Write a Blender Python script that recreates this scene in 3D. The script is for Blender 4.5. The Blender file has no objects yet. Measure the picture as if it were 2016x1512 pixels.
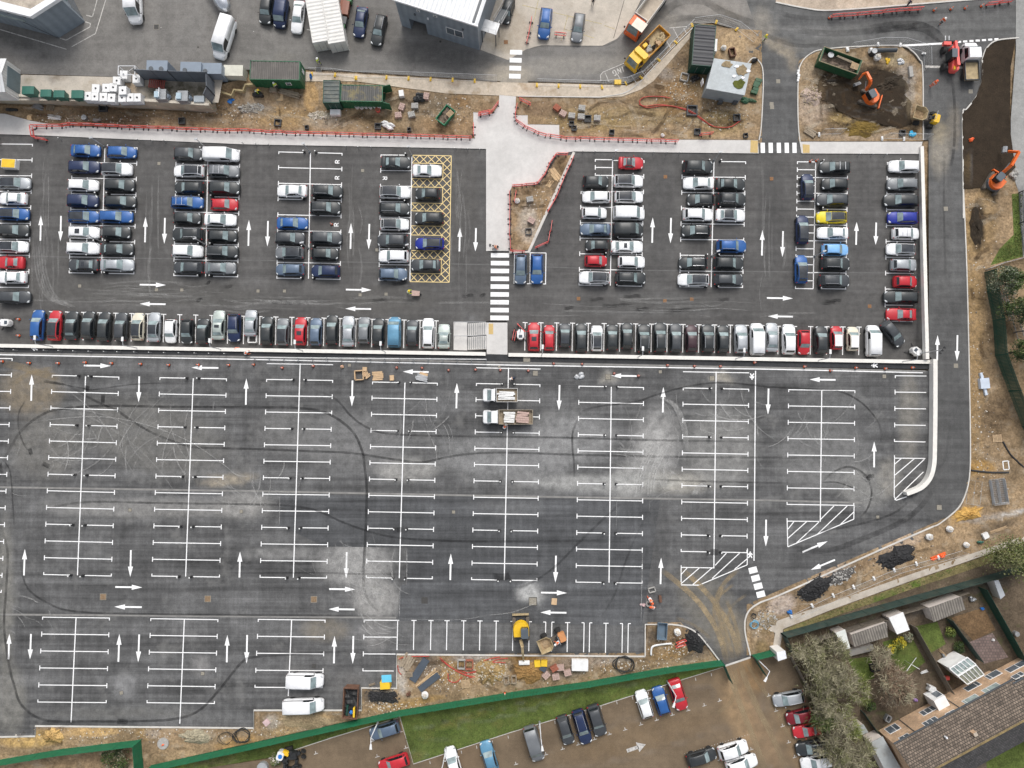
import bpy, math, random
import numpy as np
from mathutils import Vector
from mathutils.geometry import delaunay_2d_cdt
random.seed(7)
RNG = np.random.default_rng(7)
C = bpy.context.scene.collection
R = math.radians
# ---- survey of the site: photo coordinates (2016 x 1512) are carried on to the ground with the drone's own geometry
F, CH, TILT = 1344.0, 100.0, R(3.0)
CT, ST = math.cos(TILT), math.sin(TILT)
LOW = 1.5                                    # the lower car park lies 1.5 m above the upper one
def W(px, py, z=0.0):
 dx, dy = (px - 1008) / F, (756 - py) / F
 y, d = dy * CT + ST, CT - dy * ST
 t = (CH - z) / d
 return Vector((dx * t, y * t, z))
def clamp(v, a=0.0, b=1.0): return a if v < a else b if v > b else v
def z_up(px, py): return 0.0
def z_low(px, py): return LOW
def z_ramp(px, py): return clamp((py - 290) / 400) * LOW
def z_nw(px, py): return 2.2 * (1 - clamp((px - 430) / 130))
def gz(px, py):
 if px < 425 and py < 192 + px * .055: return 2.2
 if py < 150 and px < 560: return z_nw(px, py)
 if px >= 425 and px < 560 and py < 215: return z_nw(px, py) * clamp((215 - py) / 60)
 if px > 1828: return z_ramp(px, py)
 return LOW if py > 683 + 30 * px / 1840 else 0.0
def ppm(px, py): return 0.0745
# ---- mesh builder
GM = set()                                   # materials that read the painted dirt attribute
class MB:
 def __init__(s): s.v = []; s.f = []; s.m = []
 def pts(s, L):
  n = len(s.v); s.v.extend([tuple(p) for p in L]); return list(range(n, n + len(L)))
 def face(s, L, mi=0):
  s.f.append(s.pts(L)); s.m.append(mi); return s
 def box(s, c, d, rz=0.0, mi=0, tilt=0.0, taper=1.0):
  hx, hy, hz = d[0] / 2, d[1] / 2, d[2] / 2
  ca, sa, ct, st = math.cos(rz), math.sin(rz), math.cos(tilt), math.sin(tilt)
  P = []
  for z in (-hz, hz):
   k = taper if z > 0 else 1.0
   for x, y in ((-hx * k, -hy * k), (hx * k, -hy * k), (hx * k, hy * k), (-hx * k, hy * k)):
    x2, z2 = x * ct + z * st, -x * st + z * ct
    P.append((c[0] + x2 * ca - y * sa, c[1] + x2 * sa + y * ca, c[2] + z2))
  i = s.pts(P)
  for q in ((3, 2, 1, 0), (4, 5, 6, 7), (0, 1, 5, 4), (1, 2, 6, 5), (2, 3, 7, 6), (3, 0, 4, 7)):
   s.f.append([i[k] for k in q]); s.m.append(mi)
  return s
 def prism(s, poly, z0, z1, mi=0, top=None, mtop=None, cap=True):
  n = len(poly); top = top or poly
  a = s.pts([(p[0], p[1], z0) for p in poly]); b = s.pts([(p[0], p[1], z1) for p in top])
  for k in range(n):
   s.f.append([a[k], a[(k + 1) % n], b[(k + 1) % n], b[k]]); s.m.append(mi)
  if cap:
   s.f.append(list(b)); s.m.append(mi if mtop is None else mtop)
   s.f.append(list(reversed(a))); s.m.append(mi)
  return s
 def rings(s, RL, close=True, caps=True, mi=0):
  I = [s.pts(r) for r in RL]; n = len(RL[0])
  for a, b in zip(I, I[1:]):
   for k in range(n if close else n - 1):
    s.f.append([a[k], a[(k + 1) % n], b[(k + 1) % n], b[k]]); s.m.append(mi)
  if caps and close:
   s.f.append(list(reversed(I[0]))); s.m.append(mi); s.f.append(list(I[-1])); s.m.append(mi)
  return s
 def tube(s, pts, r, n=6, mi=0, r1=None):
  P = [Vector(p) for p in pts]; RL = []
  for k, p in enumerate(P):
   d = (P[min(k + 1, len(P) - 1)] - P[max(k - 1, 0)])
   d = d.normalized() if d.length > 1e-6 else Vector((0, 0, 1))
   u = d.cross(Vector((0, 0, 1)) if abs(d.z) < .95 else Vector((1, 0, 0))).normalized(); w = d.cross(u)
   rr = r if r1 is None else r + (r1 - r) * k / max(1, len(P) - 1)
   RL.append([p + (u * math.cos(2 * math.pi * j / n) + w * math.sin(2 * math.pi * j / n)) * rr for j in range(n)])
  return s.rings(RL, mi=mi)
 def cyl(s, c, r, h, n=12, mi=0, r1=None, ax='z'):
  r1 = r if r1 is None else r1; RL = []
  for rr, t in ((r, 0), (r1, h)):
   L = []
   for j in range(n):
    a = 2 * math.pi * j / n; u, w = rr * math.cos(a), rr * math.sin(a)
    L.append((c[0] + u, c[1] + w, c[2] + t) if ax == 'z' else (c[0] + u, c[1] + t, c[2] + w) if ax == 'y' else (c[0] + t, c[1] + u, c[2] + w))
   RL.append(L)
  return s.rings(RL, mi=mi)
 def bar(s, a, b, w, h, mi=0, w1=None):
  a, b = Vector(a), Vector(b); d = (b - a).normalized()
  u = d.cross(Vector((0, 0, 1)))
  u = u.normalized() if u.length > 1e-4 else Vector((0, 1, 0)); k = u.cross(d); w1 = w if w1 is None else w1
  r = lambda p, ww: [p + u * ww / 2 + k * h / 2, p - u * ww / 2 + k * h / 2, p - u * ww / 2 - k * h / 2, p + u * ww / 2 - k * h / 2]
  return s.rings([r(a, w), r(b, w1)], mi=mi)
 def blob(s, c, r, n=8, m=5, jit=.15, mi=0, half=False, seed=None):
  rd = random.Random(seed) if seed is not None else random; RL = []
  for i in range(m + 1):
   ph = (math.pi / 2 * i / m if half else math.pi * i / m)
   zz = math.cos(ph) if not half else math.sin(math.pi / 2 - ph); q = max(.03, math.sin(ph))
   RL.append([(c[0] + r[0] * q * math.cos(2 * math.pi * j / n) * (1 + rd.uniform(-jit, jit)), c[1] + r[1] * q * math.sin(2 * math.pi * j / n) * (1 + rd.uniform(-jit, jit)), c[2] + r[2] * zz * (1 + rd.uniform(-jit, jit) * .6)) for j in range(n)])
  RL.reverse()
  return s.rings(RL, mi=mi)
 def mesh(s, name, mats, smooth=False):
  me = bpy.data.meshes.new(name); me.from_pydata(s.v, [], s.f)
  for m in (mats if isinstance(mats, (list, tuple)) else [mats]): me.materials.append(m)
  if any(s.m): me.polygons.foreach_set('material_index', s.m)
  if smooth: me.polygons.foreach_set('use_smooth', [True] * len(s.f))
  if any(m.name in GM for m in me.materials if m): q = np.zeros((len(s.v), 4), np.float32); me.color_attributes.new('dirt', 'FLOAT_COLOR', 'POINT').data.foreach_set('color', q.ravel())
  me.update(); return me
 def build(s, name, mats, parent=None, smooth=False):
  o = bpy.data.objects.new(name, s.mesh(name, mats, smooth)); C.objects.link(o)
  if parent: o.parent = parent
  return o
def thing(name, label, cat, loc=(0, 0, 0), rz=0.0, group=None):
 o = bpy.data.objects.new(name, None); C.objects.link(o); o.location = loc; o.rotation_euler = (0, 0, rz)
 o['label'] = label; o['category'] = cat
 if group: o['group'] = group
 return o
def tag(o, label, cat, group=None):
 o['label'] = label; o['category'] = cat
 if group: o['group'] = group
 return o
def struct(o, kind='structure'): o['kind'] = kind; return o
def dup(root, loc, rz=0.0, label=None, group=None, scale=None):
 r = root.copy(); C.objects.link(r); r.location = loc; r.rotation_euler = (0, 0, rz)
 if label: r['label'] = label
 if group: r['group'] = group
 if scale: r.scale = scale
 for ch in root.children:
  c = ch.copy(); C.objects.link(c); c.parent = r
  for g in ch.children:
   d = g.copy(); C.objects.link(d); d.parent = c
 return r
class Kind:
 """first() builds the thing once; every later place() is a copy of it and of its parts"""
 def __init__(s, make): s.make = make; s.first = None
 def place(s, loc, rz=0.0, label=None, group=None, scale=None):
  if s.first is None:
   s.first = s.make(); o = s.first; o.location = loc; o.rotation_euler = (0, 0, rz)
   if label: o['label'] = label
   if group: o['group'] = group
   if scale: o.scale = scale
   return o
  return dup(s.first, loc, rz, label, group, scale)
def pang(a, b, z=0.0):
 d = W(b[0], b[1], z) - W(a[0], a[1], z); return math.atan2(d.y, d.x)
def smooth_line(P, k=5):
 out = []; n = len(P)
 for i in range(n - 1):
  p0, p1, p2, p3 = P[max(i - 1, 0)], P[i], P[i + 1], P[min(i + 2, n - 1)]
  for j in range(k):
   t = j / k
   out.append(tuple(.5 * (2 * b + (c - a) * t + (2 * a - 5 * b + 4 * c - d) * t * t + (3 * b - a - 3 * c + d) * t ** 3) for a, b, c, d in zip(p0, p1, p2, p3)))
 out.append(tuple(P[-1])); return out
# ---- materials (all procedural)
class NT:
 def __init__(s, name):
  s.mat = bpy.data.materials.new(name); s.mat.use_nodes = True; s.n = s.mat.node_tree.nodes; s.l = s.mat.node_tree.links
  s.bsdf = s.n['Principled BSDF']
 def node(s, t, **kw):
  x = s.n.new(t)
  for k, v in kw.items():
   if k[0] == '_': setattr(x, k[1:], v)
   else: s.put(x.inputs[k.replace('__', ' ')], v)
  return x
 def put(s, sock, v):
  if isinstance(v, bpy.types.NodeSocket): s.l.new(v, sock)
  elif isinstance(v, (tuple, list)) and sock.type == 'RGBA' and len(v) == 3: sock.default_value = (*v, 1)
  else: sock.default_value = v
 def math(s, op, a, b=0.0, c=None):
  x = s.n.new('ShaderNodeMath'); x.operation = op; s.put(x.inputs[0], a); s.put(x.inputs[1], b)
  if c is not None: s.put(x.inputs[2], c)
  return x.outputs[0]
 def mix(s, f, a, b, mode='MIX'):
  x = s.n.new('ShaderNodeMix'); x.data_type = 'RGBA'; x.blend_type = mode
  s.put(x.inputs[0], f); s.put(x.inputs[6], a); s.put(x.inputs[7], b); return x.outputs[2]
 def noise(s, vec, scale, detail=4, rough=.55):
  x = s.n.new('ShaderNodeTexNoise'); s.put(x.inputs['Vector'], vec); x.inputs['Scale'].default_value = scale
  x.inputs['Detail'].default_value = detail; x.inputs['Roughness'].default_value = rough; return x.outputs[0]
 def pos(s): return s.n.new('ShaderNodeNewGeometry').outputs['Position']
 def obj(s): return s.n.new('ShaderNodeTexCoord').outputs['Object']
 def scl(s, vec, sc, rot=0.0):
  x = s.n.new('ShaderNodeMapping'); s.put(x.inputs['Vector'], vec); x.inputs['Scale'].default_value = sc; x.inputs['Rotation'].default_value = (0, 0, rot); return x.outputs[0]
 def rng(s, v, a, b, lo, hi):
  x = s.n.new('ShaderNodeMapRange'); s.put(x.inputs[0], v)
  for k, q in zip((1, 2, 3, 4), (a, b, lo, hi)): x.inputs[k].default_value = q
  return x.outputs[0]
 def gray(s, v):
  x = s.n.new('ShaderNodeCombineColor'); [s.put(x.inputs[k], v) for k in (0, 1, 2)]; return x.outputs[0]
 def bump(s, h, dist, strength=.6):
  x = s.n.new('ShaderNodeBump'); s.put(x.inputs['Height'], h); x.inputs['Distance'].default_value = dist; x.inputs['Strength'].default_value = strength
  s.l.new(x.outputs[0], s.bsdf.inputs['Normal'])
def sp(m, rough, metal=0.0, coat=0.0, spec=.5):
 b = m.bsdf.inputs; b['Roughness'].default_value = rough; b['Metallic'].default_value = metal; b['Coat Weight'].default_value = coat; b['Specular IOR Level'].default_value = spec
def gmat(name, col, var=.2, fine=.25, streak=0.0, rough=.9, bump=0.0, vs=.22, fs=6.0, srot=0.0, blotch=None, spec=.25):
 """ground: base colour x broad blotches x fine grain x lane streaks, under painted-on dirt carried by the mesh attribute 'dirt'"""
 m = NT(name); GM.add(m.mat.name); p = m.pos()
 n1, n2, n4 = m.noise(p, vs, 5, .6), m.noise(p, fs, 3, .7), m.noise(p, vs * 5.3, 5, .65)
 k = m.math('MULTIPLY', m.rng(n1, .3, .7, 1 - var, 1 + var), m.rng(n2, .25, .75, 1 - fine, 1 + fine))
 k = m.math('MULTIPLY', k, m.rng(n4, .3, .7, 1 - var * .8, 1 + var * .8))
 if streak:
  n3 = m.noise(m.scl(p, (.03, 1.1, 1), srot), 1.0, 4, .6); k = m.math('MULTIPLY', k, m.rng(n3, .3, .7, 1 - streak, 1 + streak))
  n5 = m.noise(m.scl(p, (1.4, .10, 1), srot), 1.0, 4, .7); k = m.math('MULTIPLY', k, m.rng(n5, .35, .75, 1 - streak * .3, 1 + streak * .6))
 c = m.mix(1.0, (*col, 1), m.gray(k), 'MULTIPLY')
 if blotch:
  c = m.mix(m.rng(m.noise(p, blotch[1], 6, .62), blotch[2], blotch[2] + .14, 0, blotch[3]), c, (*blotch[0], 1))
 a = m.n.new('ShaderNodeAttribute'); a.attribute_name = 'dirt'
 f = m.math('MULTIPLY', a.outputs['Alpha'], m.rng(m.noise(p, .9, 7, .7), .28, .62, .45, 1.15)); f.node.use_clamp = True
 g = m.mix(1.0, a.outputs['Color'], m.gray(m.math('MULTIPLY', m.rng(n2, .25, .75, 1 - fine, 1 + fine), m.rng(n4, .3, .7, 1 - var, 1 + var))), 'MULTIPLY')
 c = m.mix(f, c, g); m.l.new(c, m.bsdf.inputs['Base Color']); sp(m, rough, spec=spec)
 if bump: m.bump(m.math('ADD', n2, m.noise(p, 1.6, 6, .7)), bump)
 return m.mat
def pm(name, col, rough=.55, metal=0.0, coat=0.0, var=.10, sc=1.2, bump=0.0, dirt=0.0, spec=.5):
 """object paint: base colour with grime in broad patches and fine grain"""
 m = NT(name); p = m.pos(); n = m.noise(p, sc, 5, .6)
 c = m.mix(1.0, (*col, 1), m.gray(m.rng(n, .3, .7, 1 - var, 1 + var)), 'MULTIPLY')
 if dirt: c = m.mix(m.rng(m.noise(p, sc * .7, 7, .7), .48, .75, 0, dirt), c, (.16, .12, .08, 1))
 m.l.new(c, m.bsdf.inputs['Base Color']); sp(m, rough, metal, coat, spec)
 if bump: m.bump(m.noise(p, sc * 6, 4, .7), bump)
 return m.mat
def ribs(name, col, pitch, rough=.5, metal=0.0, depth=.25, axis=0, var=.12, dirt=None):
 """cladding or sheeting: parallel ribs in the thing's own x (0) or y (1) direction"""
 m = NT(name); p = m.obj(); x = m.n.new('ShaderNodeSeparateXYZ'); m.l.new(p, x.inputs[0])
 s_ = m.math('SINE', m.math('MULTIPLY', x.outputs[axis], 2 * math.pi / pitch))
 n = m.noise(m.pos(), .9, 6, .65)
 k = m.math('MULTIPLY', m.rng(s_, -1, 1, 1 - depth, 1 + depth * .3), m.rng(n, .3, .7, 1 - var, 1 + var))
 c = m.mix(1.0, (*col, 1), m.gray(k), 'MULTIPLY')
 if dirt: c = m.mix(m.rng(m.noise(m.pos(), .7, 7, .7), .5, .62, 0, dirt[1]), c, (*dirt[0], 1))
 m.l.new(c, m.bsdf.inputs['Base Color']); sp(m, rough, metal); m.bump(s_, .02); return m.mat
def tiles(name, col, mortar, bw, bh, rough=.85, bump=.03, var=.35, wall=False, bump_s=.5):
 m = NT(name); v = m.obj()
 if wall: v = m.node('ShaderNodeCombineXYZ', X=m.math('ADD', m.node('ShaderNodeSeparateXYZ', Vector=v).outputs[0], m.node('ShaderNodeSeparateXYZ', Vector=v).outputs[1]), Y=m.node('ShaderNodeSeparateXYZ', Vector=v).outputs[2]).outputs[0]
 b = m.n.new('ShaderNodeTexBrick'); m.l.new(v, b.inputs['Vector']); b.inputs['Scale'].default_value = 1.0
 b.inputs['Brick Width'].default_value = bw; b.inputs['Row Height'].default_value = bh; b.inputs['Mortar Size'].default_value = bh * .1
 b.inputs['Color1'].default_value = (*[c * (1 + var) for c in col], 1); b.inputs['Color2'].default_value = (*[c * (1 - var) for c in col], 1); b.inputs['Mortar'].default_value = (*mortar, 1)
 c = m.mix(1.0, b.outputs[0], m.gray(m.rng(m.noise(m.pos(), .8, 6, .7), .3, .7, .72, 1.25)), 'MULTIPLY')
 m.l.new(c, m.bsdf.inputs['Base Color']); sp(m, rough); m.bump(m.math('SUBTRACT', 1.0, b.outputs[1]), bump, bump_s); return m.mat
def veil(name, col, dens=.7, sc=.8, lo=.35, hi=.65):
 """a stain or worn mark lying on a surface: colour broken up by noise"""
 m = NT(name); p = m.pos(); n = m.rng(m.noise(p, sc, 6, .7), lo, hi, .25, 1.0)
 a = m.n.new('ShaderNodeAttribute'); a.attribute_name = 'dirt'
 m.bsdf.inputs['Base Color'].default_value = (*col, 1); sp(m, .9, spec=.2)
 m.l.new(m.math('MULTIPLY', m.math('MULTIPLY', n, dens), a.outputs['Alpha']), m.bsdf.inputs['Alpha']); return m.mat
M = {}
# ---- ground regions
def inside(poly, X, Y):
 r = np.zeros(len(X), bool); n = len(poly); j = n - 1
 for i in range(n):
  xi, yi = poly[i]; xj, yj = poly[j]
  if yi != yj:
   c = ((yi > Y) != (yj > Y)) & (X < (xj - xi) * (Y - yi) / (yj - yi) + xi); r ^= c
  j = i
 return r
def dirt_of(X, Y, blobs, base=None):
 A = np.zeros((len(X), 4)); A[:, :3] = .2
 for b in blobs:
  cx, cy, rx, ry, rot, col, amt = b[:7]; soft = b[7] if len(b) > 7 else .5
  c, s = math.cos(R(rot)), math.sin(R(rot)); dx, dy = X - cx, Y - cy
  d = np.sqrt(((dx * c + dy * s) / rx) ** 2 + ((-dx * s + dy * c) / ry) ** 2) if len(b) <= 8 else np.maximum(np.abs((dx * c + dy * s) / rx), np.abs((-dx * s + dy * c) / ry))
  a = np.clip((1 - d) / max(soft, 1e-3), 0, 1); a = a * a * (3 - 2 * a) * amt
  o = A[:, 3]; na = a + o * (1 - a); w = np.where(na > 1e-6, a / np.maximum(na, 1e-6), 0)[:, None]
  A[:, :3] = A[:, :3] * (1 - w) + np.array(col)[None] * w; A[:, 3] = na
 return A
def region(name, poly, mat, h=z_up, off=0.0, cell=24, blobs=(), parent=None, box=None, relief=None):
 P = []
 for (x0, y0), (x1, y1) in zip(poly, poly[1:] + poly[:1]):
  k = max(1, int(math.hypot(x1 - x0, y1 - y0) / cell)) if math.hypot(x1 - x0, y1 - y0) < 2600 else 1
  for i in range(k): P.append((x0 + (x1 - x0) * i / k, y0 + (y1 - y0) * i / k))
 xs = [p[0] for p in poly]; ys = [p[1] for p in poly]
 bx = box or (min(xs), min(ys), max(xs), max(ys))
 gx, gy = np.meshgrid(np.arange(bx[0] + cell * .5, bx[2], cell), np.arange(bx[1] + cell * .5, bx[3], cell))
 gx = gx.ravel() + RNG.uniform(-.2, .2, gx.size) * cell; gy = gy.ravel() + RNG.uniform(-.2, .2, gy.size) * cell
 ok = inside(poly, gx, gy); gx, gy = gx[ok], gy[ok]
 q = [Vector(p) for p in P] + [Vector((a, b)) for a, b in zip(gx.tolist(), gy.tolist())]
 r = delaunay_2d_cdt(q, [(i, (i + 1) % len(P)) for i in range(len(P))], [list(range(len(P)))], 1, 1e-4)
 vs, fs = r[0], r[2]
 X = np.array([v[0] for v in vs]); Y = np.array([v[1] for v in vs])
 V = []
 for x, y in zip(X.tolist(), Y.tolist()):
  V.append(tuple(W(x, y, h(x, y) + off + (relief(x, y) if relief else 0.0))))
 F_ = []
 for f in fs:
  a, b, c = (V[f[0]], V[f[1]], V[f[2]])
  F_.append(list(f) if (b[0] - a[0]) * (c[1] - a[1]) - (b[1] - a[1]) * (c[0] - a[0]) > 0 else list(reversed(f)))
 me = bpy.data.meshes.new(name); me.from_pydata(V, [], F_); me.materials.append(mat)
 at = me.color_attributes.new('dirt', 'FLOAT_COLOR', 'POINT'); at.data.foreach_set('color', dirt_of(X, Y, blobs).astype(np.float32).ravel())
 me.polygons.foreach_set('use_smooth', [True] * len(F_))
 o = bpy.data.objects.new(name, me); C.objects.link(o); struct(o)
 if parent: o.parent = parent
 return o
def offset_line(P, w):
 """left and right edges of a strip of width w along world points P"""
 A, B = [], []
 for i, p in enumerate(P):
  d = Vector(P[min(i + 1, len(P) - 1)]) - Vector(P[max(i - 1, 0)]); d.z = 0
  d = d.normalized() if d.length > 1e-9 else Vector((1, 0, 0)); n = Vector((-d.y, d.x, 0)); A.append(Vector(p) + n * w / 2); B.append(Vector(p) - n * w / 2)
 return A, B
def kerb(name, pts, w, z0, z1, mat, h=z_up, parent=None, label=None, cat=None):
 P = [W(x, y, h(x, y)) for x, y in pts]; A, B = offset_line(P, w); mb = MB()
 mb.rings([[a + Vector((0, 0, z0)), b + Vector((0, 0, z0)), b + Vector((0, 0, z1)), a + Vector((0, 0, z1))] for a, b in zip(A, B)])
 o = mb.build(name, mat, parent)
 return tag(o, label, cat) if label else struct(o)
def ribbon(mb, P, w, alpha=None, taper=True):
 """flat strip along world points; alpha per point goes into the dirt attribute"""
 A, B = offset_line(P, w); i = mb.pts(A); j = mb.pts(B)
 for k in range(len(P) - 1): mb.f.append([j[k], j[k + 1], i[k + 1], i[k]]); mb.m.append(0)
 n = len(P); al = [(alpha or 1.0) * (clamp(min(k, n - 1 - k) / (n * .18)) if taper else 1) for k in range(n)]
 mb.al = getattr(mb, 'al', []) + al + al
def alpha_build(mb, name, mat, parent):
 o = mb.build(name, mat, parent); at = o.data.color_attributes.new('dirt', 'FLOAT_COLOR', 'POINT')
 q = np.ones((len(mb.v), 4), np.float32); q[:, 3] = mb.al; at.data.foreach_set('color', q.ravel()); return struct(o)
# ---- materials of the setting
M['soil'] = gmat('site_dirt', (.24, .17, .10), .36, .45, rough=.97, bump=.05, fs=3.2, blotch=((.35, .285, .205), .55, .53, .7))
M['tar_up'] = gmat('new_tarmac_upper', (.088, .0855, .083), .2, .26, .2, rough=.88, bump=.004, fs=9, srot=R(-1), blotch=((.115, .112, .107), .3, .55, .45))
M['tar_low'] = gmat('new_tarmac_lower', (.090, .090, .090), .24, .3, .42, rough=.88, bump=.004, fs=9, srot=R(-1), blotch=((.19, .187, .18), .35, .55, .45))
M['tar_road'] = gmat('ring_road_tarmac', (.088, .088, .087), .2, .26, .22, rough=.9, bump=.004, fs=8, srot=R(90))
M['tar_top'] = gmat('top_road_tarmac', (.105, .105, .103), .2, .22, .22, rough=.9, bump=.004, fs=8, srot=R(4))
M['tar_yard'] = gmat('old_yard_tarmac', (.165, .158, .148), .16, .2, .10, rough=.92, bump=.006, fs=7, blotch=((.075, .07, .065), .5, .6, .5))
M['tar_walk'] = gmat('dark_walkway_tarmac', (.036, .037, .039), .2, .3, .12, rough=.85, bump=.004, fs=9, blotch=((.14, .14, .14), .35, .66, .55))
M['conc'] = gmat('pale_paving', (.53, .515, .495), .08, .06, rough=.85, fs=5, blotch=((.40, .38, .35), .3, .6, .35))
M['conc_old'] = gmat('beige_concrete', (.45, .405, .345), .12, .12, rough=.9, fs=5, blotch=((.30, .25, .19), .4, .56, .6))
M['dusty'] = gmat('dusty_concrete', (.50, .43, .345), .16, .16, rough=.95, fs=4, blotch=((.27, .19, .11), .4, .54, .7))
M['gravel'] = gmat('brown_resin_gravel', (.150, .112, .074), .18, .35, .07, rough=.95, bump=.012, fs=14, vs=.12)
M['turf'] = gmat('mown_grass', (.085, .115, .028), .35, .45, rough=1, bump=.05, fs=5, blotch=((.12, .12, .035), .4, .52, .6))
M['garden'] = gmat('garden_earth', (.105, .080, .055), .35, .4, rough=1, bump=.04, fs=4, blotch=((.07, .085, .03), .5, .55, .7))
M['darksoil'] = gmat('dark_topsoil', (.031, .022, .014), .25, .4, rough=.98, bump=.05, fs=6)
M['patio'] = tiles('patio_paving', (.16, .115, .105), (.10, .08, .07), .4, .4, var=.2, bump=.006)
M['kerb'] = pm('kerb_concrete', (.52, .50, .465), .85, var=.14, sc=.8)
M['wallw'] = pm('white_wall_concrete', (.66, .645, .61), .8, var=.08, sc=.5, dirt=.22)
M['wallbeige'] = pm('stained_beige_wall', (.42, .375, .29), .9, var=.2, sc=.6, bump=.02, dirt=.5)
def mark(name, col, wear):
 m = NT(name); p = m.pos(); n = m.noise(p, 3.0, 6, .7)
 c = m.mix(m.rng(n, wear, wear + .2, 0, .75), (*col, 1), (.13, .13, .125, 1)); m.l.new(c, m.bsdf.inputs['Base Color']); sp(m, .6); return m.mat
M['white'] = mark('white_road_paint', (.78, .78, .775), .60)
M['whiteold'] = mark('worn_white_paint', (.5, .48, .45), .45)
M['yellow'] = mark('yellow_road_paint', (.74, .57, .26), .6)
M['yellowold'] = mark('worn_yellow_paint', (.48, .40, .22), .45)
M['tyre'] = veil('tyre_rubber_stain', (.018, .018, .019), .9, .6, .3, .6)
M['dustmark'] = veil('dry_dust_stain', (.46, .455, .44), .85, 1.6, .35, .65)
M['mudmark'] = veil('dried_mud_stain', (.34, .265, .165), .95, .9, .35, .65)
G, BR, DK = (.24, .235, .23), (.26, .17, .085), (.03, .022, .015)
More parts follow.
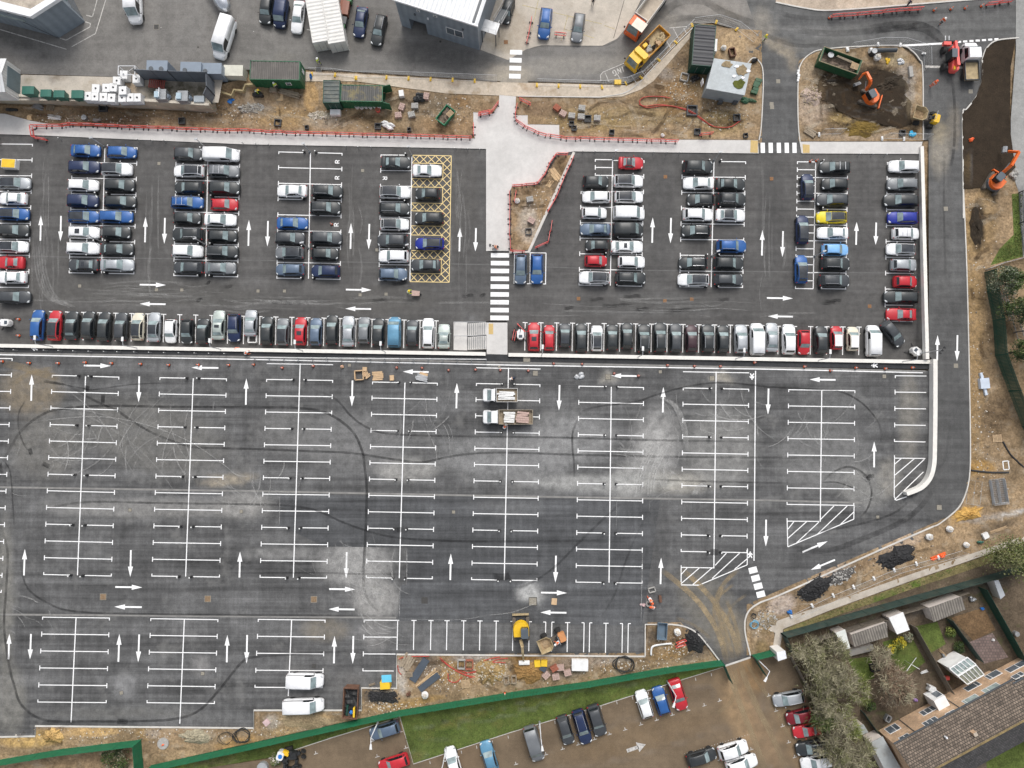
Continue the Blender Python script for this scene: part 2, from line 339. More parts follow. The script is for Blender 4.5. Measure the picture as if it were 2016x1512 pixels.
# ---- base ground: one sheet out to the horizon, kept just below everything laid on it
def gmin(px, py):
 x, y = clamp(px, -80, 2096), clamp(py, -80, 1592)
 return min(gz(x, y), gz(x, y - 16), gz(x, y + 16), gz(x - 16, y), gz(x + 16, y))
soil = [(190, 232, 130, 30, 0, (.10, .07, .045), .55), (240, 238, 60, 14, 0, (.09, .055, .03), .5), (560, 232, 90, 26, 5, (.30, .20, .095), .75), (612, 190, 18, 36, 0, (.36, .235, .11), .9, .3),
  (640, 240, 60, 16, 0, (.28, .25, .21), .5), (500, 215, 50, 24, 0, (.20, .17, .14), .6), (840, 205, 110, 30, 0, (.15, .12, .085), .7), (880, 245, 60, 22, 0, (.23, .14, .07), .6), (905, 200, 30, 20, 0, (.24, .14, .06), .6), (760, 245, 60, 20, 0, (.22, .16, .09), .6),
  (1220, 230, 210, 26, 0, (.25, .185, .095), .75), (1160, 245, 90, 22, 0, (.28, .20, .09), .6), (1330, 190, 60, 50, 30, (.20, .115, .045), .7), (1070, 215, 50, 24, 0, (.15, .10, .065), .6), (1280, 165, 50, 30, 50, (.12, .08, .05), .65), (1310, 145, 26, 18, 30, (.22, .21, .2), .5),
  (1340, 118, 22, 26, 0, (.09, .065, .045), .7), (1380, 160, 50, 30, 0, (.14, .10, .05), .6), (1445, 85, 36, 32, 0, (.40, .29, .17), .75), (1440, 118, 20, 12, 0, (.34, .26, .17), .7), (1420, 240, 60, 30, 0, (.20, .15, .06), .6), (1365, 265, 160, 9, 0, (.35, .25, .14), .6),
  (1700, 190, 108, 66, 8, (.023, .016, .010), 1.0, .25), (1740, 150, 50, 24, 20, (.024, .017, .011), .95, .4), (1640, 165, 34, 30, 0, (.024, .017, .011), .95, .4), (1660, 150, 50, 40, 0, (.05, .038, .025), .75), (1760, 165, 50, 40, 30, (.06, .05, .035), .7), (1730, 235, 60, 26, 0, (.045, .032, .02), .85), (1695, 253, 42, 24, 0, (.17, .11, .025), .95, .35), (1598, 215, 38, 46, 0, (.33, .26, .20), .8, .5),
  (1600, 190, 26, 18, 0, (.28, .23, .20), .7), (1590, 140, 24, 26, 0, (.30, .24, .17), .6), (1655, 235, 30, 14, 0, (.36, .26, .11), .7), (1785, 150, 26, 36, 0, (.24, .22, .20), .6), (1760, 118, 34, 16, 0, (.30, .25, .16), .7), (1790, 185, 16, 18, 0, (.33, .30, .27), .7), (1700, 268, 120, 8, 0, (.34, .27, .20), .6),
  (1930, 440, 44, 90, 0, (.25, .17, .085), .85), (1910, 700, 40, 330, 0, (.25, .165, .075), .7), (1925, 445, 18, 60, 0, (.028, .02, .012), .95, .3), (1912, 470, 12, 32, 0, (.22, .15, .07), .8), (1958, 385, 9, 26, 0, (.035, .026, .016), .9), (1915, 372, 26, 10, 0, (.05, .036, .022), .7),
  (1960, 820, 44, 60, 10, (.085, .058, .034), .75), (1950, 690, 28, 60, 0, (.12, .085, .05), .7), (1905, 1010, 34, 16, -12, (.38, .23, .075), .95, .35), (1895, 1018, 36, 20, -20, (.36, .22, .08), .8), (1930, 920, 40, 20, 0, (.30, .18, .06), .8), (1990, 1012, 46, 6, -12, (.45, .45, .44), .8), (1925, 1022, 60, 8, -10, (.26, .24, .22), .7), (1960, 1040, 60, 14, -20, (.10, .075, .05), .8),
  (1780, 1068, 60, 20, -24, (.38, .29, .21), .8), (1640, 1130, 50, 20, -24, (.36, .28, .22), .7), (1540, 1190, 36, 24, -20, (.40, .34, .30), .8), (1510, 1230, 24, 24, 0, (.24, .17, .08), .6), (1490, 1225, 12, 44, 0, (.33, .26, .18), .8), (1500, 1275, 16, 24, 0, (.12, .085, .035), .7), (1690, 1115, 90, 10, -24, (.15, .10, .06), .6),
  (60, 1455, 80, 22, -3, (.42, .28, .11), .95), (180, 1440, 70, 14, 0, (.44, .29, .13), .9), (290, 1440, 30, 24, 0, (.30, .20, .09), .7), (390, 1448, 36, 16, 10, (.30, .26, .19), .8), (470, 1462, 60, 18, -10, (.33, .20, .08), .8), (590, 1425, 90, 24, -5, (.27, .21, .14), .9), (640, 1410, 22, 8, 0, (.42, .29, .15), .8), (560, 1440, 40, 14, -12, (.32, .22, .11), .7),
  (740, 1368, 34, 22, -10, (.05, .046, .044), .9), (800, 1385, 100, 12, -10, (.30, .19, .075), .8), (900, 1320, 90, 36, 0, (.27, .175, .075), .8), (960, 1320, 60, 26, 0, (.34, .27, .17), .7), (840, 1310, 40, 40, 0, (.10, .085, .075), .7), (1040, 1318, 42, 26, 0, (.20, .115, .04), .95, .4), (1030, 1295, 40, 12, 0, (.16, .09, .03), .8), (1110, 1320, 60, 20, 0, (.20, .17, .14), .7), (1220, 1305, 60, 14, -14, (.20, .13, .06), .7), (1330, 1285, 60, 16, -14, (.24, .15, .06), .7),
  (1380, 1262, 30, 28, 40, (.014, .013, .013), .95, .35), (1340, 1268, 40, 14, -10, (.26, .165, .065), .8), (1285, 1258, 16, 24, 0, (.05, .045, .04), .7), (1370, 1290, 40, 10, -14, (.09, .075, .06), .7), (1290, 1280, 20, 20, 0, (.20, .13, .06), .6),
  (790, 1335, 14, 46, -8, (.38, .36, .33), .8), (930, 1296, 60, 8, 0, (.33, .32, .31), .7), (1200, 1300, 70, 8, 0, (.27, .25, .22), .7), (1150, 1300, 60, 24, 0, (.24, .19, .15), .7), (535, 1420, 18, 20, 0, (.34, .31, .27), .8), (300, 1444, 20, 14, 0, (.30, .27, .24), .6),
  (1620, 1500, 500, 60, 0, (.10, .085, .05), .3)]
g = region('ground', [(-2600, -3000), (4600, -3000), (4600, 4600), (-2600, 4600)], M['soil'], gmin, -.06, 13, soil, box=(-80, -80, 2096, 1592),
           relief=lambda x, y: (.10 * math.sin(x * .19) * math.sin(y * .23) - .10) if (y < 300 or y > 1290 or x > 1895) else -.05)
def dirt_patch(name, poly, h, blobs=soil, cell=7, bump=.12):
 return region(name, poly, M['soil'], h, 0.0, cell, blobs, relief=lambda x, y: bump * (.5 + .5 * math.sin(x * .31 + 1.7 * math.sin(y * .17)) * math.sin(y * .27 + 1.3 * math.sin(x * .13))) * .5 + random.uniform(-.025, .025))
dirt_patch('compound_dirt', [(-70, 203), (0, 207), (417, 223), (426, 207), (430, 168), (560, 134), (700, 150), (985, 180), (985, 290), (-70, 262)], lambda x, y: gz(x, y) if x > 425 else 0)
dirt_patch('triangle_dirt', [(1010, 180), (1240, 168), (1300, 100), (1362, 50), (1500, 60), (1500, 282), (1010, 282)], z_up)
dirt_patch('triangle_bed', [(1006, 369), (1057, 365), (1078, 343), (1096, 308), (1127, 305), (1041, 492), (1006, 494)], lambda x, y: .05, [(1100, 330, 20, 30, 0, (.16, .11, .06), .7), (1040, 440, 24, 50, 0, (.42, .38, .33), .7), (1070, 400, 16, 50, -25, (.22, .15, .08), .6), (1085, 360, 20, 16, 0, (.14, .10, .06), .7)])
dirt_patch('island_dirt', [(1571, 120), (1620, 96), (1772, 89), (1816, 130), (1818, 278), (1572, 278)], z_up)
dirt_patch('east_dirt', [(1897, 300), (2090, 240), (2090, 1060), (1890, 1006), (1901, 976), (1909, 935), (1910.5, 860), (1907, 665), (1903, 515), (1897.5, 372)], z_ramp)
dirt_patch('verge_dirt', [(1470, 1190), (1860, 1020), (2090, 960), (2090, 1040), (1520, 1230), (1532, 1290), (1470, 1290)], z_low)
dirt_patch('south_dirt', [(-70, 1451), (71, 1448), (71, 1431), (501, 1434), (501, 1399), (713, 1399), (713, 1355), (782, 1356), (782, 1289), (1270, 1285), (1275, 1225), (1340, 1225), (1424, 1312), (1160, 1342), (700, 1416), (290, 1508), (270, 1475), (-70, 1530)], z_low)
# ---- tarmac
up_d = [(170, 320, 60, 60, 0, (.085, .083, .08), .7), (70, 300, 60, 30, 0, (.10, .098, .095), .6), (300, 320, 50, 30, 0, (.09, .088, .085), .5), (110, 560, 60, 130, 20, (.085, .082, .078), .6), (300, 578, 330, 34, 1, (.088, .085, .080), .75), (760, 590, 140, 40, 0, (.095, .091, .085), .7), (915, 420, 36, 160, 0, (.088, .084, .079), .7), (924, 520, 34, 110, 0, (.07, .069, .068), .4),
  (690, 440, 36, 120, 0, (.075, .072, .068), .6), (300, 440, 34, 120, 0, (.07, .068, .065), .5), (1290, 600, 220, 20, 0, (.085, .083, .080), .7), (1640, 600, 200, 36, 0, (.078, .076, .073), .6), (1300, 430, 36, 140, 0, (.065, .064, .063), .5), (1520, 430, 36, 160, 0, (.062, .061, .060), .5), (1090, 420, 40, 90, 0, (.07, .069, .068), .5), (1650, 300, 120, 12, 0, (.12, .115, .11), .6), (1590, 316, 20, 8, 0, (.16, .155, .15), .7),
  (1250, 295, 240, 8, 0, (.035, .035, .036), .6), (300, 286, 280, 12, 1, (.034, .034, .035), .5), (930, 630, 30, 14, 0, (.15, .15, .15), .6), (1700, 440, 30, 140, 0, (.06, .059, .058), .4)]
up = region('upper_car_park', [(-70, 256), (66, 262), (480, 278), (957, 287), (1130, 293), (1480, 296), (1811, 298), (1828, 712), (1000, 698), (504, 688), (-70, 676)], M['tar_up'], z_up, .012, 12, up_d)
lo_d = [(1290, 880, 70, 110, 10, (.30, .295, .285), .75, .9), (1240, 950, 50, 60, 20, (.34, .335, .32), .6, .9), (1330, 950, 110, 30, 0, (.30, .285, .25), .7, .8), (1180, 950, 200, 22, 0, (.26, .26, .25), .7), (1120, 860, 120, 60, 0, (.18, .18, .178), .7), (1420, 880, 90, 110, 0, (.19, .188, .18), .6), (1000, 900, 180, 60, 0, (.19, .19, .188), .6), (800, 925, 80, 30, 0, (.27, .265, .25), .6),
  (700, 870, 140, 70, 0, (.15, .149, .147), .5), (560, 850, 80, 60, 0, (.13, .128, .125), .5), (300, 860, 200, 90, 15, (.115, .112, .105), .7), (60, 770, 80, 60, 0, (.17, .14, .10), .6), (90, 880, 90, 80, 0, (.13, .125, .115), .6), (450, 945, 70, 16, -8, (.24, .21, .165), .7), (300, 1000, 260, 26, 0, (.17, .167, .16), .7), (480, 995, 72, 34, 0, (.21, .205, .195), .65, .5), (700, 1110, 90, 60, 0, (.22, .217, .21), .8, .5), (740, 1180, 60, 50, 0, (.23, .225, .215), .8, .5), (560, 1090, 120, 12, 0, (.18, .178, .173), .7),
  (1040, 1165, 34, 22, -20, (.40, .40, .39), .75, .6), (1060, 1180, 20, 14, 0, (.32, .32, .31), .6), (1000, 1000, 100, 14, 0, (.13, .13, .13), .4), (1620, 900, 120, 90, 0, (.14, .139, .136), .6), (1700, 960, 70, 50, 20, (.17, .168, .16), .7), (1790, 820, 26, 120, 0, (.17, .16, .14), .6), (1640, 800, 90, 60, 0, (.11, .11, .109), .5), (1420, 745, 30, 14, 0, (.28, .26, .22), .7), (1200, 745, 26, 12, 0, (.28, .265, .23), .7), (1750, 940, 30, 50, 0, (.19, .18, .16), .6),
  (640, 1240, 60, 30, 0, (.15, .13, .10), .5), (740, 1250, 40, 40, 0, (.17, .165, .16), .6), (245, 1350, 34, 40, 0, (.20, .2, .2), .6, .8), (395, 1310, 28, 30, 0, (.19, .185, .18), .6, .8), (20, 1380, 40, 90, 0, (.16, .155, .14), .6), (10, 1170, 24, 200, 0, (.15, .145, .13), .6), (250, 1405, 200, 14, 0, (.12, .118, .112), .6), (690, 1350, 60, 40, 0, (.11, .108, .105), .6), (870, 1270, 60, 14, 0, (.13, .13, .13), .6), (1215, 1265, 40, 20, 0, (.11, .11, .11), .5),
  (1400, 1200, 60, 120, -35, (.13, .12, .10), .55), (1440, 1250, 40, 60, 0, (.15, .13, .10), .6), (1300, 1060, 26, 120, 0, (.06, .06, .06), .4), (1510, 1100, 40, 60, 0, (.085, .085, .084), .5)]
lotpoly = [(-70, 694), (504, 700), (1008, 712), (1512, 722), (1836, 730), (1843, 905), (1835, 950), (1800, 985), (1880, 1040), (1544, 1167), (1494, 1187), (1471, 1207), (1466, 1233), (1477, 1292), (1424, 1312), (1372, 1248), (1345, 1233), (1325, 1229), (1270, 1229), (1270, 1292), (781, 1289), (781, 1354), (712, 1354), (712, 1398), (500, 1398), (500, 1432), (70, 1429), (70, 1449), (-70, 1452)]
lo_d = [b[:5] + (tuple(c * 1.22 for c in b[5]),) + (min(1, b[6] * 1.15),) + b[7:] for b in lo_d]
lot = region('lower_car_park', lotpoly, M['tar_low'], z_low, .012, 12, lo_d)
region('new_tarmac_patch', [(551, 974), (960, 978), (1300, 984), (1264, 1232), (783, 1222), (788, 1152), (801, 1150), (801, 1078), (640, 1076), (551, 1035)], gmat('darker_tarmac', (.074, .076, .079), .2, .28, .38, rough=.88, fs=9, bump=.004), z_low, .016, 14, [b for b in lo_d if b[0] > 860 and b[1] < 1200 and b[1] > 990], parent=lot)
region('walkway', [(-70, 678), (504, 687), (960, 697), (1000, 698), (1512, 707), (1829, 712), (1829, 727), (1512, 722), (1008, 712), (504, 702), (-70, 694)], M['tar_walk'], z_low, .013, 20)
road = region('ring_road', [(1828, 276), (1817, 276), (1816, 140), (1809, 117), (1794, 100), (1772, 89), (1780, 84), (1965, 78), (1942, 95), (1933, 120), (1932, 162), (1922, 190), (1902, 215), (1894.5, 225), (1895, 320), (1897, 372), (1902, 515), (1906, 665), (1909.5, 860), (1908, 935), (1899, 975), (1884, 1002), (1850, 1036), (1795, 984), (1832, 952), (1845, 905), (1842, 715), (1829, 700)], M['tar_road'], z_ramp, .014, 12,
              [(1850, 300, 26, 60, 0, (.30, .27, .22), .65), (1880, 250, 16, 60, 0, (.22, .19, .15), .5), (1850, 260, 20, 30, 0, (.26, .22, .15), .6), (1860, 470, 22, 200, 0, (.10, .099, .097), .5), (1850, 200, 30, 40, 0, (.11, .11, .108), .4)])
aisle = region('site_road', [(1494, 300), (1492, 277), (1499, 240), (1502, 145), (1490, 117), (1470, 100), (1500, 60), (1600, 60), (1619, 97), (1594, 107), (1577, 125), (1571, 155), (1571, 245), (1578, 302)], M['tar_road'], z_up, .014, 10, [(1530, 90, 60, 16, 35, (.30, .26, .20), .7), (1520, 60, 40, 30, 0, (.26, .23, .19), .7), (1560, 120, 16, 30, 0, (.22, .19, .15), .6), (1545, 200, 10, 90, 0, (.10, .10, .098), .5)])
toproad = region('top_road', [(1490, 62), (1470, 0), (1480, -70), (1540, -70), (1527, 5), (1587, 16), (1637, 21), (1762, 12), (1912, 0), (2000, -6), (2000, 76), (1962, 80), (1780, 91), (1687, 93), (1619, 101), (1585, 112), (1520, 80)], M['tar_top'], z_up, .019, 12,
                 [(1640, 85, 150, 12, -3, (.14, .138, .13), .5), (1700, 50, 120, 10, -4, (.16, .158, .15), .5), (1600, 62, 110, 9, 4, (.19, .187, .18), .6), (1530, 90, 50, 20, 20, (.25, .215, .17), .7), (1500, 60, 30, 60, 0, (.24, .22, .19), .7), (1780, 55, 60, 12, 10, (.05, .05, .05), .7), (1830, 70, 20, 16, 40, (.045, .045, .045), .7), (1560, 40, 40, 20, 0, (.055, .055, .055), .5), (1740, 40, 30, 40, 0, (.06, .06, .06), .4)])
yard = region('yard', [(-90, -90), (1300, -90), (1490, -70), (1500, 62), (1480, 100), (1440, 55), (1400, 44), (1365, 46), (1330, 80), (1255, 155), (1235, 165), (1190, 164), (1040, 160), (1040, 190), (985, 186), (985, 160), (700, 141), (600, 136), (430, 138), (250, 152), (60, 146), (-90, 140)], M['tar_yard'], z_nw, .010, 12,
              [(850, 110, 180, 30, 8, (.085, .081, .077), .6), (700, 60, 120, 60, 0, (.10, .095, .088), .5), (1120, 130, 160, 26, -3, (.25, .235, .21), .75), (1300, 60, 60, 60, 50, (.26, .24, .21), .75), (1400, 20, 100, 40, 0, (.26, .24, .215), .75), (1380, 38, 70, 8, -4, (.10, .095, .088), .6), (1330, 20, 40, 8, -35, (.11, .105, .098), .6), (1440, 30, 60, 8, 30, (.12, .105, .085), .6), (1000, 150, 60, 30, 0, (.36, .32, .26), .8), (560, 110, 30, 16, 0, (.18, .17, .155), .6), (380, 60, 20, 60, 20, (.17, .165, .155), .5), (30, 80, 60, 20, 20, (.06, .058, .055), .5), (620, 150, 30, 12, 0, (.10, .095, .09), .4)])
region('loading_apron', [(1000, -90), (1330, -90), (1262, 0), (1235, 52), (1215, 76), (1186, 90), (1066, 89), (1036, 97), (1000, 118), (946, 98), (962, 30), (980, -90)], M['conc_old'], z_up, .016, 16, [(1010, 60, 40, 60, 0, (.33, .27, .20), .5), (985, 85, 40, 20, 20, (.24, .20, .14), .6), (1090, 85, 60, 10, 0, (.27, .25, .22), .5)])
region('bin_store_slab', [(45, 147), (235, 152), (300, 148), (440, 150), (430, 202), (-80, 196), (-80, 176)], M['conc_old'], lambda x, y: 2.2, .02, 16, [(115, 153, 26, 8, 0, (.19, .155, .115), .7), (350, 178, 84, 26, 0, (.10, .09, .065), 1.0, .3), (320, 170, 40, 16, 0, (.06, .055, .04), .8), (60, 160, 14, 14, 0, (.20, .18, .11), .6), (255, 170, 30, 22, 0, (.25, .17, .09), .7)])
region('dusty_path', [(575, 140), (700, 146), (985, 162), (1040, 163), (1190, 167), (1236, 168), (1262, 158), (1372, 50), (1378, 52), (1286, 160), (1262, 176), (1225, 190), (1180, 193), (1020, 190), (983, 188), (880, 184), (700, 160), (600, 160)], M['dusty'], z_up, .10, 12, [(1040, 170, 40, 8, 0, (.30, .19, .10), .7), (800, 158, 20, 6, 0, (.27, .20, .13), .7), (890, 166, 20, 6, 0, (.26, .19, .13), .7), (1330, 100, 60, 8, -40, (.35, .30, .24), .5)])
region('loading_bay', [(1183, 160), (1182, 148), (1186, 142), (1235, 125), (1310, 55), (1352, 52), (1300, 112), (1256, 152), (1236, 162)], gmat('bay_tarmac', (.20, .19, .175), .12, .15, fs=8), z_up, .104, 12)
# ---- pavements and plaza: raised slabs with real kerb faces
def slab(name, poly, mat, h, z1=.12, cell=20, blobs=()):
 o = region(name, poly, mat, h, z1, cell, blobs); mb = MB()
 P = [W(x, y, h(x, y)) for x, y in poly]
 for a, b in zip(P, P[1:] + P[:1]): mb.face([a, b, b + Vector((0, 0, z1)), a + Vector((0, 0, z1))])
 struct(mb.build('kerb_face', M['kerb'], o)); return o
pav = slab('pavement', [(-70, 222), (10, 224), (62, 238), (120, 248), (935, 273), (932, 262), (932, 221), (970, 224), (982, 206), (983, 187), (1016, 190), (1014, 227), (1039, 227), (1039, 245), (1101, 246), (1101, 272), (1330, 275), (1492, 276), (1494, 302), (1130, 298), (1093, 304), (1075, 340), (1060, 362), (1008, 367), (1003, 378), (1003, 494), (957, 494), (957, 293), (700, 288), (480, 284), (66, 266), (-70, 262)], M['conc'], z_up)
slab('pavement', [(1575, 279), (1816, 279), (1812, 303), (1579, 302)], M['conc'], z_up)
slab('path', [(1512, 1240), (1530, 1222), (1640, 1185), (1800, 1128), (2090, 1030), (2090, 1041), (1800, 1141), (1640, 1199), (1542, 1238), (1536, 1272), (1522, 1272), (1526, 1246)], M['conc_old'], z_low, .05)
slab('stair_landing', [(893, 634), (920, 634), (920, 690), (893, 689)], M['conc'], z_up, .16)
slab('stair_landing', [(957, 635), (999, 635), (999, 698), (958, 697)], M['conc'], z_up, 1.52)
# ---- grass, gravel, gardens, dark soil
region('gravel_car_park', [(285, 1530), (529, 1494), (651, 1453), (784, 1413), (814, 1504), (1008, 1441), (1183, 1389), (1308, 1349), (1423, 1313), (1478, 1293), (1550, 1288), (1580, 1350), (1660, 1590), (285, 1590)], M['gravel'], z_low, .012, 16,
       [(1450, 1390, 34, 120, -18, (.30, .205, .115), .7), (1500, 1440, 26, 120, -24, (.25, .17, .10), .6), (1560, 1450, 30, 120, -20, (.22, .15, .085), .6), (1400, 1330, 60, 20, -15, (.20, .145, .09), .5), (1260, 1450, 220, 40, -15, (.155, .108, .062), .5), (1480, 1320, 30, 60, -20, (.26, .16, .075), .7), (900, 1490, 80, 40, 0, (.15, .10, .06), .4)])
lawn_d = [(900, 1420, 90, 8, -20, (.15, .13, .04), .6), (1060, 1380, 120, 8, -18, (.13, .13, .035), .5), (860, 1440, 60, 14, 0, (.04, .07, .012), .5), (1000, 1400, 80, 10, -16, (.045, .075, .012), .5), (1250, 1335, 120, 8, -12, (.11, .11, .03), .5), (820, 1490, 30, 12, -30, (.13, .11, .05), .5)]
region('lawn', [(784, 1398), (1008, 1363), (1158, 1341), (1308, 1316), (1422, 1300), (1423, 1313), (1308, 1348), (1183, 1388), (1008, 1440), (814, 1503)], M['turf'], z_low, .11, 12, lawn_d)
region('verge_grass', [(290, 1512), (504, 1464), (704, 1418), (784, 1400), (784, 1413), (651, 1452), (529, 1492), (285, 1532)], M['turf'], z_low, .04, 12, [(420, 1500, 60, 12, -10, (.09, .075, .04), .7)])
region('garden_ground', [(1537, 1240), (1760, 1165), (2090, 1050), (2090, 1590), (1660, 1590), (1580, 1350), (1550, 1288)], M['garden'], z_low, .02, 14, [(1920, 1480, 200, 60, -28, (.09, .085, .08), .4), (1800, 1200, 300, 12, -20, (.06, .055, .05), .6)])
region('verge_grass', [(1542, 1240), (1640, 1201), (1800, 1143), (2090, 1043), (2090, 1062), (1800, 1158), (1640, 1215), (1545, 1246)], gmat('verge_turf', (.16, .135, .06), .35, .45, fs=5, vs=.4, blotch=((.075, .13, .018), .3, .5, .9)), z_low, .045, 12)
for P_ in ([(1737, 1264), (1775, 1253), (1796, 1256), (1822, 1303), (1788, 1329), (1762, 1314)], [(1799, 1234), (1845, 1224), (1862, 1268), (1832, 1286)], [(1670, 1298), (1715, 1292), (1722, 1335), (1690, 1345)], [(1940, 1480), (2090, 1440), (2090, 1590), (1950, 1590)]):
 region('lawn', P_, M['turf'], z_low, .05, 8)
region('patio', [(1909, 1264), (1954, 1246), (1985, 1294), (1937, 1307)], M['patio'], z_low, .06, 20)
region('dug_soil', [(1612, 158), (1626, 146), (1650, 156), (1668, 146), (1700, 142), (1712, 134), (1740, 138), (1764, 146), (1784, 160), (1790, 176), (1780, 186), (1794, 200), (1792, 226), (1796, 244), (1770, 252), (1740, 246), (1722, 240), (1690, 236), (1668, 226), (1650, 218), (1640, 204), (1616, 196), (1610, 178)], M['darksoil'], z_up, .16, 6, [(1700, 215, 40, 8, 15, (.05, .04, .028), .6), (1655, 170, 30, 10, 0, (.055, .043, .028), .5), (1615, 178, 14, 30, 0, (.12, .085, .05), .7), (1650, 150, 40, 8, -10, (.10, .07, .04), .7), (1680, 236, 60, 8, 12, (.13, .09, .05), .8), (1792, 190, 12, 60, 0, (.14, .11, .07), .7), (1775, 160, 20, 14, 0, (.06, .05, .035), .6), (1760, 215, 30, 6, 10, (.045, .035, .024), .6)], relief=lambda x, y: random.uniform(-.03, .06))
region('vegetable_bed', [(1872, 1216), (1937, 1196), (1960, 1240), (1917, 1262)], gmat('bed_soil', (.15, .095, .05), .3, .4, fs=4, bump=.04), z_low, .05, 10)
region('flower_bed', [(1894.5, 225), (1902, 215), (1922, 190), (1932, 162), (1933, 120), (1942, 95), (1962, 82), (2000, 76), (1990, 130), (1988, 250), (1999, 330), (1960, 366), (1897, 372)], M['darksoil'], z_ramp, .14, 9, [(1905, 330, 10, 40, 0, (.10, .07, .035), .6)], relief=lambda x, y: random.uniform(-.03, .05))
region('verge_grass', [(1992, 382), (2012, 380), (2014, 505), (1950, 522), (1968, 490), (1996, 462)], M['turf'], z_ramp, .07, 9)
region('terrace', [(2000, -90), (2100, -90), (2100, 520), (2014, 505), (2006, 380), (1990, 330), (1990, 235), (2000, 100)], gmat('grey_slabs', (.27, .27, .26), .15, .15, fs=5), z_ramp, .07, 20, [(2010, 430, 14, 90, 0, (.07, .07, .075), .8)])
region('verge_dirt', [(1540, -90), (2000, -90), (2000, -6), (1912, 0), (1762, 12), (1637, 21), (1587, 16), (1527, 5)], gmat('pinkish_dust', (.42, .345, .27), .2, .25, fs=4, blotch=((.28, .2, .13), .4, .55, .6)), z_up, .03, 14)
# ---- kerbs
K = lambda pts, h, w=.15, z1=.13: kerb('kerb', pts, w, -.05, z1, M['kerb'], h)
K(smooth_line([(1494, 276), (1499, 240), (1502, 145), (1492, 119), (1481, 115), (1470, 127)]), z_up)
K(smooth_line([(1578, 302), (1571, 245), (1571, 155), (1577, 125), (1594, 107), (1619, 98), (1687, 92), (1772, 91), (1794, 100), (1809, 117), (1816, 140), (1817, 276)]), z_up)
K(smooth_line([(1896, 430), (1895, 320), (1894.5, 225), (1902, 215), (1922, 190), (1932, 162), (1933, 120), (1942, 95), (1962, 80), (2005, 75)]), z_ramp, .18)
K(smooth_line([(1896, 372), (1902, 515), (1906, 665), (1909.5, 860), (1908, 935), (1899, 975), (1884, 1002), (1850, 1030), (1837, 1036)]), z_ramp, .15)
K(smooth_line([(1837, 1036), (1744, 1077), (1544, 1167), (1494, 1187), (1471, 1207), (1466, 1240), (1477, 1290)]), z_low, .2)
K([(1270, 1292), (1270, 1229), (1322, 1229)] + smooth_line([(1322, 1229), (1350, 1234), (1378, 1252), (1422, 1308)]), z_low, .18)
K([(-70, 1452), (70, 1449), (70, 1429), (500, 1433), (500, 1398), (712, 1398), (712, 1354), (781, 1355), (781, 1288), (1270, 1292)], z_low, .2)
K([(1130, 300), (1041, 496), (1002, 497)], z_up, .4, .1)
K(smooth_line([(1527, 5), (1587, 17), (1637, 21), (1762, 12), (1912, 0), (1990, -5)]), z_up, .2)
K(smooth_line([(1368, 51), (1320, 98), (1280, 140), (1255, 166), (1228, 184), (1180, 192)]) + [(1020, 190)], z_up, .15, .16)
K([(784, 1413), (651, 1453), (529, 1493)], z_low, .09, .04); K([(784, 1400), (814, 1504), (1008, 1441), (1183, 1389), (1308, 1349), (1423, 1313)], z_low, .09, .04); K([(1424, 1312), (1478, 1294)], z_low, .25, .02)
for P_, h_ in (([(-70, 502.5), (420, 511), (960, 521), (1240, 532), (1806, 538)], z_up), ([(-70, 958), (504, 967), (1008, 977), (1512, 985), (1697, 990)], z_low), ([(-70, 1209), (300, 1212), (780, 1216)], z_low), ([(-70, 694.5), (504, 703), (1008, 714), (1512, 724), (1822, 731)], z_low)):
 o = kerb('drain_channel', P_, .26 if P_[0][1] > 600 else .16, -.02, .022, pm('drain_concrete' + str(P_[0][1]), (.20, .195, .185) if P_[0][1] > 600 else (.11, .108, .105), .85, var=.2), h_)
# ---- walls
def wall_thing(name, pts, w, z0, z1, mat, label, h, coping=None):
 P = [W(x, y, h(x, y) + z1) for x, y in pts]; A, B = offset_line(P, w); mb = MB(); z0f = [h(x, y) + z0 for x, y in pts]; z1f = [h(x, y) + z1 for x, y in pts]
 mb.rings([[Vector((a.x, a.y, p)), Vector((b.x, b.y, p)), Vector((b.x, b.y, q)), Vector((a.x, a.y, q))] for a, b, p, q in zip(A, B, z0f, z1f)])
 r = thing(name, label, 'wall'); mb.build('wall_face', mat, r)
 if coping:
  A, B = offset_line(P, w + .1); m2 = MB(); m2.rings([[Vector((a.x, a.y, q)), Vector((b.x, b.y, q)), Vector((b.x, b.y, q + .08)), Vector((a.x, a.y, q + .08))] for a, b, q in zip(A, B, z1f)]); m2.build('coping', coping, r)
 return r
def wl(x): return 680.5 + 31.5 * x / 1840
M['coping'] = pm('white_coping', (.68, .66, .615), .75, var=.06, sc=1.5, dirt=.12)
wall_thing('retaining_wall', [(x, wl(x)) for x in (-70, 120, 300, 480, 660, 800, 956)], .42, -.2, 1.72, M['wallw'], 'long white retaining wall behind the parked row beside the steps, railing along part of it', z_up, M['coping'])
wall_thing('retaining_wall', [(x, wl(x) + .8) for x in (1001, 1150, 1300, 1500, 1700, 1843)], .42, -.2, 1.72, M['wallw'], 'white retaining wall running from the steps to the ring road corner', z_up, M['coping'])
wall_thing('boundary_wall', [(1815 + (y - 288) * .025, y) for y in (288, 360, 440, 520, 600, 680, 707)], .40, -.3, .45, M['wallw'], 'white wall along the ring road edge of the full car park', lambda x, y: clamp((y - 290) / 400) * 1.7, M['coping'])
wall_thing('boundary_wall', smooth_line([(1841, 707), (1841, 800), (1840, 880), (1838.5, 915), (1831, 941), (1814, 960), (1785, 972)]), .5, -.2, 1.0, M['wallw'], 'curved white wall at the ring road bend beside hatched empty bay', z_low, M['coping'])
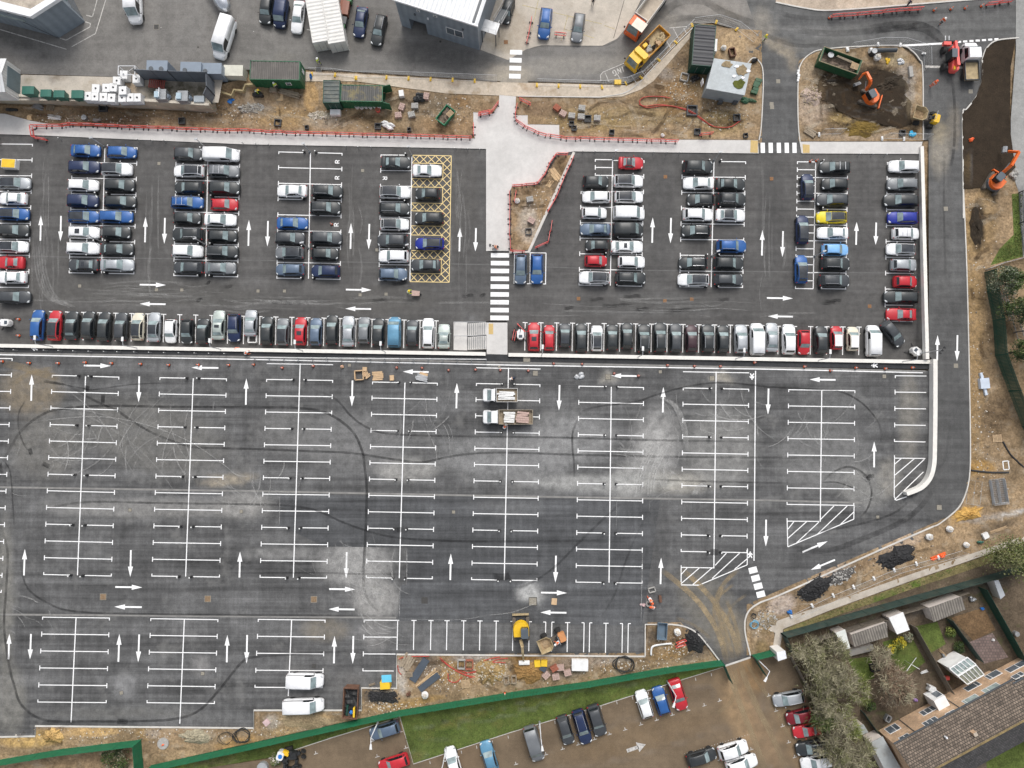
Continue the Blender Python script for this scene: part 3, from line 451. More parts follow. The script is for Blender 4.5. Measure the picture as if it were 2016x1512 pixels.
wall_thing('yard_wall', [(-70, 183.5), (0, 187), (150, 191), (300, 198), (412, 205.5)], .3, -2.4, .18, M['wallbeige'], 'stained beige concrete retaining wall below the white tanks and green bins', lambda x, y: 2.2, pm('pale_wall_cap', (.55, .5, .42), .85))
wall_thing('yard_wall', [(413, 205), (411, 190), (409, 178)], .3, -2.4, .1, M['wallbeige'], 'short beige end wall at the grey fenced plant enclosure', lambda x, y: 2.2)
wall_thing('garden_wall', [(425, 177), (455, 187), (460, 176), (478, 178), (482, 166), (500, 165)], .25, -1.0, .5, pm('sandstone', (.36, .29, .16), .9, var=.2), 'stepped sandstone block wall left of the green site cabin', lambda x, y: 1.0)
# ---- painted markings
def seg(mb, a, b, w, h, off=.024):
 A, B = W(*a, h(*a) + off), W(*b, h(*b) + off); d = B - A; n = Vector((-d.y, d.x, 0)).normalized() * w / 2
 mb.face([A + n, A - n, B - n, B + n])
LW = .125
BOL = []
def bays(parent, tl, tr, bl, br, n, h, center=True, bol=(), cap='lr', mid=None, left=True, right=True, name='bay_marking', top_mid=0, bot_mid=0, gap=12.5):
 mb = MB(); o_ = .024; P = [W(*p, h(*p) + o_) for p in (tl, tr, bl, br)]
 def q(p, d, s, w=LW):
  nn = Vector((-d.y, d.x, 0)) * w / 2; a, b = p, p + d * s; mb.face([a + nn, a - nn, b - nn, b + nn])
 mids = []
 for i in range(n):
  t = i / (n - 1) if n > 1 else 0; L, Rr = P[0].lerp(P[2], t), P[1].lerp(P[3], t); d = (Rr - L); ln = d.length; d.normalize(); up = Vector((-d.y, d.x, 0))
  c = (L + Rr) / 2 if mid is None else L.lerp(Rr, mid); mids.append(c)
  if i in bol:
   g_ = gap * .0745
   if left: q(L, d, (c - L).length - g_)
   if right: q(Rr, -d, (Rr - c).length - g_)
   for s in ((-1,) if left and not right else (1,) if right and not left else (-1, 1)): BOL.append(c + d * s * g_ * .93)
  else:
   if left and right: q(L, d, ln)
   elif left: q(L, d, (c - L).length)
   else: q(c, d, (Rr - c).length)
  for e, on in ((L, 'l' in cap and left), (Rr, 'r' in cap and right)):
   if on:
    u0, u1 = (.34 if i > 0 else .06), (.34 if i < n - 1 else .06); p = e + up * u0; p.z += .0025
    q(p, -up, u0 + u1)
 if center:
  d = (mids[-1] - mids[0]).normalized(); a = mids[0].copy(); a.z += .005; a -= d * top_mid * .0745; q(a, d, (mids[-1] - mids[0]).length + (bot_mid + top_mid) * .0745, LW * 1.15)
 return struct(mb.build(name, M['white'], parent))
U, L_ = z_up, z_low
b4 = (0, 3, 6, 8)
bays(up, (-40, 283), (64, 284), (-46, 565), (56, 566), 10, U, False, cap='r')
bays(up, (143, 288.5), (270, 291), (136, 537), (263.5, 539), 9, U, bol=b4)
bays(up, (347, 292), (472, 296), (342, 542.5), (468, 545), 9, U, bol=b4)
bays(up, (549, 299), (673.5, 302), (545, 547.5), (669.5, 550), 9, U, bol=b4)
bays(up, (750, 305), (872, 306), (746, 552), (868, 553.5), 9, U, bol=b4, right=False, cap='l')
bays(up, (1144, 315), (1268, 316.5), (1140, 561), (1263, 563.5), 9, U, left=False, bol=(5, 8))
bays(up, (1144, 377.5), (1268, 378), (1140, 561), (1263, 563.5), 7, U, right=False, center=False, bol=(4, 6))
bays(up, (1172, 314), (1207, 314.5), (1172, 345), (1207, 345.5), 3, U, center=False, cap='l')
bays(up, (1343.5, 317.5), (1468, 318.5), (1338, 564.5), (1462, 566), 9, U, bol=b4)
bays(up, (1606, 318.5), (1669, 319.5), (1601, 568), (1665, 569), 9, U, center=False, cap='r', bol=(0, 3, 6, 8), mid=0, left=False)
bays(up, (1570, 318.5), (1606, 318.8), (1566, 568), (1601, 568.5), 17, U, center=False, cap='l')
mb = MB(); seg(mb, (1606, 318), (1601, 568), LW, U); seg(mb, (1007, 497), (1075, 498), LW, U); seg(mb, (1013, 498), (1012, 558), LW, U); seg(mb, (1044, 498), (1043, 558), LW, U); seg(mb, (1075, 498), (1074, 559), LW, U)
seg(mb, (1038, 558.5), (1047, 558.5), LW, U, .027); seg(mb, (1069, 559), (1075, 559), LW, U, .027); struct(mb.build('bay_marking', M['white'], up))
bays(up, (1747, 320), (1802, 320), (1742, 632), (1797, 633), 11, U, center=False, cap='l')
for x0, y0, n, st, s_ in ((101.5, 613.5, 25, 31.55, .0238), (1034, 635, 16, 31.1, .0125), (1532.5, 642.3, 6, 31.8, .01)):
 mb = MB()
 for i in range(n):
  x = x0 + st * i; y = y0 + s_ * st * i; seg(mb, (x, y), (x - 1.0, y + 55), LW, U); seg(mb, (x - 5, y - .2), (x + 5, y + .2), LW, U, .027)
 struct(mb.build('bay_marking', M['white'], up))
l5 = (0, 3, 6, 9, 12)
bays(lot, (-45, 705), (24, 706), (-62, 1165), (2.5, 1166), 15, L_, False, cap='r')
bays(lot, (103, 738.7), (234, 742.5), (86, 1131), (219, 1134), 13, L_, bol=l5)
bays(lot, (315, 743.5), (446, 746), (299, 1134), (432, 1136), 13, L_, bol=l5)
bays(lot, (525, 747), (655, 749), (512, 1136.5), (643, 1138), 13, L_, bol=l5, top_mid=32)
bays(lot, (733.5, 752), (861, 754.5), (721, 1137), (851, 1139.5), 13, L_, bol=l5)
bays(lot, (938, 755), (1063, 757.5), (928.5, 1141), (1057, 1143), 13, L_, bol=l5, top_mid=32)
bays(lot, (1140, 760.2), (1267, 763), (1134, 1146), (1264, 1148), 13, L_, bol=l5)
bays(lot, (1345, 763.8), (1474, 766.3), (1341, 1085.5), (1470.5, 1088), 11, L_, bol=(0, 3, 6, 9, 10), top_mid=33, bot_mid=31)
bays(lot, (1552.7, 767.2), (1683, 769.2), (1549.5, 993), (1681, 995), 8, L_, bot_mid=32)
bays(lot, (1762.5, 739.7), (1824, 740.3), (1761, 869), (1822, 870), 5, L_, False, cap='l')
for a, b in (((526, 715.8), (655, 718)), ((938.5, 724), (1063.5, 726.5)), ((1345.5, 731.8), (1474, 734))): bays(lot, a, b, a, b, 1, L_, False)
bays(lot, (84, 1215), (215.5, 1216.7), (74.5, 1382), (209, 1383.3), 6, L_, bot_mid=37)
bays(lot, (297, 1218), (429, 1220), (289.5, 1383.3), (422, 1385), 6, L_, bot_mid=38)
bays(lot, (508.5, 1219.4), (640, 1221), (502, 1353), (634.5, 1353.8), 5, L_, bot_mid=16)
bays(lot, (717, 1220.8), (786, 1221.3), (714.5, 1320.7), (775, 1321), 4, L_, False, cap='l')
mb = MB(); seg(mb, (783, 1221), (781.5, 1280), LW, L_)
for x, s, y in ((815, 0, 1221.5), (848.5, 0, 1221.8), (880, 0, 1222), (913, 0, 1222.2), (945, 0, 1222.4), (977, 0, 1222.7), (1010, 0, 1223.5), (1042, 0, 1224), (1074.5, -1, 1224.6), (1086.5, 1, 1224.8), (1117.5, 0, 1225.7), (1150, -1, 1226), (1161, 1, 1226.2), (1193, 0, 1227), (1225.5, -1, 1227.5), (1237, 1, 1227.7)):
 seg(mb, (x, y), (x - 1, y + 58), LW, L_); seg(mb, (x - (5 if s <= 0 else 0), y), (x + (5 if s >= 0 else 0), y), LW, L_, .027)
struct(mb.build('bay_marking', M['white'], lot))
def hatch(parent, poly, lines, h, mat, name='hatch_marking', w=LW):
 mb = MB()
 for k, (a, b) in enumerate(zip(poly, poly[1:])): seg(mb, a, b, w, h, .024 + .002 * (k % 3))
 for k, (a, b) in enumerate(lines): seg(mb, a, b, w, h, .031 + .002 * (k % 2))
 return struct(mb.build(name, mat, parent))
hatch(lot, [(1761, 896), (1760.5, 978), (1764, 985), (1785, 978)], [((1761, 902), (1822, 902.5)), ((1761, 914), (1774, 903)), ((1761, 936), (1800, 903)), ((1761, 960), (1820, 904)), ((1761, 984), (1818, 929))], L_, M['white'])
hatch(lot, [(1681.5, 995), (1681, 1022), (1551, 1076.5), (1549.5, 1020)], [((1549.5, 1026), (1613, 1026.5)), ((1551, 1042), (1563, 1027)), ((1551, 1060), (1588, 1027)), ((1568, 1069), (1612, 1028)), ((1615, 1023), (1642, 996)), ((1610, 1051), (1668, 996)), ((1655, 1032), (1681, 1008))], L_, M['white'])
hatch(lot, [(1471.5, 1080), (1471, 1112), (1376, 1152), (1341, 1151.5), (1341, 1113)], [((1341, 1117), (1405, 1118)), ((1341, 1131), (1353, 1118)), ((1341, 1149), (1377, 1118)), ((1364, 1151), (1402, 1118)), ((1408, 1113), (1430, 1089)), ((1402, 1139), (1456, 1089)), ((1446, 1121), (1471, 1100))], L_, M['white'])
mb = MB()
for a, b in (((-60, 697.5), (0, 698.2)), ((0, 698.2), (504, 707.8)), ((504, 707.8), (1008, 718.8)), ((1008, 718.8), (1512, 726.8)), ((1512, 726.8), (1817, 733.8)), ((1487.5, 730), (1484.5, 1104))): seg(mb, a, b, .15, L_)
struct(mb.build('lane_marking', M['white'], lot))
AR = MB(); AR.face([(0, -.12, 0), (2.35, -.12, 0), (2.35, .12, 0), (0, .12, 0)]); AR.face([(2.3, -.36, .002), (3.75, 0, .002), (2.3, .36, .002)]); ARM = AR.mesh('direction_arrow', M['white'])
def arrows(parent, h, L):
 for a, b in L:
  A, B = W(*a, h(*a) + .024), W(*b, h(*b) + .024); d = B - A
  o = bpy.data.objects.new('direction_arrow', ARM); C.objects.link(o); o.location = (A.x, A.y, max(A.z, B.z)); o.rotation_euler = (0, 0, math.atan2(d.y, d.x)); o.scale = (d.length / 3.75, 1, 1); o.parent = parent; struct(o)
vu = lambda x, y0, y1, k=1.2: ((x - k * .5, y1), (x + k * .5, y0))
vd = lambda x, y0, y1, k=1.2: ((x + k * .5, y0), (x - k * .5, y1))
hr = lambda x0, x1, y: ((x0, y - .4), (x1, y + .4))
hl = lambda x0, x1, y: ((x1, y + .4), (x0, y - .4))
arrows(up, U, [vu(80, 424, 474), vd(119.5, 425, 475), vu(286, 427, 477), vd(324, 429, 480), vu(489.5, 433, 484), vd(527, 435, 485), vu(690.5, 439, 490), vd(726.5, 441, 491), vu(905, 448, 495), vd(936.5, 449, 495), vu(1284.5, 428, 478), vd(1320.5, 429, 479), vu(1500.5, 453, 503), vd(1541, 455, 506), vu(1686, 437, 482), vd(1724.5, 438, 482),
 hr(275, 327, 560.8), hl(275, 326, 598.5), hr(681, 731.5, 570.5), hl(680, 730.5, 608), hr(1510, 1561, 587), hl(1512, 1561, 623)])
arrows(road, z_ramp, [vu(1845, 660, 709, 0), vd(1884, 660, 711, 0)])
arrows(lot, L_, [hr(165, 218, 720), hl(377, 430, 724), vu(62, 737, 789), vd(273.5, 741, 792), vu(484.5, 745, 797), vd(693.3, 749, 800), hl(793, 844, 732), vu(899, 754, 804), vd(1101, 758, 808), hl(1203, 1254, 740), vu(1305.5, 762, 812), hl(1594, 1645, 747.5), vd(1512.5, 765, 816), vu(1721, 869, 920, .2),
 vu(48, 1081, 1133, 2), vd(257, 1083, 1136), vu(472, 1086, 1137), vd(682, 1087, 1139), vu(887, 1090, 1142), vd(1094, 1094, 1147), vu(1301, 1098, 1150), hr(227, 280, 1156), hl(225, 279, 1195), hr(648, 699, 1160), hl(647, 698, 1199.5), hr(1065, 1116, 1167), hl(1064, 1115, 1206), vd(1508, 1023, 1076, .6),
 ((1580, 1087), (1629.5, 1065.5)), ((1644, 1102), (1596, 1122)), vu(17.5, 1248, 1298, 2), vd(60, 1248, 1298, 2), vu(234, 1248, 1303, 2), vd(273, 1249, 1304, 2), vu(447, 1250, 1304), vd(486, 1250, 1306), vu(658, 1252, 1306), vd(695, 1252, 1307)])
def stripes(parent, L, h, w, name='crossing_marking', mat=None, off=.026):
 mb = MB()
 for a, b in L: seg(mb, a, b, w, h, off)
 return struct(mb.build(name, mat or M['white'], parent))
stripes(up, [((966.5 - i * .15, 502.5 + 15.4 * i), (1002.5 - i * .12, 502.8 + 15.4 * i)) for i in range(9)], U, .66)
stripes(aisle, [((x, 281), (x + .4, 301)) for x in (1501.5, 1517.2, 1533.2, 1548.8, 1564)], U, .63)
stripes(yard, [((1004 + i * -.6, 102.5 + 15.7 * i), (1028 - i * 1.0, 103.2 + 15.7 * i)) for i in range(4)], U, .72)
stripes(lot, [((1474.5 + 5.1 * i, 1124.5 + 15.8 * i), (1490.5 + 5.1 * i, 1120.5 + 15.8 * i)) for i in range(4)], L_, .84)
stripes(road, [((1884 + 12.3 * i, 82.7 - .9 * i), (1892 + 12.3 * i, 82.3 - .9 * i)) for i in range(7)], U, .30, 'give_way_marking')
stripes(road, [((1774, 90), (1856, 85.5))], U, .3, 'give_way_marking')
stripes(road, [((1822, 131), (1895, 133))], U, .35, 'give_way_marking', M['whiteold'])
stripes(yard, [((0, 58), (131, 97)), ((141, 92), (188, 66)), ((188, 66), (208, 0)), ((118, 75), (130, 79)), ((130, 79), (177, 53)), ((177, 53), (178, 46)), ((178, 46), (168, 43)), ((170, 30), (182, 33)), ((182, 33), (191, 0)), ((316, 54), (500, 62)), ((604, 58), (680, 70))], z_nw, .13, 'lane_marking', M['whiteold'], .022)
stripes(yard, [((1028, 10), (1185, 47)), ((1110, 57), (1170, 75)), ((1118, 30), (1105, 80)), ((1060, 0), (1046, 60)), ((1190, 50), (1210, 57))], U, .11, 'lane_marking', M['yellowold'], .03)
stripes(yard, [((1229, 0), (1208, 75)), ((1262, 0), (1240, 46))], U, .07, 'crack_marking', pm('crack_dark', (.06, .055, .05), .9), .032)
stripes(yard, [((1183, 160), (1182, 148)), ((1182, 148), (1187, 142)), ((1187, 142), (1232, 123)), ((1318, 55), (1352, 52)), ((1191, 143), (1199, 161)), ((1215, 145), (1221, 156)), ((1242, 148), (1258, 170)), ((1262, 137), (1276, 157)), ((1280, 120), (1290, 137)), ((1313, 82), (1322, 97)), ((1325, 55), (1338, 80)), ((1346, 55), (1352, 67))], U, .10, 'lane_marking', M['whiteold'], .112)
def glyph(parent, strokes, h, O, ux, uy, w, mat, name, off=.028):
 """strokes in letter units; O = pixel of the letter's foot, ux/uy = pixel vectors of letter right/up"""
 mb = MB(); k = 0
 for S in strokes:
  P = [W(O[0] + x * ux[0] + y * uy[0], O[1] + x * ux[1] + y * uy[1], h(*O) + off + .0015 * k) for x, y in S]; k += 1
  A, B = offset_line(P, w)
  for i in range(len(P) - 1): mb.face([A[i], B[i], B[i + 1], A[i + 1]])
 return struct(mb.build(name, mat, parent))
arc = lambda cx, cy, rx, ry, a0, a1, n=9: [(cx + rx * math.cos(R(a0 + (a1 - a0) * i / n)), cy + ry * math.sin(R(a0 + (a1 - a0) * i / n))) for i in range(n + 1)]
RL = [[(0, 0), (0, 1)], [(0, .97), (.4, .97)] + arc(.4, .73, .3, .24, 90, -90) + [(0, .49)], [(.35, .5), (.75, 0)]]
for O, ux, uy in (((668.3, 321), (0, -7.4), (-8.4, 0)), ((668, 352.5), (0, -7.4), (-8.4, 0)), ((666.3, 445), (0, -7.4), (-8.4, 0)), ((753.5, 348.4), (0, 7.4), (8.4, 0))): glyph(up, RL, U, O, ux, uy, .13, M['white'], 'lettering_marking')
bx, by = (-.93, .37), (.37, 1.0)
for O, S in (((1224.5, 131), [[(0, 0), (0, 1)]]), ((1220, 133), [[(0, 0), (0, 1)], [(0, 1), (.62, 0)], [(.62, 0), (.62, 1)]]), ((1211, 137), [arc(.35, .5, .34, .5, 50, 330, 12), [(.66, .25), (.66, .5)], [(.66, .5), (.4, .5)]])):
 glyph(yard, S, U, O, (-8.3, 3.4), (3.4, 10.5), .14, M['whiteold'], 'lettering_marking', .114)
def walker(O, ux, uy, parent, h):
 mb = MB(); T = lambda x, y, k=0: W(O[0] + x * ux[0] + y * uy[0], O[1] + x * ux[1] + y * uy[1], h(*O) + .026 + k * .002)
 mb.face([T(.09 * math.cos(a), .9 + .1 * math.sin(a)) for a in [i * math.pi / 5 for i in range(10)]])
 mb.face([T(-.14, .78, 1), T(.12, .78, 1), T(.12, .40, 1), T(-.12, .40, 1)])
 for k, S in enumerate(([(-.02, .45), (.16, .22), (.24, 0)], [(-.02, .45), (-.14, .22), (-.3, .02)], [(.05, .74), (.24, .58), (.33, .45)], [(-.08, .74), (-.24, .6), (-.26, .42)])):
  P = [T(x, y, 2 + k) for x, y in S]; A, B = offset_line(P, .17)
  for i in range(2): mb.face([A[i], B[i], B[i + 1], A[i + 1]])
 struct(mb.build('pedestrian_marking', M['white'], parent))
walker((74, 685.6), (0, 13), (-13, 0), lot, L_); walker((1728, 719.2), (0, -13), (-13, 0), lot, L_); walker((1480.5, 735), (-13, 0), (0, 13), lot, L_); walker((1477, 1098.5), (13, 0), (0, -13), lot, L_)
mb = MB()
X0, X1, X2 = 811, 872.5, 888.5
def yl(a, b): seg(mb, (a[0] - (a[1] - 306) * .0165, a[1] + (a[0] - 811) * .016), (b[0] - (b[1] - 306) * .0165, b[1] + (b[0] - 811) * .016) , .10, U, .024 + .0012 * (len(mb.f) % 6))
SB = [(305.5, 321), (351.5, 368), (399.5, 415), (444.5, 462.5), (493, 509.5), (538, 554.5)]
for a, b in SB:
 yl((X0, a), (X1, a)); yl((X0, b), (X1, b))
 n = 4; st = (X1 - X0) / n
 for i in range(n): yl((X0 + i * st, a), (X0 + (i + 1) * st, b)); yl((X0 + i * st, b), (X0 + (i + 1) * st, a))
for (a, b), (c, d) in zip(SB, SB[1:]): yl((X1, b), (X1, c))
yl((X1, 305.5), (X2, 305.5)); yl((X1, 554.5), (X2, 554.5)); yl((X2, 305.5), (X2, 554.5))
for i in range(16):
 s = 249 / 16; yl((X1, 305.5 + i * s), (X2, 305.5 + (i + 1) * s)); yl((X2, 305.5 + i * s), (X1, 305.5 + (i + 1) * s))
struct(mb.build('hatch_marking', M['yellow'], up))
glyph(up, [[(0, .9), (0, .45), (.4, .45), (.55, .1)], arc(.1, .3, .3, .3, 110, 340)], U, (857, 531), (0, -7), (-8, 0), .09, M['yellow'], 'symbol_marking')
mb = MB(); T = lambda x, y: W(1234 + x * 36.5 - y * -4.0 * 0 + y * 5.5, 1478 - x * 12.5 + y * 15 , LOW + .03)
mb.face([T(0, -.2), T(0, .25), T(.62, .25), T(.62, -.2)]); mb.face([T(.58, -.62), T(.58, .66), T(1.02, .02)]); struct(mb.build('direction_arrow', M['whiteold'], None))
mb = MB()
for x, y in ((622, 1484), (649, 1453), (734, 1459), (743, 1490), (799, 1473), (789, 1441), (1016, 1505), (1075, 1486), (1108, 1475), (1139, 1466), (1171, 1456), (1200, 1446), (1231, 1437), (1262, 1427), (1293, 1418), (1324, 1408), (1355, 1399), (1387, 1389.5), (1417, 1380), (1417, 1496), (1479, 1476), (1514, 1370), (1528, 1400), (1541, 1430), (1553, 1462), (1565, 1491)):
 seg(mb, (x - 4, y + 1.2), (x + 4, y - 1.2), .1, L_, .03); seg(mb, (x, y), (x - 1.2, y - 5), .1, L_, .033)
for x, y in ((1030, 1438), (1060, 1428.5), (1092, 1419), (1122, 1409), (1153, 1399.5), (1183, 1390), (1214, 1380.5), (1245, 1371), (1276, 1362), (1307, 1353), (1369, 1334), (1400, 1325), (846, 1498), (877, 1488), (908, 1478), (938, 1468), (969, 1458), (1000, 1448)): seg(mb, (x, y), (x + 1, y + 6), .1, L_, .03)
for i in range(24): x = 1347 + i * 5.4; y = 1484 - i * 1.62; seg(mb, (x, y), (x + 1.2, y), .1, L_, .03)
struct(mb.build('stud_marking', M['whiteold'], None))
# ---- tyre marks, skids and dusty swirls worn into the surfaces
def tracks(parent, mat, name, L, h, off0):
 mb = MB()
 for k, (pts, w, al) in enumerate(L): ribbon(mb, [W(x, y, h(x, y) + off0 + .0007 * k) for x, y in smooth_line(pts, 8)], w * (1.05 if mat == M['tyre'] else 1), al * (.62 if mat == M['tyre'] else 1))
 return alpha_build(mb, name, mat, parent)
dk = [([(72, 749), (100, 754), (130, 758), (150, 768), (175, 783), (208, 799), (230, 808), (262, 830), (300, 852), (345, 870), (380, 880), (430, 882), (504, 884), (600, 888), (690, 892), (780, 905), (830, 910), (880, 900), (930, 893), (1000, 891), (1130, 895), (1300, 899), (1512, 901), (1600, 901), (1690, 897), (1722, 884)], .30, .75),
      ([(-10, 930), (10, 900), (40, 850), (80, 818), (120, 805), (210, 799), (340, 801), (504, 802), (580, 803), (640, 812), (690, 845), (712, 885), (718, 920), (722, 965), (720, 1040), (716, 1120), (718, 1165), (735, 1195), (756, 1210)], .34, .85),
      ([(54, 782), (38, 810), (36, 840), (45, 870), (60, 895)], .2, .6), ([(58, 882), (62, 896)], .5, .9), ([(83, 912), (98, 919)], .6, .9), ([(160, 762), (176, 768), (200, 765), (260, 757), (340, 753)], .18, .6), ([(165, 763), (176, 766)], .7, .9), ([(203, 776), (202, 795)], .5, .9), ([(122, 756), (140, 760), (185, 768)], .2, .5), ([(85, 750), (128, 757)], .35, .8),
      ([(612, 765), (660, 785), (690, 818), (720, 840), (760, 853), (850, 858), (1000, 860), (1130, 862), (1260, 866), (1440, 869), (1660, 873)], .28, .7), ([(1140, 820), (1150, 808), (1180, 800), (1250, 791), (1290, 778), (1340, 764), (1390, 755), (1440, 754), (1520, 762), (1600, 766), (1650, 770), (1690, 788), (1722, 820), (1735, 850), (1732, 880)], .24, .8), ([(1140, 820), (1128, 850), (1127, 880), (1130, 910), (1131, 940)], .28, .85),
      ([(1260, 943), (1400, 948), (1560, 951)], .26, .6), ([(1617, 950), (1640, 930), (1670, 919), (1698, 930), (1712, 950), (1716, 975), (1706, 1005), (1690, 1020)], .26, .9), ([(1617, 950), (1650, 950), (1690, 965)], .2, .8), ([(1698, 938), (1722, 937)], .5, .95), ([(1704, 948), (1712, 940)], .6, .9),
      ([(-5, 1000), (6, 1050), (15, 1090), (12, 1160), (8, 1230), (16, 1300), (28, 1350), (44, 1390), (90, 1418), (180, 1420), (260, 1420), (340, 1416), (390, 1400), (430, 1360), (475, 1305), (505, 1293), (600, 1287), (700, 1280), (780, 1277)], .32, .8), ([(6, 905), (20, 930), (25, 990), (28, 1040)], .22, .7), ([(230, 1420), (252, 1421)], .7, .9), ([(0, 910), (5, 935)], .4, .8),
      ([(38, 1080), (50, 1150), (90, 1185), (150, 1204), (300, 1209), (500, 1211), (640, 1212), (780, 1213)], .26, .75), ([(60, 1028), (100, 1000), (180, 988), (300, 990), (504, 993), (560, 995), (620, 1004), (680, 1030), (760, 1055), (860, 1064), (1000, 1066), (1200, 1062), (1330, 1045)], .28, .7), ([(420, 1128), (640, 1128), (700, 1130), (800, 1130)], .2, .5),
      ([(1000, 1160), (1040, 1150), (1090, 1118), (1140, 1068), (1190, 1020), (1230, 985)], .3, .5), ([(1180, 1220), (1210, 1170), (1230, 1110), (1250, 1060), (1275, 1010)], .26, .4), ([(1560, 1078), (1600, 1085), (1640, 1082), (1700, 1060), (1770, 1030), (1810, 1000), (1840, 960)], .7, .55), ([(1560, 1050), (1620, 1045), (1700, 1030), (1760, 1010), (1792, 985)], .3, .6), ([(1830, 940), (1860, 905), (1868, 840)], .3, .25),
      ([(968, 1134), (992, 1136), (1005, 1132)], .9, .8), ([(1397, 1087), (1415, 1087)], .8, .8), ([(780, 1043), (792, 1043)], .7, .8), ([(500, 1460), (520, 1440), (512, 1420)], .1, .1)]
tracks(lot, M['tyre'], 'tyre_marking', dk, z_low, .0275)
tracks(road, M['tyre'], 'tyre_marking', [([(1874, 150), (1880, 220), (1878, 290), (1872, 330)], .4, .6), ([(1860, 300), (1858, 400), (1862, 560)], .3, .35), ([(1842, 75), (1855, 88)], .5, .5)], z_ramp, .02)
tracks(toproad, M['tyre'], 'tyre_marking', [([(1700, 62), (1760, 52), (1810, 52), (1840, 66), (1854, 84)], 1.5, .6), ([(1560, 58), (1640, 66), (1740, 58), (1900, 40)], .9, .35), ([(1500, 8), (1560, 32), (1640, 36), (1760, 30), (1990, 10)], .7, .3), ([(1490, 60), (1560, 88), (1640, 88)], .6, .4)], z_up, .02)
tracks(yard, M['tyre'], 'tyre_marking', [([(1286, 50), (1320, 14), (1350, 2), (1390, 4), (1420, 22), (1470, 42), (1500, 50)], 1.1, .40), ([(1300, 52), (1330, 38), (1370, 36), (1420, 40), (1460, 60), (1492, 84)], .9, .35), ([(1040, 100), (1066, 91), (1180, 91), (1215, 78), (1240, 55)], .16, .4)], z_up, .02)
tracks(up, M['tyre'], 'tyre_marking', [([(x - w, y), (x - w * .3, y + 1.5), (x + w * .4, y - 1), (x + w, y + .5)], .45, .75) for x, y, w in ((920, 582, 13), (950, 581, 6), (748, 591, 16), (546, 594, 10), (575, 596, 18), (790, 558, 20), (1174, 589, 16), (1245, 583, 18), (1215, 601, 30), (1120, 606, 10), (1265, 608, 14), (1340, 610, 24), (1425, 590, 12), (1632, 596, 14), (1640, 592, 18), (450, 564, 8), (392, 590, 6), (410, 556, 4))], z_up, .02)
tracks(lot, M['mudmark'], 'mud_marking', [([(1300, 1120), (1340, 1152), (1375, 1185), (1405, 1228), (1420, 1262), (1432, 1308)], .75, .9), ([(1340, 1120), (1375, 1150), (1410, 1190), (1440, 1240), (1456, 1296)], .75, .9), ([(1455, 1120), (1425, 1150), (1412, 1190), (1420, 1240), (1438, 1300)], .6, .7), ([(1430, 1180), (1448, 1230), (1462, 1290)], .5, .6), ([(1400, 1180), (1425, 1230), (1445, 1300)], .5, .6), ([(1445, 1150), (1420, 1170), (1410, 1185)], .4, .5), ([(1440, 1130), (1416, 1160), (1405, 1200), (1412, 1240)], .4, .5), ([(1470, 1170), (1440, 1195), (1430, 1235)], .4, .45), ([(1330, 1215), (1372, 1235), (1400, 1260)], .5, .35), ([(0, 715), (40, 722), (80, 735), (120, 745)], 1.0, .4), ([(20, 760), (60, 735), (110, 725)], .7, .35)], z_low, .0265)
sw = []
rd = random.Random(3)
for cx, cy, rx, ry, n, a0, a1, r0, r1 in ((1270, 890, 60, 80, 60, -100, 30, 20, 130), (1290, 940, 40, 40, 26, -120, 60, 30, 110), (1700, 960, 50, 40, 24, 20, 200, 20, 120), (730, 1160, 40, 50, 60, 100, 190, 30, 130), (690, 1110, 60, 30, 30, 90, 200, 40, 120), (140, 890, 80, 60, 26, 0, 200, 40, 150), (300, 860, 120, 60, 20, 150, 250, 60, 200), (840, 860, 60, 60, 16, -30, 60, 40, 120), (480, 960, 80, 40, 20, 0, 180, 30, 120), (1440, 830, 80, 60, 26, 60, 200, 40, 140), (1620, 850, 80, 60, 20, 0, 180, 40, 140), (740, 1250, 50, 30, 20, 60, 160, 30, 100), (60, 1220, 60, 40, 14, -80, 0, 30, 90), (200, 820, 160, 60, 16, -80, -20, 200, 500)):
 for _ in range(n):
  x, y, r = cx + rd.gauss(0, rx * .5), cy + rd.gauss(0, ry * .5), rd.uniform(r0, r1); t = rd.uniform(a0, a1); sp_ = rd.uniform(16, 60)
  X0_, Y0_ = x - r * math.cos(R(t)), y - r * math.sin(R(t))
  sw.append(([(X0_ + r * math.cos(R(t + sp_ * (k / 3 - .5))), Y0_ + r * math.sin(R(t + sp_ * (k / 3 - .5)))) for k in range(4)], rd.uniform(.06, .2), rd.uniform(.12, .5)))
for x in (1252, 1258, 1263, 1275, 1281, 1286): sw.append(([(x, 977), (x + 3, 940), (x + 16, 905), (x + 36, 870)], .22, .6))
for k in range(4): sw.append(([(1362 + k * 3, 976), (1370 + k * 3, 960), (1384 + k * 3, 950)], .2, .5)); sw.append(([(1296 + k * 4, 780 + k), (1325 + k * 3, 800), (1342 + k * 3, 840), (1349 + k * 2, 890)], .2, .45))
sw += [([(788, 1150), (786, 1216)], .1, .8), ([(801, 1080), (801, 1150)], .1, .8), ([(551, 974), (550, 1035)], .1, .5), ([(1265, 1080), (1262, 1228)], .08, .7), ([(1214, 980), (1213, 1045)], .08, .4), ([(960, 1211), (1010, 1205), (1060, 1185)], .12, .5), ([(783, 1218), (900, 1220), (960, 1211)], .12, .35), ([(0, 1072), (300, 1073), (640, 1076)], .08, .5)]
sw = [(p, w, a) for p, w, a in sw if all(8 < x < 1815 and 735 < y < 1275 and not (x > 1480 and y > 1010) for x, y in p)]
tracks(lot, M['dustmark'], 'dust_marking', sw, z_low, .0180)
sw2 = []
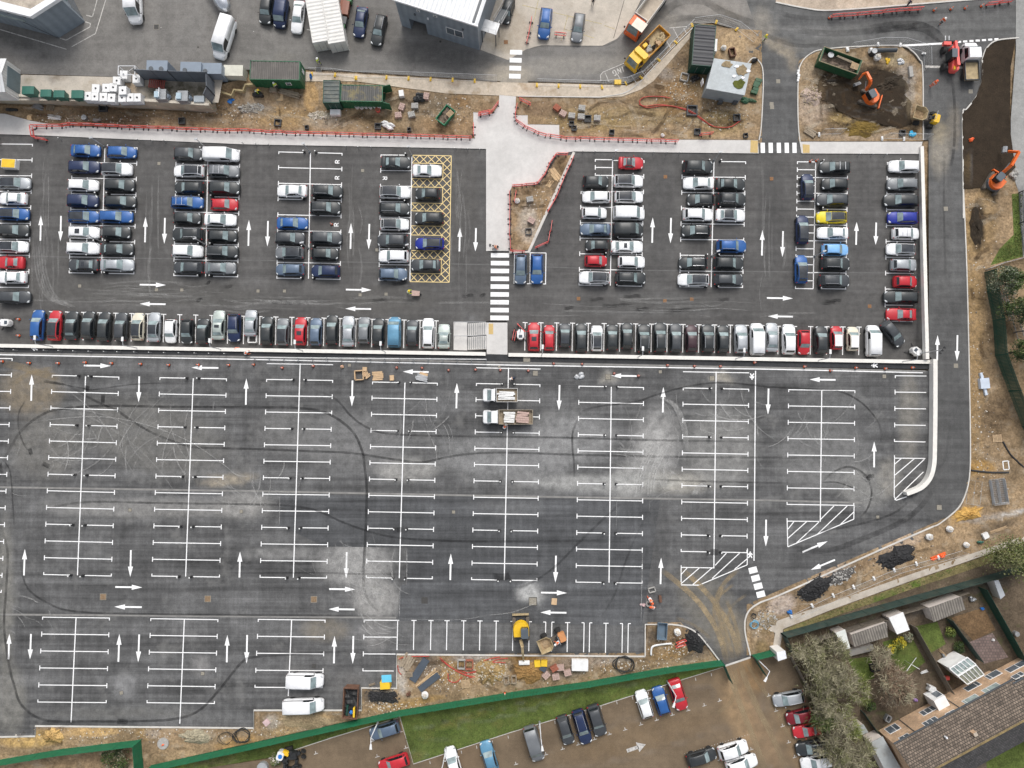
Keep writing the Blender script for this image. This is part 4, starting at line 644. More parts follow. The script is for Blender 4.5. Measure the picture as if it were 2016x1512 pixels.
for cx, cy, rx, ry, n, hz in ((90, 560, 40, 60, 14, 0), (250, 585, 120, 20, 26, 1), (560, 590, 200, 24, 24, 1), (900, 430, 20, 120, 16, 0), (300, 450, 20, 120, 10, 0), (690, 450, 20, 120, 10, 0), (1300, 605, 260, 20, 26, 1), (90, 400, 12, 120, 14, 0), (1520, 450, 20, 140, 12, 0)):
 for _ in range(n):
  x, y, l = cx + rd.gauss(0, rx * .6), cy + rd.gauss(0, ry * .6), rd.uniform(20, 90); b = rd.uniform(-8, 8)
  sw2.append(([(x - l, y), (x, y + b), (x + l, y + b * .3)] if hz else [(x, y - l), (x + b, y), (x + b * .3, y + l)], rd.uniform(.1, .35), rd.uniform(.06, .28)))
for k in range(5): sw2.append(([(66 + k * 5, 480), (72 + k * 5, 540), (92 + k * 5, 585), (140 + k * 4, 606)], .25, .25))
sw2 = [(p, w, a) for p, w, a in sw2 if all(0 < x < 1800 and 300 < y < 628 and not (950 < x < 1075 and y < 500) for x, y in p)]
tracks(up, M['dustmark'], 'dust_marking', sw2, z_up, .0180)
tracks(None, M['mudmark'], 'mud_marking', [([(1432, 1312), (1444, 1350), (1462, 1400), (1486, 1460), (1508, 1520)], .8, .7), ([(1456, 1302), (1470, 1345), (1492, 1395), (1520, 1450), (1548, 1516)], .8, .7), ([(1444, 1308), (1450, 1340), (1440, 1380), (1400, 1410)], .6, .35), ([(1466, 1298), (1490, 1340), (1530, 1400), (1560, 1470)], .5, .4)], z_low, .024)
M['rust'] = pm('rusty_iron', (.21, .105, .045), .8, var=.3, sc=6); M['rust2'] = pm('dull_rusty_iron', (.20, .135, .08), .85, var=.3, sc=6); M['iron'] = pm('dusty_iron', (.24, .22, .18), .8, var=.25, sc=6); M['dkiron'] = pm('dark_iron', (.045, .043, .04), .7, var=.25, sc=6)
CV = {}
def cover(parent, x, y, s, mat, h, rot=0, fr='dkiron'):
 k = (mat, fr)
 if k not in CV:
  a = MB(); a.box((0, 0, 0), (1, 1, .03)); b = MB(); b.box((0, 0, .008), (.86, .86, .03)); CV[k] = (a.mesh('cover_frame', M[fr]), b.mesh('cover_plate', M[mat]))
 o = bpy.data.objects.new('manhole_cover', CV[k][0]); C.objects.link(o); o.location = W(x, y, h(x, y) + .016); o.scale = (s, s, 1); o.rotation_euler = (0, 0, R(rot)); o.parent = parent; struct(o)
 p = bpy.data.objects.new('cover_plate', CV[k][1]); C.objects.link(p); p.parent = o; struct(p)
for x, y in ((157, 563), (308, 570.5), (358, 571), (508, 573), (560, 573), (709, 580.5), (760, 579), (714, 336), (742, 492), (1139, 588), (1309, 592), (1362, 589), (1310, 348), (1519, 352), (1712, 603), (313, 322)): cover(up, x, y, .52, 'rust' if x > 1000 else 'iron', U, fr='rust' if x > 1000 else 'dkiron')
for x, y in ((203, 1175), (409, 1179), (618, 1180)): cover(lot, x, y, .9, 'rust2', L_, fr='iron')
for x, y, s, m_ in ((836, 1182, .9, 'dkiron'), (1049, 1184, 1.2, 'iron'), (1197, 742, .85, 'iron'), (1402, 745, .75, 'iron'), (1300, 732, .5, 'iron'), (983, 722, .4, 'iron'), (688, 719, .5, 'iron'), (1054, 735, .8, 'iron'), (256, 1004, .5, 'iron'), (475, 1007, .5, 'iron'), (239, 1364, .55, 'iron'), (399, 1326, .55, 'iron'), (618, 1311, .55, 'dkiron'), (1741, 741, .6, 'iron'), (1849, 999, .8, 'iron'), (1728, 1018, .5, 'iron'), (893, 1008, .5, 'iron'), (165, 1020, .1, 'iron')): cover(lot, x, y, s, m_, L_, 12 if x == 239 else 0, 'dkiron')
for x, y in ((1882, 720), (1862, 411), (1911, 180)): cover(road, x, y, .62, 'iron', z_ramp, fr='iron')
for x, y in ((1519, 205), (1520, 211), (1532, 160)): cover(aisle, x, y, .6, 'iron', U, fr='iron')
cover(road, 1037, 706, 1.1, 'iron', z_low)
for x, y, s in ((308, 53, .8), (996, 83, .7), (627, 136, .9), (390, 93, .3), (867, 82, .4)): cover(yard, x, y, s, 'dkiron' if x != 996 else 'rust', z_nw, fr='iron')
# ---- vehicles
def paint(name, col, metal=.0, rough=.32):
 m = NT(name); n = m.noise(m.pos(), 1.1, 5, .6); c = m.mix(1.0, (*col, 1), m.gray(m.rng(n, .3, .7, .88, 1.1)), 'MULTIPLY')
 c = m.mix(m.rng(m.noise(m.pos(), 2.3, 6, .7), .55, .8, 0, .10), c, (.2, .17, .13, 1)); m.l.new(c, m.bsdf.inputs['Base Color']); sp(m, rough + .12, metal, .15, .4); m.bsdf.inputs['Coat Roughness'].default_value = .3; return m.mat
PAINT = {k: paint('paint_' + n, c, me, r) for k, n, c, me, r in (('k', 'black', (.028, .032, .034), 0, .3), ('g', 'dark_grey', (.055, .06, .066), .2, .32), ('s', 'silver', (.36, .38, .40), .35, .35), ('w', 'white', (.74, .745, .75), 0, .35), ('b', 'blue', (.022, .095, .29), .1, .3), ('n', 'navy', (.016, .028, .075), .1, .3), ('r', 'red', (.44, .020, .030), 0, .3), ('m', 'maroon', (.17, .010, .018), .1, .3),
 ('y', 'yellow', (.72, .58, .02), 0, .35), ('l', 'light_blue', (.20, .42, .72), 0, .35), ('a', 'slate_blue', (.10, .14, .20), .2, .32), ('c', 'cream', (.62, .58, .47), 0, .4), ('v', 'pale_green_silver', (.40, .45, .42), .3, .35), ('o', 'orange', (.75, .14, .03), 0, .4), ('t', 'teal_blue', (.10, .24, .36), .2, .35), ('p', 'dark_plum', (.045, .022, .028), .1, .3), ('d', 'mid_grey', (.17, .18, .19), .25, .33), ('e', 'royal_blue', (.012, .025, .25), .1, .3))}
CN = dict(k='black', g='dark grey', s='silver', w='white', b='blue', n='navy', r='red', m='dark red', y='yellow', l='pale blue', a='slate blue', c='cream', v='pale green-grey', o='orange', t='light blue', p='dark plum', d='mid grey', e='royal blue')
def glassmat(name, col, rough=.06):
 m = NT(name); n = m.noise(m.pos(), 1.3, 3, .5); c = m.mix(1.0, (*col, 1), m.gray(m.rng(n, .3, .7, .7, 1.35)), 'MULTIPLY'); m.l.new(c, m.bsdf.inputs['Base Color']); sp(m, rough, 0, .3); return m.mat
M['screen'] = glassmat('windscreen_glass', (.20, .255, .26)); M['sideglass'] = glassmat('side_window_glass', (.012, .015, .018)); M['roofglass'] = glassmat('roof_glass', (.028, .032, .038))  # windscreen: sky reflection and dashboard behind are put into its pale base colour
M['rubber'] = pm('black_rubber', (.018, .018, .018), .85); M['trim'] = pm('black_trim', (.025, .026, .028), .6); M['chrome'] = pm('bright_trim', (.62, .63, .65), .3, .6)
M['lamp'] = pm('headlamp_lens', (.55, .57, .58), .15); M['tail'] = pm('tail_lamp_lens', (.35, .012, .012), .2); M['steel'] = pm('grey_steel', (.30, .31, .32), .5, .5, var=.2); M['galv'] = pm('galvanised_steel', (.42, .43, .44), .5, .4, var=.15)
CT_ = dict(h=(4.15, 1.78, 1.48, .90, .24, .07, -.36, -.475, .95, .66), t=(3.60, 1.66, 1.50, .92, .27, .11, -.38, -.48, .92, .68), a=(4.62, 1.83, 1.44, .88, .215, .05, -.25, -.385, .98, .63), e=(4.62, 1.82, 1.48, .90, .21, .05, -.40, -.485, .95, .65), u=(4.55, 1.88, 1.68, 1.02, .215, .07, -.38, -.475, 1.08, .68), c=(4.30, 1.82, 1.30, .80, .17, .0, -.19, -.36, .92, .60), m=(4.45, 1.84, 1.80, 1.06, .30, .15, -.44, -.487, 1.1, .76), v=(5.0, 1.93, 1.95, 1.15, .34, .20, -.455, -.492, 1.2, .82), k=(6.0, 2.02, 2.5, 1.2, .38, .25, -.475, -.496, 1.3, .86))
def lerp(a, b, t): return a + (b - a) * t
def car_meshes(T):
 L, Wd, H, hb, xc, xa, xr, xt, zt, rw = CT_[T]; w = Wd / 2; blt = hb + .0
 out = []
 st = [(-.5, .70, .45), (-.492, .84, .72), (-.47, .93, .96), (-.40, .985, 1.0), (-.2, 1, 1), (.05, 1, 1), (.25, .985, 1), (.36, .955, .97), (.43, .90, .90), (.475, .80, .80), (.495, .66, .66), (.5, .52, .5)]
 mb = MB(); RLs = []
 for x, k, q in st:
  top = (zt if x < xt else lerp(zt, blt + .04, clamp((x - xt) / (xc - xt))) if x < xc else lerp(blt + .04, hb * .80, clamp((x - xc) / (.47 - xc)) ** 1.5))
  top = .42 + (top - .42) * q; y = w * k; b = .24 if abs(x) < .47 else .34
  RLs.append([(x * L, -y * .92, b), (x * L, -y, lerp(b, top, .35)), (x * L, -y * .995, lerp(b, top, .72)), (x * L, -y * .93, top - .045), (x * L, -y * .80, top), (x * L, 0, top + .035), (x * L, y * .80, top), (x * L, y * .93, top - .045), (x * L, y * .995, lerp(b, top, .72)), (x * L, y, lerp(b, top, .35)), (x * L, y * .92, b)])
 mb.rings(RLs, mi=0)
 def sec(x):
  if x >= xa: t = clamp((xc - x) / (xc - xa)); z = lerp(blt + .02, H - .05, t ** .9); k = lerp(.80, rw + .04, t)
  elif x >= xr: t = (xa - x) / (xa - xr); z = H - .05 + .05 * math.sin(math.pi * clamp(t * .9 + .08)); k = lerp(rw + .04, rw, t)
  else: t = clamp((xr - x) / (xr - xt)); z = lerp(H - .035, zt + .02, t ** (1.15 if T != 'a' else 1.0)); k = lerp(rw, .80 if T in 'ac' else .78, t)
  return z, k * w
 xs = [xc, lerp(xc, xa, .5), xa, lerp(xa, xr, .3), lerp(xa, xr, .65), xr, lerp(xr, xt, .5), xt]; RLs = []
 for x in xs:
  z, y = sec(x); zb = lerp(blt, zt, clamp((xc - x) / (xc - xt))) - .03; yb = w * .93
  RLs.append([(x * L, -yb, zb), (x * L, -y - .02, z - .07 if z - .07 > zb else zb + .005), (x * L, -y * .86, z - .012), (x * L, 0, z + .022), (x * L, y * .86, z - .012), (x * L, y + .02, z - .07 if z - .07 > zb else zb + .005), (x * L, yb, zb)])
 mb.rings(RLs, mi=0)
 out.append(('body', mb, 'P', True))
 def sheet(x0, x1, k0, k1, lift=.016, n=4):
  m2 = MB(); I = []
  for i in range(n + 1):
   x = lerp(x0, x1, i / n); z, y = sec(x); k = lerp(k0, k1, i / n)
   I.append(m2.pts([(x * L + (lift * .4 if x > 0 else -lift * .4), y * k * s, z + lift + .022 * (1 - (abs(s) * k) ** 2) - .008 * abs(s)) for s in (-1, -.5, 0, .5, 1)]))
  for a, b in zip(I, I[1:]):
   for j in range(4): m2.f.append([a[j], b[j], b[j + 1], a[j + 1]] if x0 > x1 else [b[j], a[j], a[j + 1], b[j + 1]]); m2.m.append(0)
  for f in range(len(m2.f)): m2.f[f].reverse()
  return m2
 out.append(('windscreen', sheet(lerp(xc, xa, .10), lerp(xc, xa, .93), .95, .93), 'screen', True))
 if T not in 'k': out.append(('rear_window', sheet(lerp(xr, xt, .12), lerp(xr, xt, .74), .90, .86), 'screen' if T in 'ac' else 'sideglass', True))
 for s in (-1, 1):
  m2 = MB(); xf, xb = lerp(xc, xa, .45), (lerp(xr, xt, .35) if T not in 'vk' else lerp(xc, xa, 1) - .17); n = 5
  I = []
  for i in range(n + 1):
   x = lerp(xf, xb, i / n); z, y = sec(x); zb = lerp(blt, zt, clamp((xc - x) / (xc - xt))) + .05; zt_ = max(z - .10, zb + .02); f0 = (zb - (zb - .08)) / max(z - .07 - zb + .08, .05); f1 = 1.0
   yb = w * .93
   I.append(m2.pts([(x * L, s * (lerp(yb, y + .02, .22) + .012), zb), (x * L, s * (lerp(yb, y + .02, .92) + .012), zt_)]))
  for a, b in zip(I, I[1:]): m2.f.append([a[0], a[1], b[1], b[0]]); m2.m.append(0)
  out.append(('side_window', m2, 'sideglass', False))
 for s in (-1, 1):
  m2 = MB(); m2.rings([[(L * .462, s * w * .52, hb * .70), (L * .462, s * w * .52, hb * .80), (L * .44, s * w * .60, hb * .85), (L * .40, s * w * .84, hb * .87), (L * .40, s * w * .92, hb * .80), (L * .44, s * w * .86, hb * .72)], [(L * .482, s * w * .50, hb * .62), (L * .484, s * w * .50, hb * .72), (L * .47, s * w * .60, hb * .76), (L * .45, s * w * .84, hb * .78), (L * .45, s * w * .90, hb * .70), (L * .47, s * w * .80, hb * .62)]]); out.append(('headlight', m2, 'lamp', True))
  m2 = MB(); m2.box((-L * .477, s * w * .78, zt * .86), (L * .03, w * .22, .16), s * .35); out.append(('tail_light', m2, 'tail', False))
  m2 = MB(); m2.blob((L * (xc - .07), s * (w + .10), blt + .07), (.07, .13, .08), 6, 4, 0); out.append(('wing_mirror', m2, 'trim' if T in 'vk' else 'P', True))
  for x in (.31, -.29):
   m2 = MB(); m2.cyl((x * L, s * w * .90 - .1, .32), .32, .2, 14, ax='y'); out.append(('wheel', m2, 'rubber', False))
 extra = {}
 extra['D'] = ('roof_glass', sheet(xa + .004, xr, .95, .95, .014, 6), 'roofglass', True)
 extra['S'] = ('sunroof', sheet(lerp(xa, xr, .22), lerp(xa, xr, .55), .58, .58, .014, 3), 'roofglass', True)
 extra['W'] = ('white_roof', sheet(xa - .01, xr, .92, .94, .014, 5), 'PW', True); extra['K'] = ('soft_top', sheet(xa, lerp(xr, xt, .7), .97, .90, .02, 6), 'rubber', True)
 rails = []
 for s in (-1, 1):
  m2 = MB(); P = []
  for i in range(6): x = lerp(xa - .03, xr + .01, i / 5); z, y = sec(x); P.append((x * L, s * y * .90, z + .03))
  m2.tube(P, .022, 5); rails.append(('roof_rail', m2, 'chrome', False))
 bars = []
 for t in (.3, .7):
  x = lerp(xa, xr, t); z, y = sec(x); m2 = MB(); m2.box((x * L, 0, z + .09), (.06, y * 1.9, .03)); bars.append(('roof_bar', m2, 'chrome', False))
 extra['R'] = rails; extra['B'] = bars
 return out, extra
CARM = {}
def car(px, py, L, ang, col, T, flags, label, gr=None, name='parked_car', cat='car'):
 """one car: its own copies of each part object; meshes are shared by cars of the same body style"""
 if T not in CARM:
  o_, e_ = car_meshes(T); fin = lambda q: (q[0], q[1].mesh(T_[T] + '_' + q[0], PAINT['w'] if q[2] in ('P', 'PW') else M[q[2]], q[3]), q[2])
  CARM[T] = ([fin(q) for q in o_], {k: [fin(x) for x in (v if isinstance(v, list) else [v])] for k, v in e_.items()})
 z = gz(px, py) if py > 60 else z_nw(px, py)
 p = W(px, py, z + .65); p.z = z + .012; r = thing(name, label, cat, p, ang, gr); k = L * .0748 / CT_[T][0]; r.scale = (k, .98 + .04 * ((px * 7 + py * 3) % 10) / 10, 1)
 parts, ex = CARM[T]; L_p = list(parts)
 for fl in flags:
  if fl in ex: L_p += ex[fl]
 for n, me, mk in L_p:
  o = bpy.data.objects.new(n, me); C.objects.link(o); o.parent = r
  if mk in ('P', 'PW'): o.material_slots[0].link = 'OBJECT'; o.material_slots[0].material = PAINT['w' if mk == 'PW' else col]
 return r
T_ = dict(h='hatchback', t='small_car', a='saloon', e='estate', u='suv', c='coupe', m='people_carrier', v='panel_van', k='large_van')
TN = dict(h='hatchback', t='small hatchback', a='saloon', e='estate car', u='SUV', c='coupe', m='people carrier', v='van', k='large van')
FN = dict(D='dark glass roof', S='sunroof', R='roof rails', B='roof bars', W='white roof', K='black soft top')
ORD = 'first second third fourth fifth sixth seventh eighth ninth tenth eleventh twelfth thirteenth fourteenth fifteenth sixteenth seventeenth eighteenth nineteenth twentieth twenty-first twenty-second twenty-third twenty-fourth twenty-fifth twenty-sixth'.split()
def rot(d): return {'R': 0.0, 'L': math.pi, 'U': math.pi / 2, 'D': -math.pi / 2}[d] if d in 'RLUD' else R(float(d))
def cars(desc, where, data, jit=.6):
 for i, row in enumerate(data.split(';')):
  f = row.split(); x, y, L, d, col, T = float(f[0]), float(f[1]), float(f[2]), f[3], f[4], f[5]; fl = f[6] if len(f) > 6 else ''
  a = rot(d) + (R(-.8 + random.uniform(-jit, jit)) if d in 'RLUD' else 0)
  look = CN[col] + ' ' + TN[T] + (' with ' + ' and '.join(FN[q] for q in fl[:1] if q in FN) if fl and fl[0] in FN else '')
  car(x, y, L, a, col, T, fl, look + ', ' + where.format(ORD[i]), desc)
FT = '{} from top'
cars('cars at the left edge of the upper car park', FT + ' in file cut by photo edge', '30 361 60 R s h D;26 391 54 L w a;28 422 58 R b h D;28 454 58 R k e;26 486 58 R w h D;21 517 54 L r c;24 546 56 L w a;29 585 62 R g e')
cars('cars in the first double block', FT + ', left file of first double block', '169 297 57 R b a;166 329 60 R n e;164 365 60 R w h;164 396 60 R n u;165 427 60 R b h D;166 458 60 R w e S;164 489 64 R w e;165 522 60 L g a S')
cars('cars in the first double block', FT + ', right file of first double block', '240 300 57 R b h;231 334 59 R w u D;236 365 58 R k e;237 397 62 R k h;229 427 65 R b e;229 458 56 R k h;231 491 63 R k a;231 522 65 R s a')
cars('cars in the second double block', FT + ', left file of second double block', '372 304 56 R g u;372 337 60 L w h D;373 370 59 L k h;369 399 63 R b e BR;369 430 53 R k h;370 462 61 L k u R;370 495 60 R w u;371 527 58 L g h')
cars('cars in the second double block', FT + ', right file of second double block', '437 306 69 R w v;441 338 61 R d u RB;442 371 61 R k u;442 403 52 R r h;434 433 62 R w a;438 465 57 R k h;438 496 62 R k u R;434 528 61 R d a')
cars('cars in the half empty third block', FT + ', left file of half-empty third block', '575 376 59 L w a;576 440 61 R b a;571 469 58 R g e;570 498 56 L d h D;571 531 56 L a h')
cars('cars in the half empty third block', FT + ', right file of half-empty third block', '645 377 60 R k u R;641 410 60 R k u R;643 469 61 R g u;640 500 53 R k h;641 534 56 L n h')
cars('cars beside the yellow hatched bays', FT + ', file beside yellow hatched bays', '779 320 58 R k c;778 379 61 R w u D;777 411 61 R k e R;777 442 56 R w h D;773 474 60 L g u;775 505 59 L w u;774 540 55 R a e')
cars('cars in the yellow hatched bays', FT + ' in the yellow hatched bays', '841 336 57 R w c;842 382 49 L k h;845 430 57 L k h;846 480 57 L e h D;838 522 58 L g a')
cars('cars right of the dirt triangle', FT + ', left file of block by dirt triangle', '1173 358 51 R k h;1174 388 55 L w h;1170 420 49 R w t;1172 452 60 L a a;1175 484 45 L k t;1173 514 44 R r t;1170 547 60 L w u D')
cars('cars right of the dirt triangle', FT + ', right file of block by dirt triangle', '1242 321 49 R r c D;1237 357 58 R w u D;1238 388 56 R w h D;1238 421 62 R w v;1236 453 60 R k v;1234 486 63 R w a S;1243 516 53 R w h;1241 548 60 R k u R')
cars('cars in the fifth double block', FT + ', left file left of parallel bays block', '1374 329 59 R k u;1375 361 60 L w a;1379 394 53 L k h;1374 423 59 R w u R;1370 455 56 L k h R;1364 518 56 L k h R;1365 551 61 L w h D')
cars('cars in the fifth double block', FT + ', right file left of parallel bays block', '1438 363 58 R k a;1440 393 56 R k u R;1438 424 58 R w a D;1440 485 58 R b u R;1434 519 59 R k u;1434 551 57 R g h')
cars('cars parked end to end', FT + ' of three parked end to end', '1589 368 52 U n h D;1579 452 57 U n h D;1577 530 56 U b h D')
cars('cars beside the end to end bays', FT + ', file beside end-to-end parked cars', '1643 330 60 L k e B;1643 363 51 L k h;1638 394 62 L g e;1637 428 59 L y h D;1639 459 60 L w a;1644 492 52 R l h;1644 520 57 R k u R;1642 553 60 R g u R')
cars('cars along the white boundary wall', FT + ', file along white boundary wall', '1779 328 59 L w e;1776 363 59 L d e;1773 395 67 L k e;1777 429 59 L e h;1783 460 53 R w h B;1773 491 55 L w h D;1779 522 51 R s h;1782 555 46 R r h;1773 585 66 L k e;1774 619 57 L r c')
RW = '{} from left in row {}'
cars('cars backed along the wall before the steps', '{} from left in row left of steps', '75 640 60 U b h;109 641 59 U r h D;142 641 57 U k a;175 640 55 U k h;206 643 59 U k h;239 643 56 U g e;272 643 54 U c h D;304 644 58 U s a D;337 652 46 D w t;369 653 48 D k h;400 652 50 U k h;431 640 58 U v a S;462 646 54 D n u R;494 636 52 U s a;526 651 56 U k h;557 653 53 U d h D;592 652 55 U r h S;622 653 54 U a h;654 649 58 U k h;686 652 60 U s a;717 650 52 U d h;745 653 53 U k h;777 654 60 U t v;812 655 51 U g h;843 656 59 U w h;874 662 48 U v c')
cars('cars backed along the wall after the steps', '{} from left in row right of steps', '1051 663 56 U r h S;1081 665 50 U r t;1112 660 47 U g h D;1144 665 58 U k h;1175 666 50 U w h D;1205 664 51 U k h;1234 661 52 U k h;1267 666 56 U k u R;1299 664 59 U k u R;1330 665 57 U g e;1361 666 53 U p h;1393 666 55 U k u R;1423 667 54 U k h;1458 667 56 U s u R;1489 668 63 U w v;1519 664 57 U s a;1552 668 59 U w u;1582 674 48 D r h;1616 669 55 U k h;1646 665 46 U r t W;1678 667 47 U c t W;1717 671 61 U w v;1757 657 57 -52 g h')
cars('cars at the end of the zebra crossing', '{} of two by the long zebra crossing', '1025 530 59 D a h;1057 530 58 D b e')
cars('cars on the brown gravel', '{} along gravel car park edge from left', '757 1438 57 197 a e;775 1502 58 198 r e;893 1503 62 107 w h;963 1490 60 107 t a;1051 1463 66 -73 d v;1113 1437 55 -73 g h;1146 1431 65 -73 n e R;1175 1418 59 -73 g u;1268 1386 52 107 w h;1301 1379 53 107 b h;1335 1367 60 -73 r a')
cars('cars by the dotted gravel line', '{} by dotted line on brown gravel', '1381 1490 57 16 k h;1443 1475 57 16 w u R;1460 1503 60 16 w e')
cars('cars below the bare garden trees', '{} from top beside bare garden trees', '1552 1375 58 191 s h R;1574 1410 51 194 m h;1588 1438 51 191 r c;1598 1471 60 190 k e R;1607 1500 58 191 w e B')
cars('cars in the top yard', '{} from left in the top yard', '525 22 54 -97 k u;554 28 58 -97 n v;587 34 66 -96 w a;710 44 62 -98 n a;746 60 63 -102 k e R;1073 47 62 -97 b u R;1138 55 58 -98 d e;998 22 52 -105 k h')
for x, y, L, a, lb in ((266, 8, 80, -86, 'white panel van entering the yard beside the grey shop building'), (443, 78, 81, -106, 'white panel van stopped behind the silver tank trailer')): car(x, y, L, R(a), 'w', 'k', '', lb, None, 'delivery_van', 'van')
for x, y, L, lb in ((601, 1339, 69, 'white van parked in the empty bays, upper of the two white vans'), (598, 1388, 76, 'white van parked by the kerb, lower of the two white vans')): car(x, y, L, R(-1 if y < 1350 else 2), 'w', 'v', '', lb, 'white vans in the empty car park', 'delivery_van', 'van')
# ---- buildings, cabins, containers
M['clad'] = ribs('grey_wall_cladding', (.235, .275, .315), 1.0, .5, .2, .10, 0); M['cladd'] = pm('dark_grey_frame', (.07, .08, .09), .5); M['roofw'] = ribs('white_standing_seam_roof', (.70, .72, .74), .62, .4, 0, .30, 0, .08, ((.42, .43, .44), .35))
M['capw'] = pm('white_parapet', (.74, .75, .77), .5, dirt=.15); M['roofflat'] = gmat('flat_roof_felt', (.40, .35, .29), .2, .2, fs=4, blotch=((.22, .2, .17), .5, .55, .7)); M['win'] = glassmat('window_glass', (.10, .12, .14)); M['winpale'] = glassmat('pale_window_glass', (.30, .36, .35)); M['wframe'] = pm('white_window_frame', (.78, .78, .77), .45)
M['green'] = pm('green_cabin_paint', (.008, .098, .042), .5, var=.15, sc=.8, dirt=.18); M['greend'] = pm('dark_green_paint', (.008, .052, .036), .55, var=.15, sc=.8, dirt=.15); M['sgn'] = pm('green_sign_face', (.02, .36, .07), .4)
M['timber'] = pm('bare_timber', (.42, .30, .18), .85, var=.2, sc=3); M['ply'] = pm('plywood_board', (.52, .37, .21), .8, var=.14, sc=2); M['oldtim'] = pm('weathered_timber', (.27, .22, .16), .9, var=.25, sc=3)
def wallrun(mb, P, z0, z1, mi=0, close=True):
 n = len(P)
 for k in range(n if close else n - 1):
  a, b = P[k], P[(k + 1) % n]; mb.face([(a[0], a[1], z0), (b[0], b[1], z0), (b[0], b[1], z1), (a[0], a[1], z1)], mi)
def wpanel(a, b, u0, u1, z0, z1, d=.03, th=.06):
 """box lying on the wall a->b (outward to the right of travel), from u0 to u1 metres along, z0 to z1 high"""
 a, b = Vector((a[0], a[1], 0)), Vector((b[0], b[1], 0)); t = (b - a).normalized(); n = Vector((t.y, -t.x, 0)); mb = MB(); q = []
 for dd in (d - th, d):
  q.append([a + t * u0 + n * dd + Vector((0, 0, z0)), a + t * u1 + n * dd + Vector((0, 0, z0)), a + t * u1 + n * dd + Vector((0, 0, z1)), a + t * u0 + n * dd + Vector((0, 0, z1))])
 return mb.rings(q)
def window(parent, a, b, u0, u1, z0, z1, mullions=(.5,), glass='win', fr=.09, frame='wframe'):
 f = wpanel(a, b, u0, u1, z0, z1, .03).build('window', M['cladd' if frame == 'dark' else 'wframe'], parent)
 e = [0] + list(mullions) + [1]
 for k in range(len(e) - 1):
  p, q = lerp(u0, u1, e[k]) + fr * (.9 if k == 0 else .5), lerp(u0, u1, e[k + 1]) - fr * (.9 if k == len(e) - 2 else .5)
  wpanel(a, b, p, q, z0 + fr, z1 - fr, .045).build('pane', M[glass], f)
 return f
def XY(p, z=0): v = W(p[0], p[1], z); return (v.x, v.y)
base = [XY(p, 2.2) for p in ((-130, 12), (0, 44), (117.5, 74), (167, 43), (141, -8), (112, -70), (60, -110), (-130, -100))]
r = thing('shop_building', 'dark grey clad shop building with white parapet and green sign, cut by photo corner', 'building', (*base[2], 2.2)); o = Vector((*base[2], 2.2)); B_ = [(p[0] - o.x, p[1] - o.y) for p in base]
mb = MB(); wallrun(mb, B_, -.5, 6.0); mb.build('wall', M['clad'], r)
mb = MB(); mb.face([(x * .995, y * .995, 5.6) for x, y in B_]); mb.build('roof', M['roofflat'], r)
A_, Bq = offset_line([Vector((*p, 6.0)) for p in B_[:6]], 1.1); mb = MB(); mb.rings([[a + Vector((0, 0, -.4)), b + Vector((0, 0, -.4)), b + Vector((0, 0, .15)), a + Vector((0, 0, .15))] for a, b in zip(A_, Bq)]); mb.build('parapet', M['capw'], r)
wpanel(B_[3], B_[4], 1.3, 4.4, 3.3, 4.6, .25, .2).build('shop_sign', M['sgn'], r); wpanel(B_[3], B_[4], .6, 5.2, .1, 2.8, .04).build('shop_window', M['win'], r); wpanel(B_[3], B_[4], 2.0, 2.3, 3.7, 4.2, .28, .02).build('sign_lettering', M['capw'], r); wpanel(B_[3], B_[4], 3.2, 3.45, 3.7, 4.2, .28, .02).build('sign_lettering', M['capw'], r)
wpanel(B_[1], B_[2], 1.5, 6.0, 2.6, 3.1, .05).build('window_band', M['winpale'], r)
for u in (4.6, 7.0): wpanel(B_[1], B_[2], u, u + .3, 4.4, 4.8, .2, .2).build('wall_lamp', M['cladd'], r)
mb = MB(); mb.tube([(B_[2][0] - 3.2, B_[2][1] + .5, 3.2), (B_[2][0] - .15, B_[2][1] - .12, 0)], .05); mb.build('downpipe', M['cladd'], r)
mb = MB()
for k in range(16): mb.blob((-6 - random.random() * 5, 5.5 + random.random() * 3, 5.65), (.25, .25, .12), 5, 3, .3)
mb.build('roof_gravel', pm('roof_scraps', (.5, .46, .4), .9), r)
P0, P1 = XY((791.5, 51)), XY((944, 99)); t = (Vector(P1) - Vector(P0)); Lw = t.length; t.normalize(); nn = Vector((-t.y, t.x))
dep = 15.0; q = [Vector(P0), Vector(P1), Vector(P1) + nn * dep, Vector(P0) + nn * dep]
r = thing('office_building', 'grey clad building with ribbed white roof and one long window, above the yard', 'building', (*P0, 0), math.atan2(t.y, t.x))
mb = MB(); s0, s1 = 1.5, 4.1; ih = 2.6
for a, b, z0, z1 in ((0, s0, -.2, 6.8), (s1, Lw, -.2, 6.8), (s0, s1, ih, 6.8)): mb.face([(a, 0, z0), (b, 0, z0), (b, 0, z1), (a, 0, z1)])
mb.face([(Lw, 0, -.2), (Lw, dep, -.2), (Lw, dep, 6.8), (Lw, 0, 6.8)]); mb.face([(0, dep, -.2), (0, 0, -.2), (0, 0, 6.8), (0, dep, 6.8)]); mb.face([(Lw, dep, -.2), (0, dep, -.2), (0, dep, 6.8), (Lw, dep, 6.8)])
mb.face([(s0, 0, -.2), (s0, 1.2, -.2), (s0, 1.2, ih), (s0, 0, ih)]); mb.face([(s1, 1.2, -.2), (s1, 0, -.2), (s1, 0, ih), (s1, 1.2, ih)]); mb.face([(s0, 0, ih), (s1, 0, ih), (s1, 1.2, ih), (s0, 1.2, ih)]); mb.build('wall', M['clad'], r)
mb = MB(); mb.face([(s0, 1.2, -.2), (s1, 1.2, -.2), (s1, 1.2, ih), (s0, 1.2, ih)]); mb.build('entrance_door', M['cladd'], r)
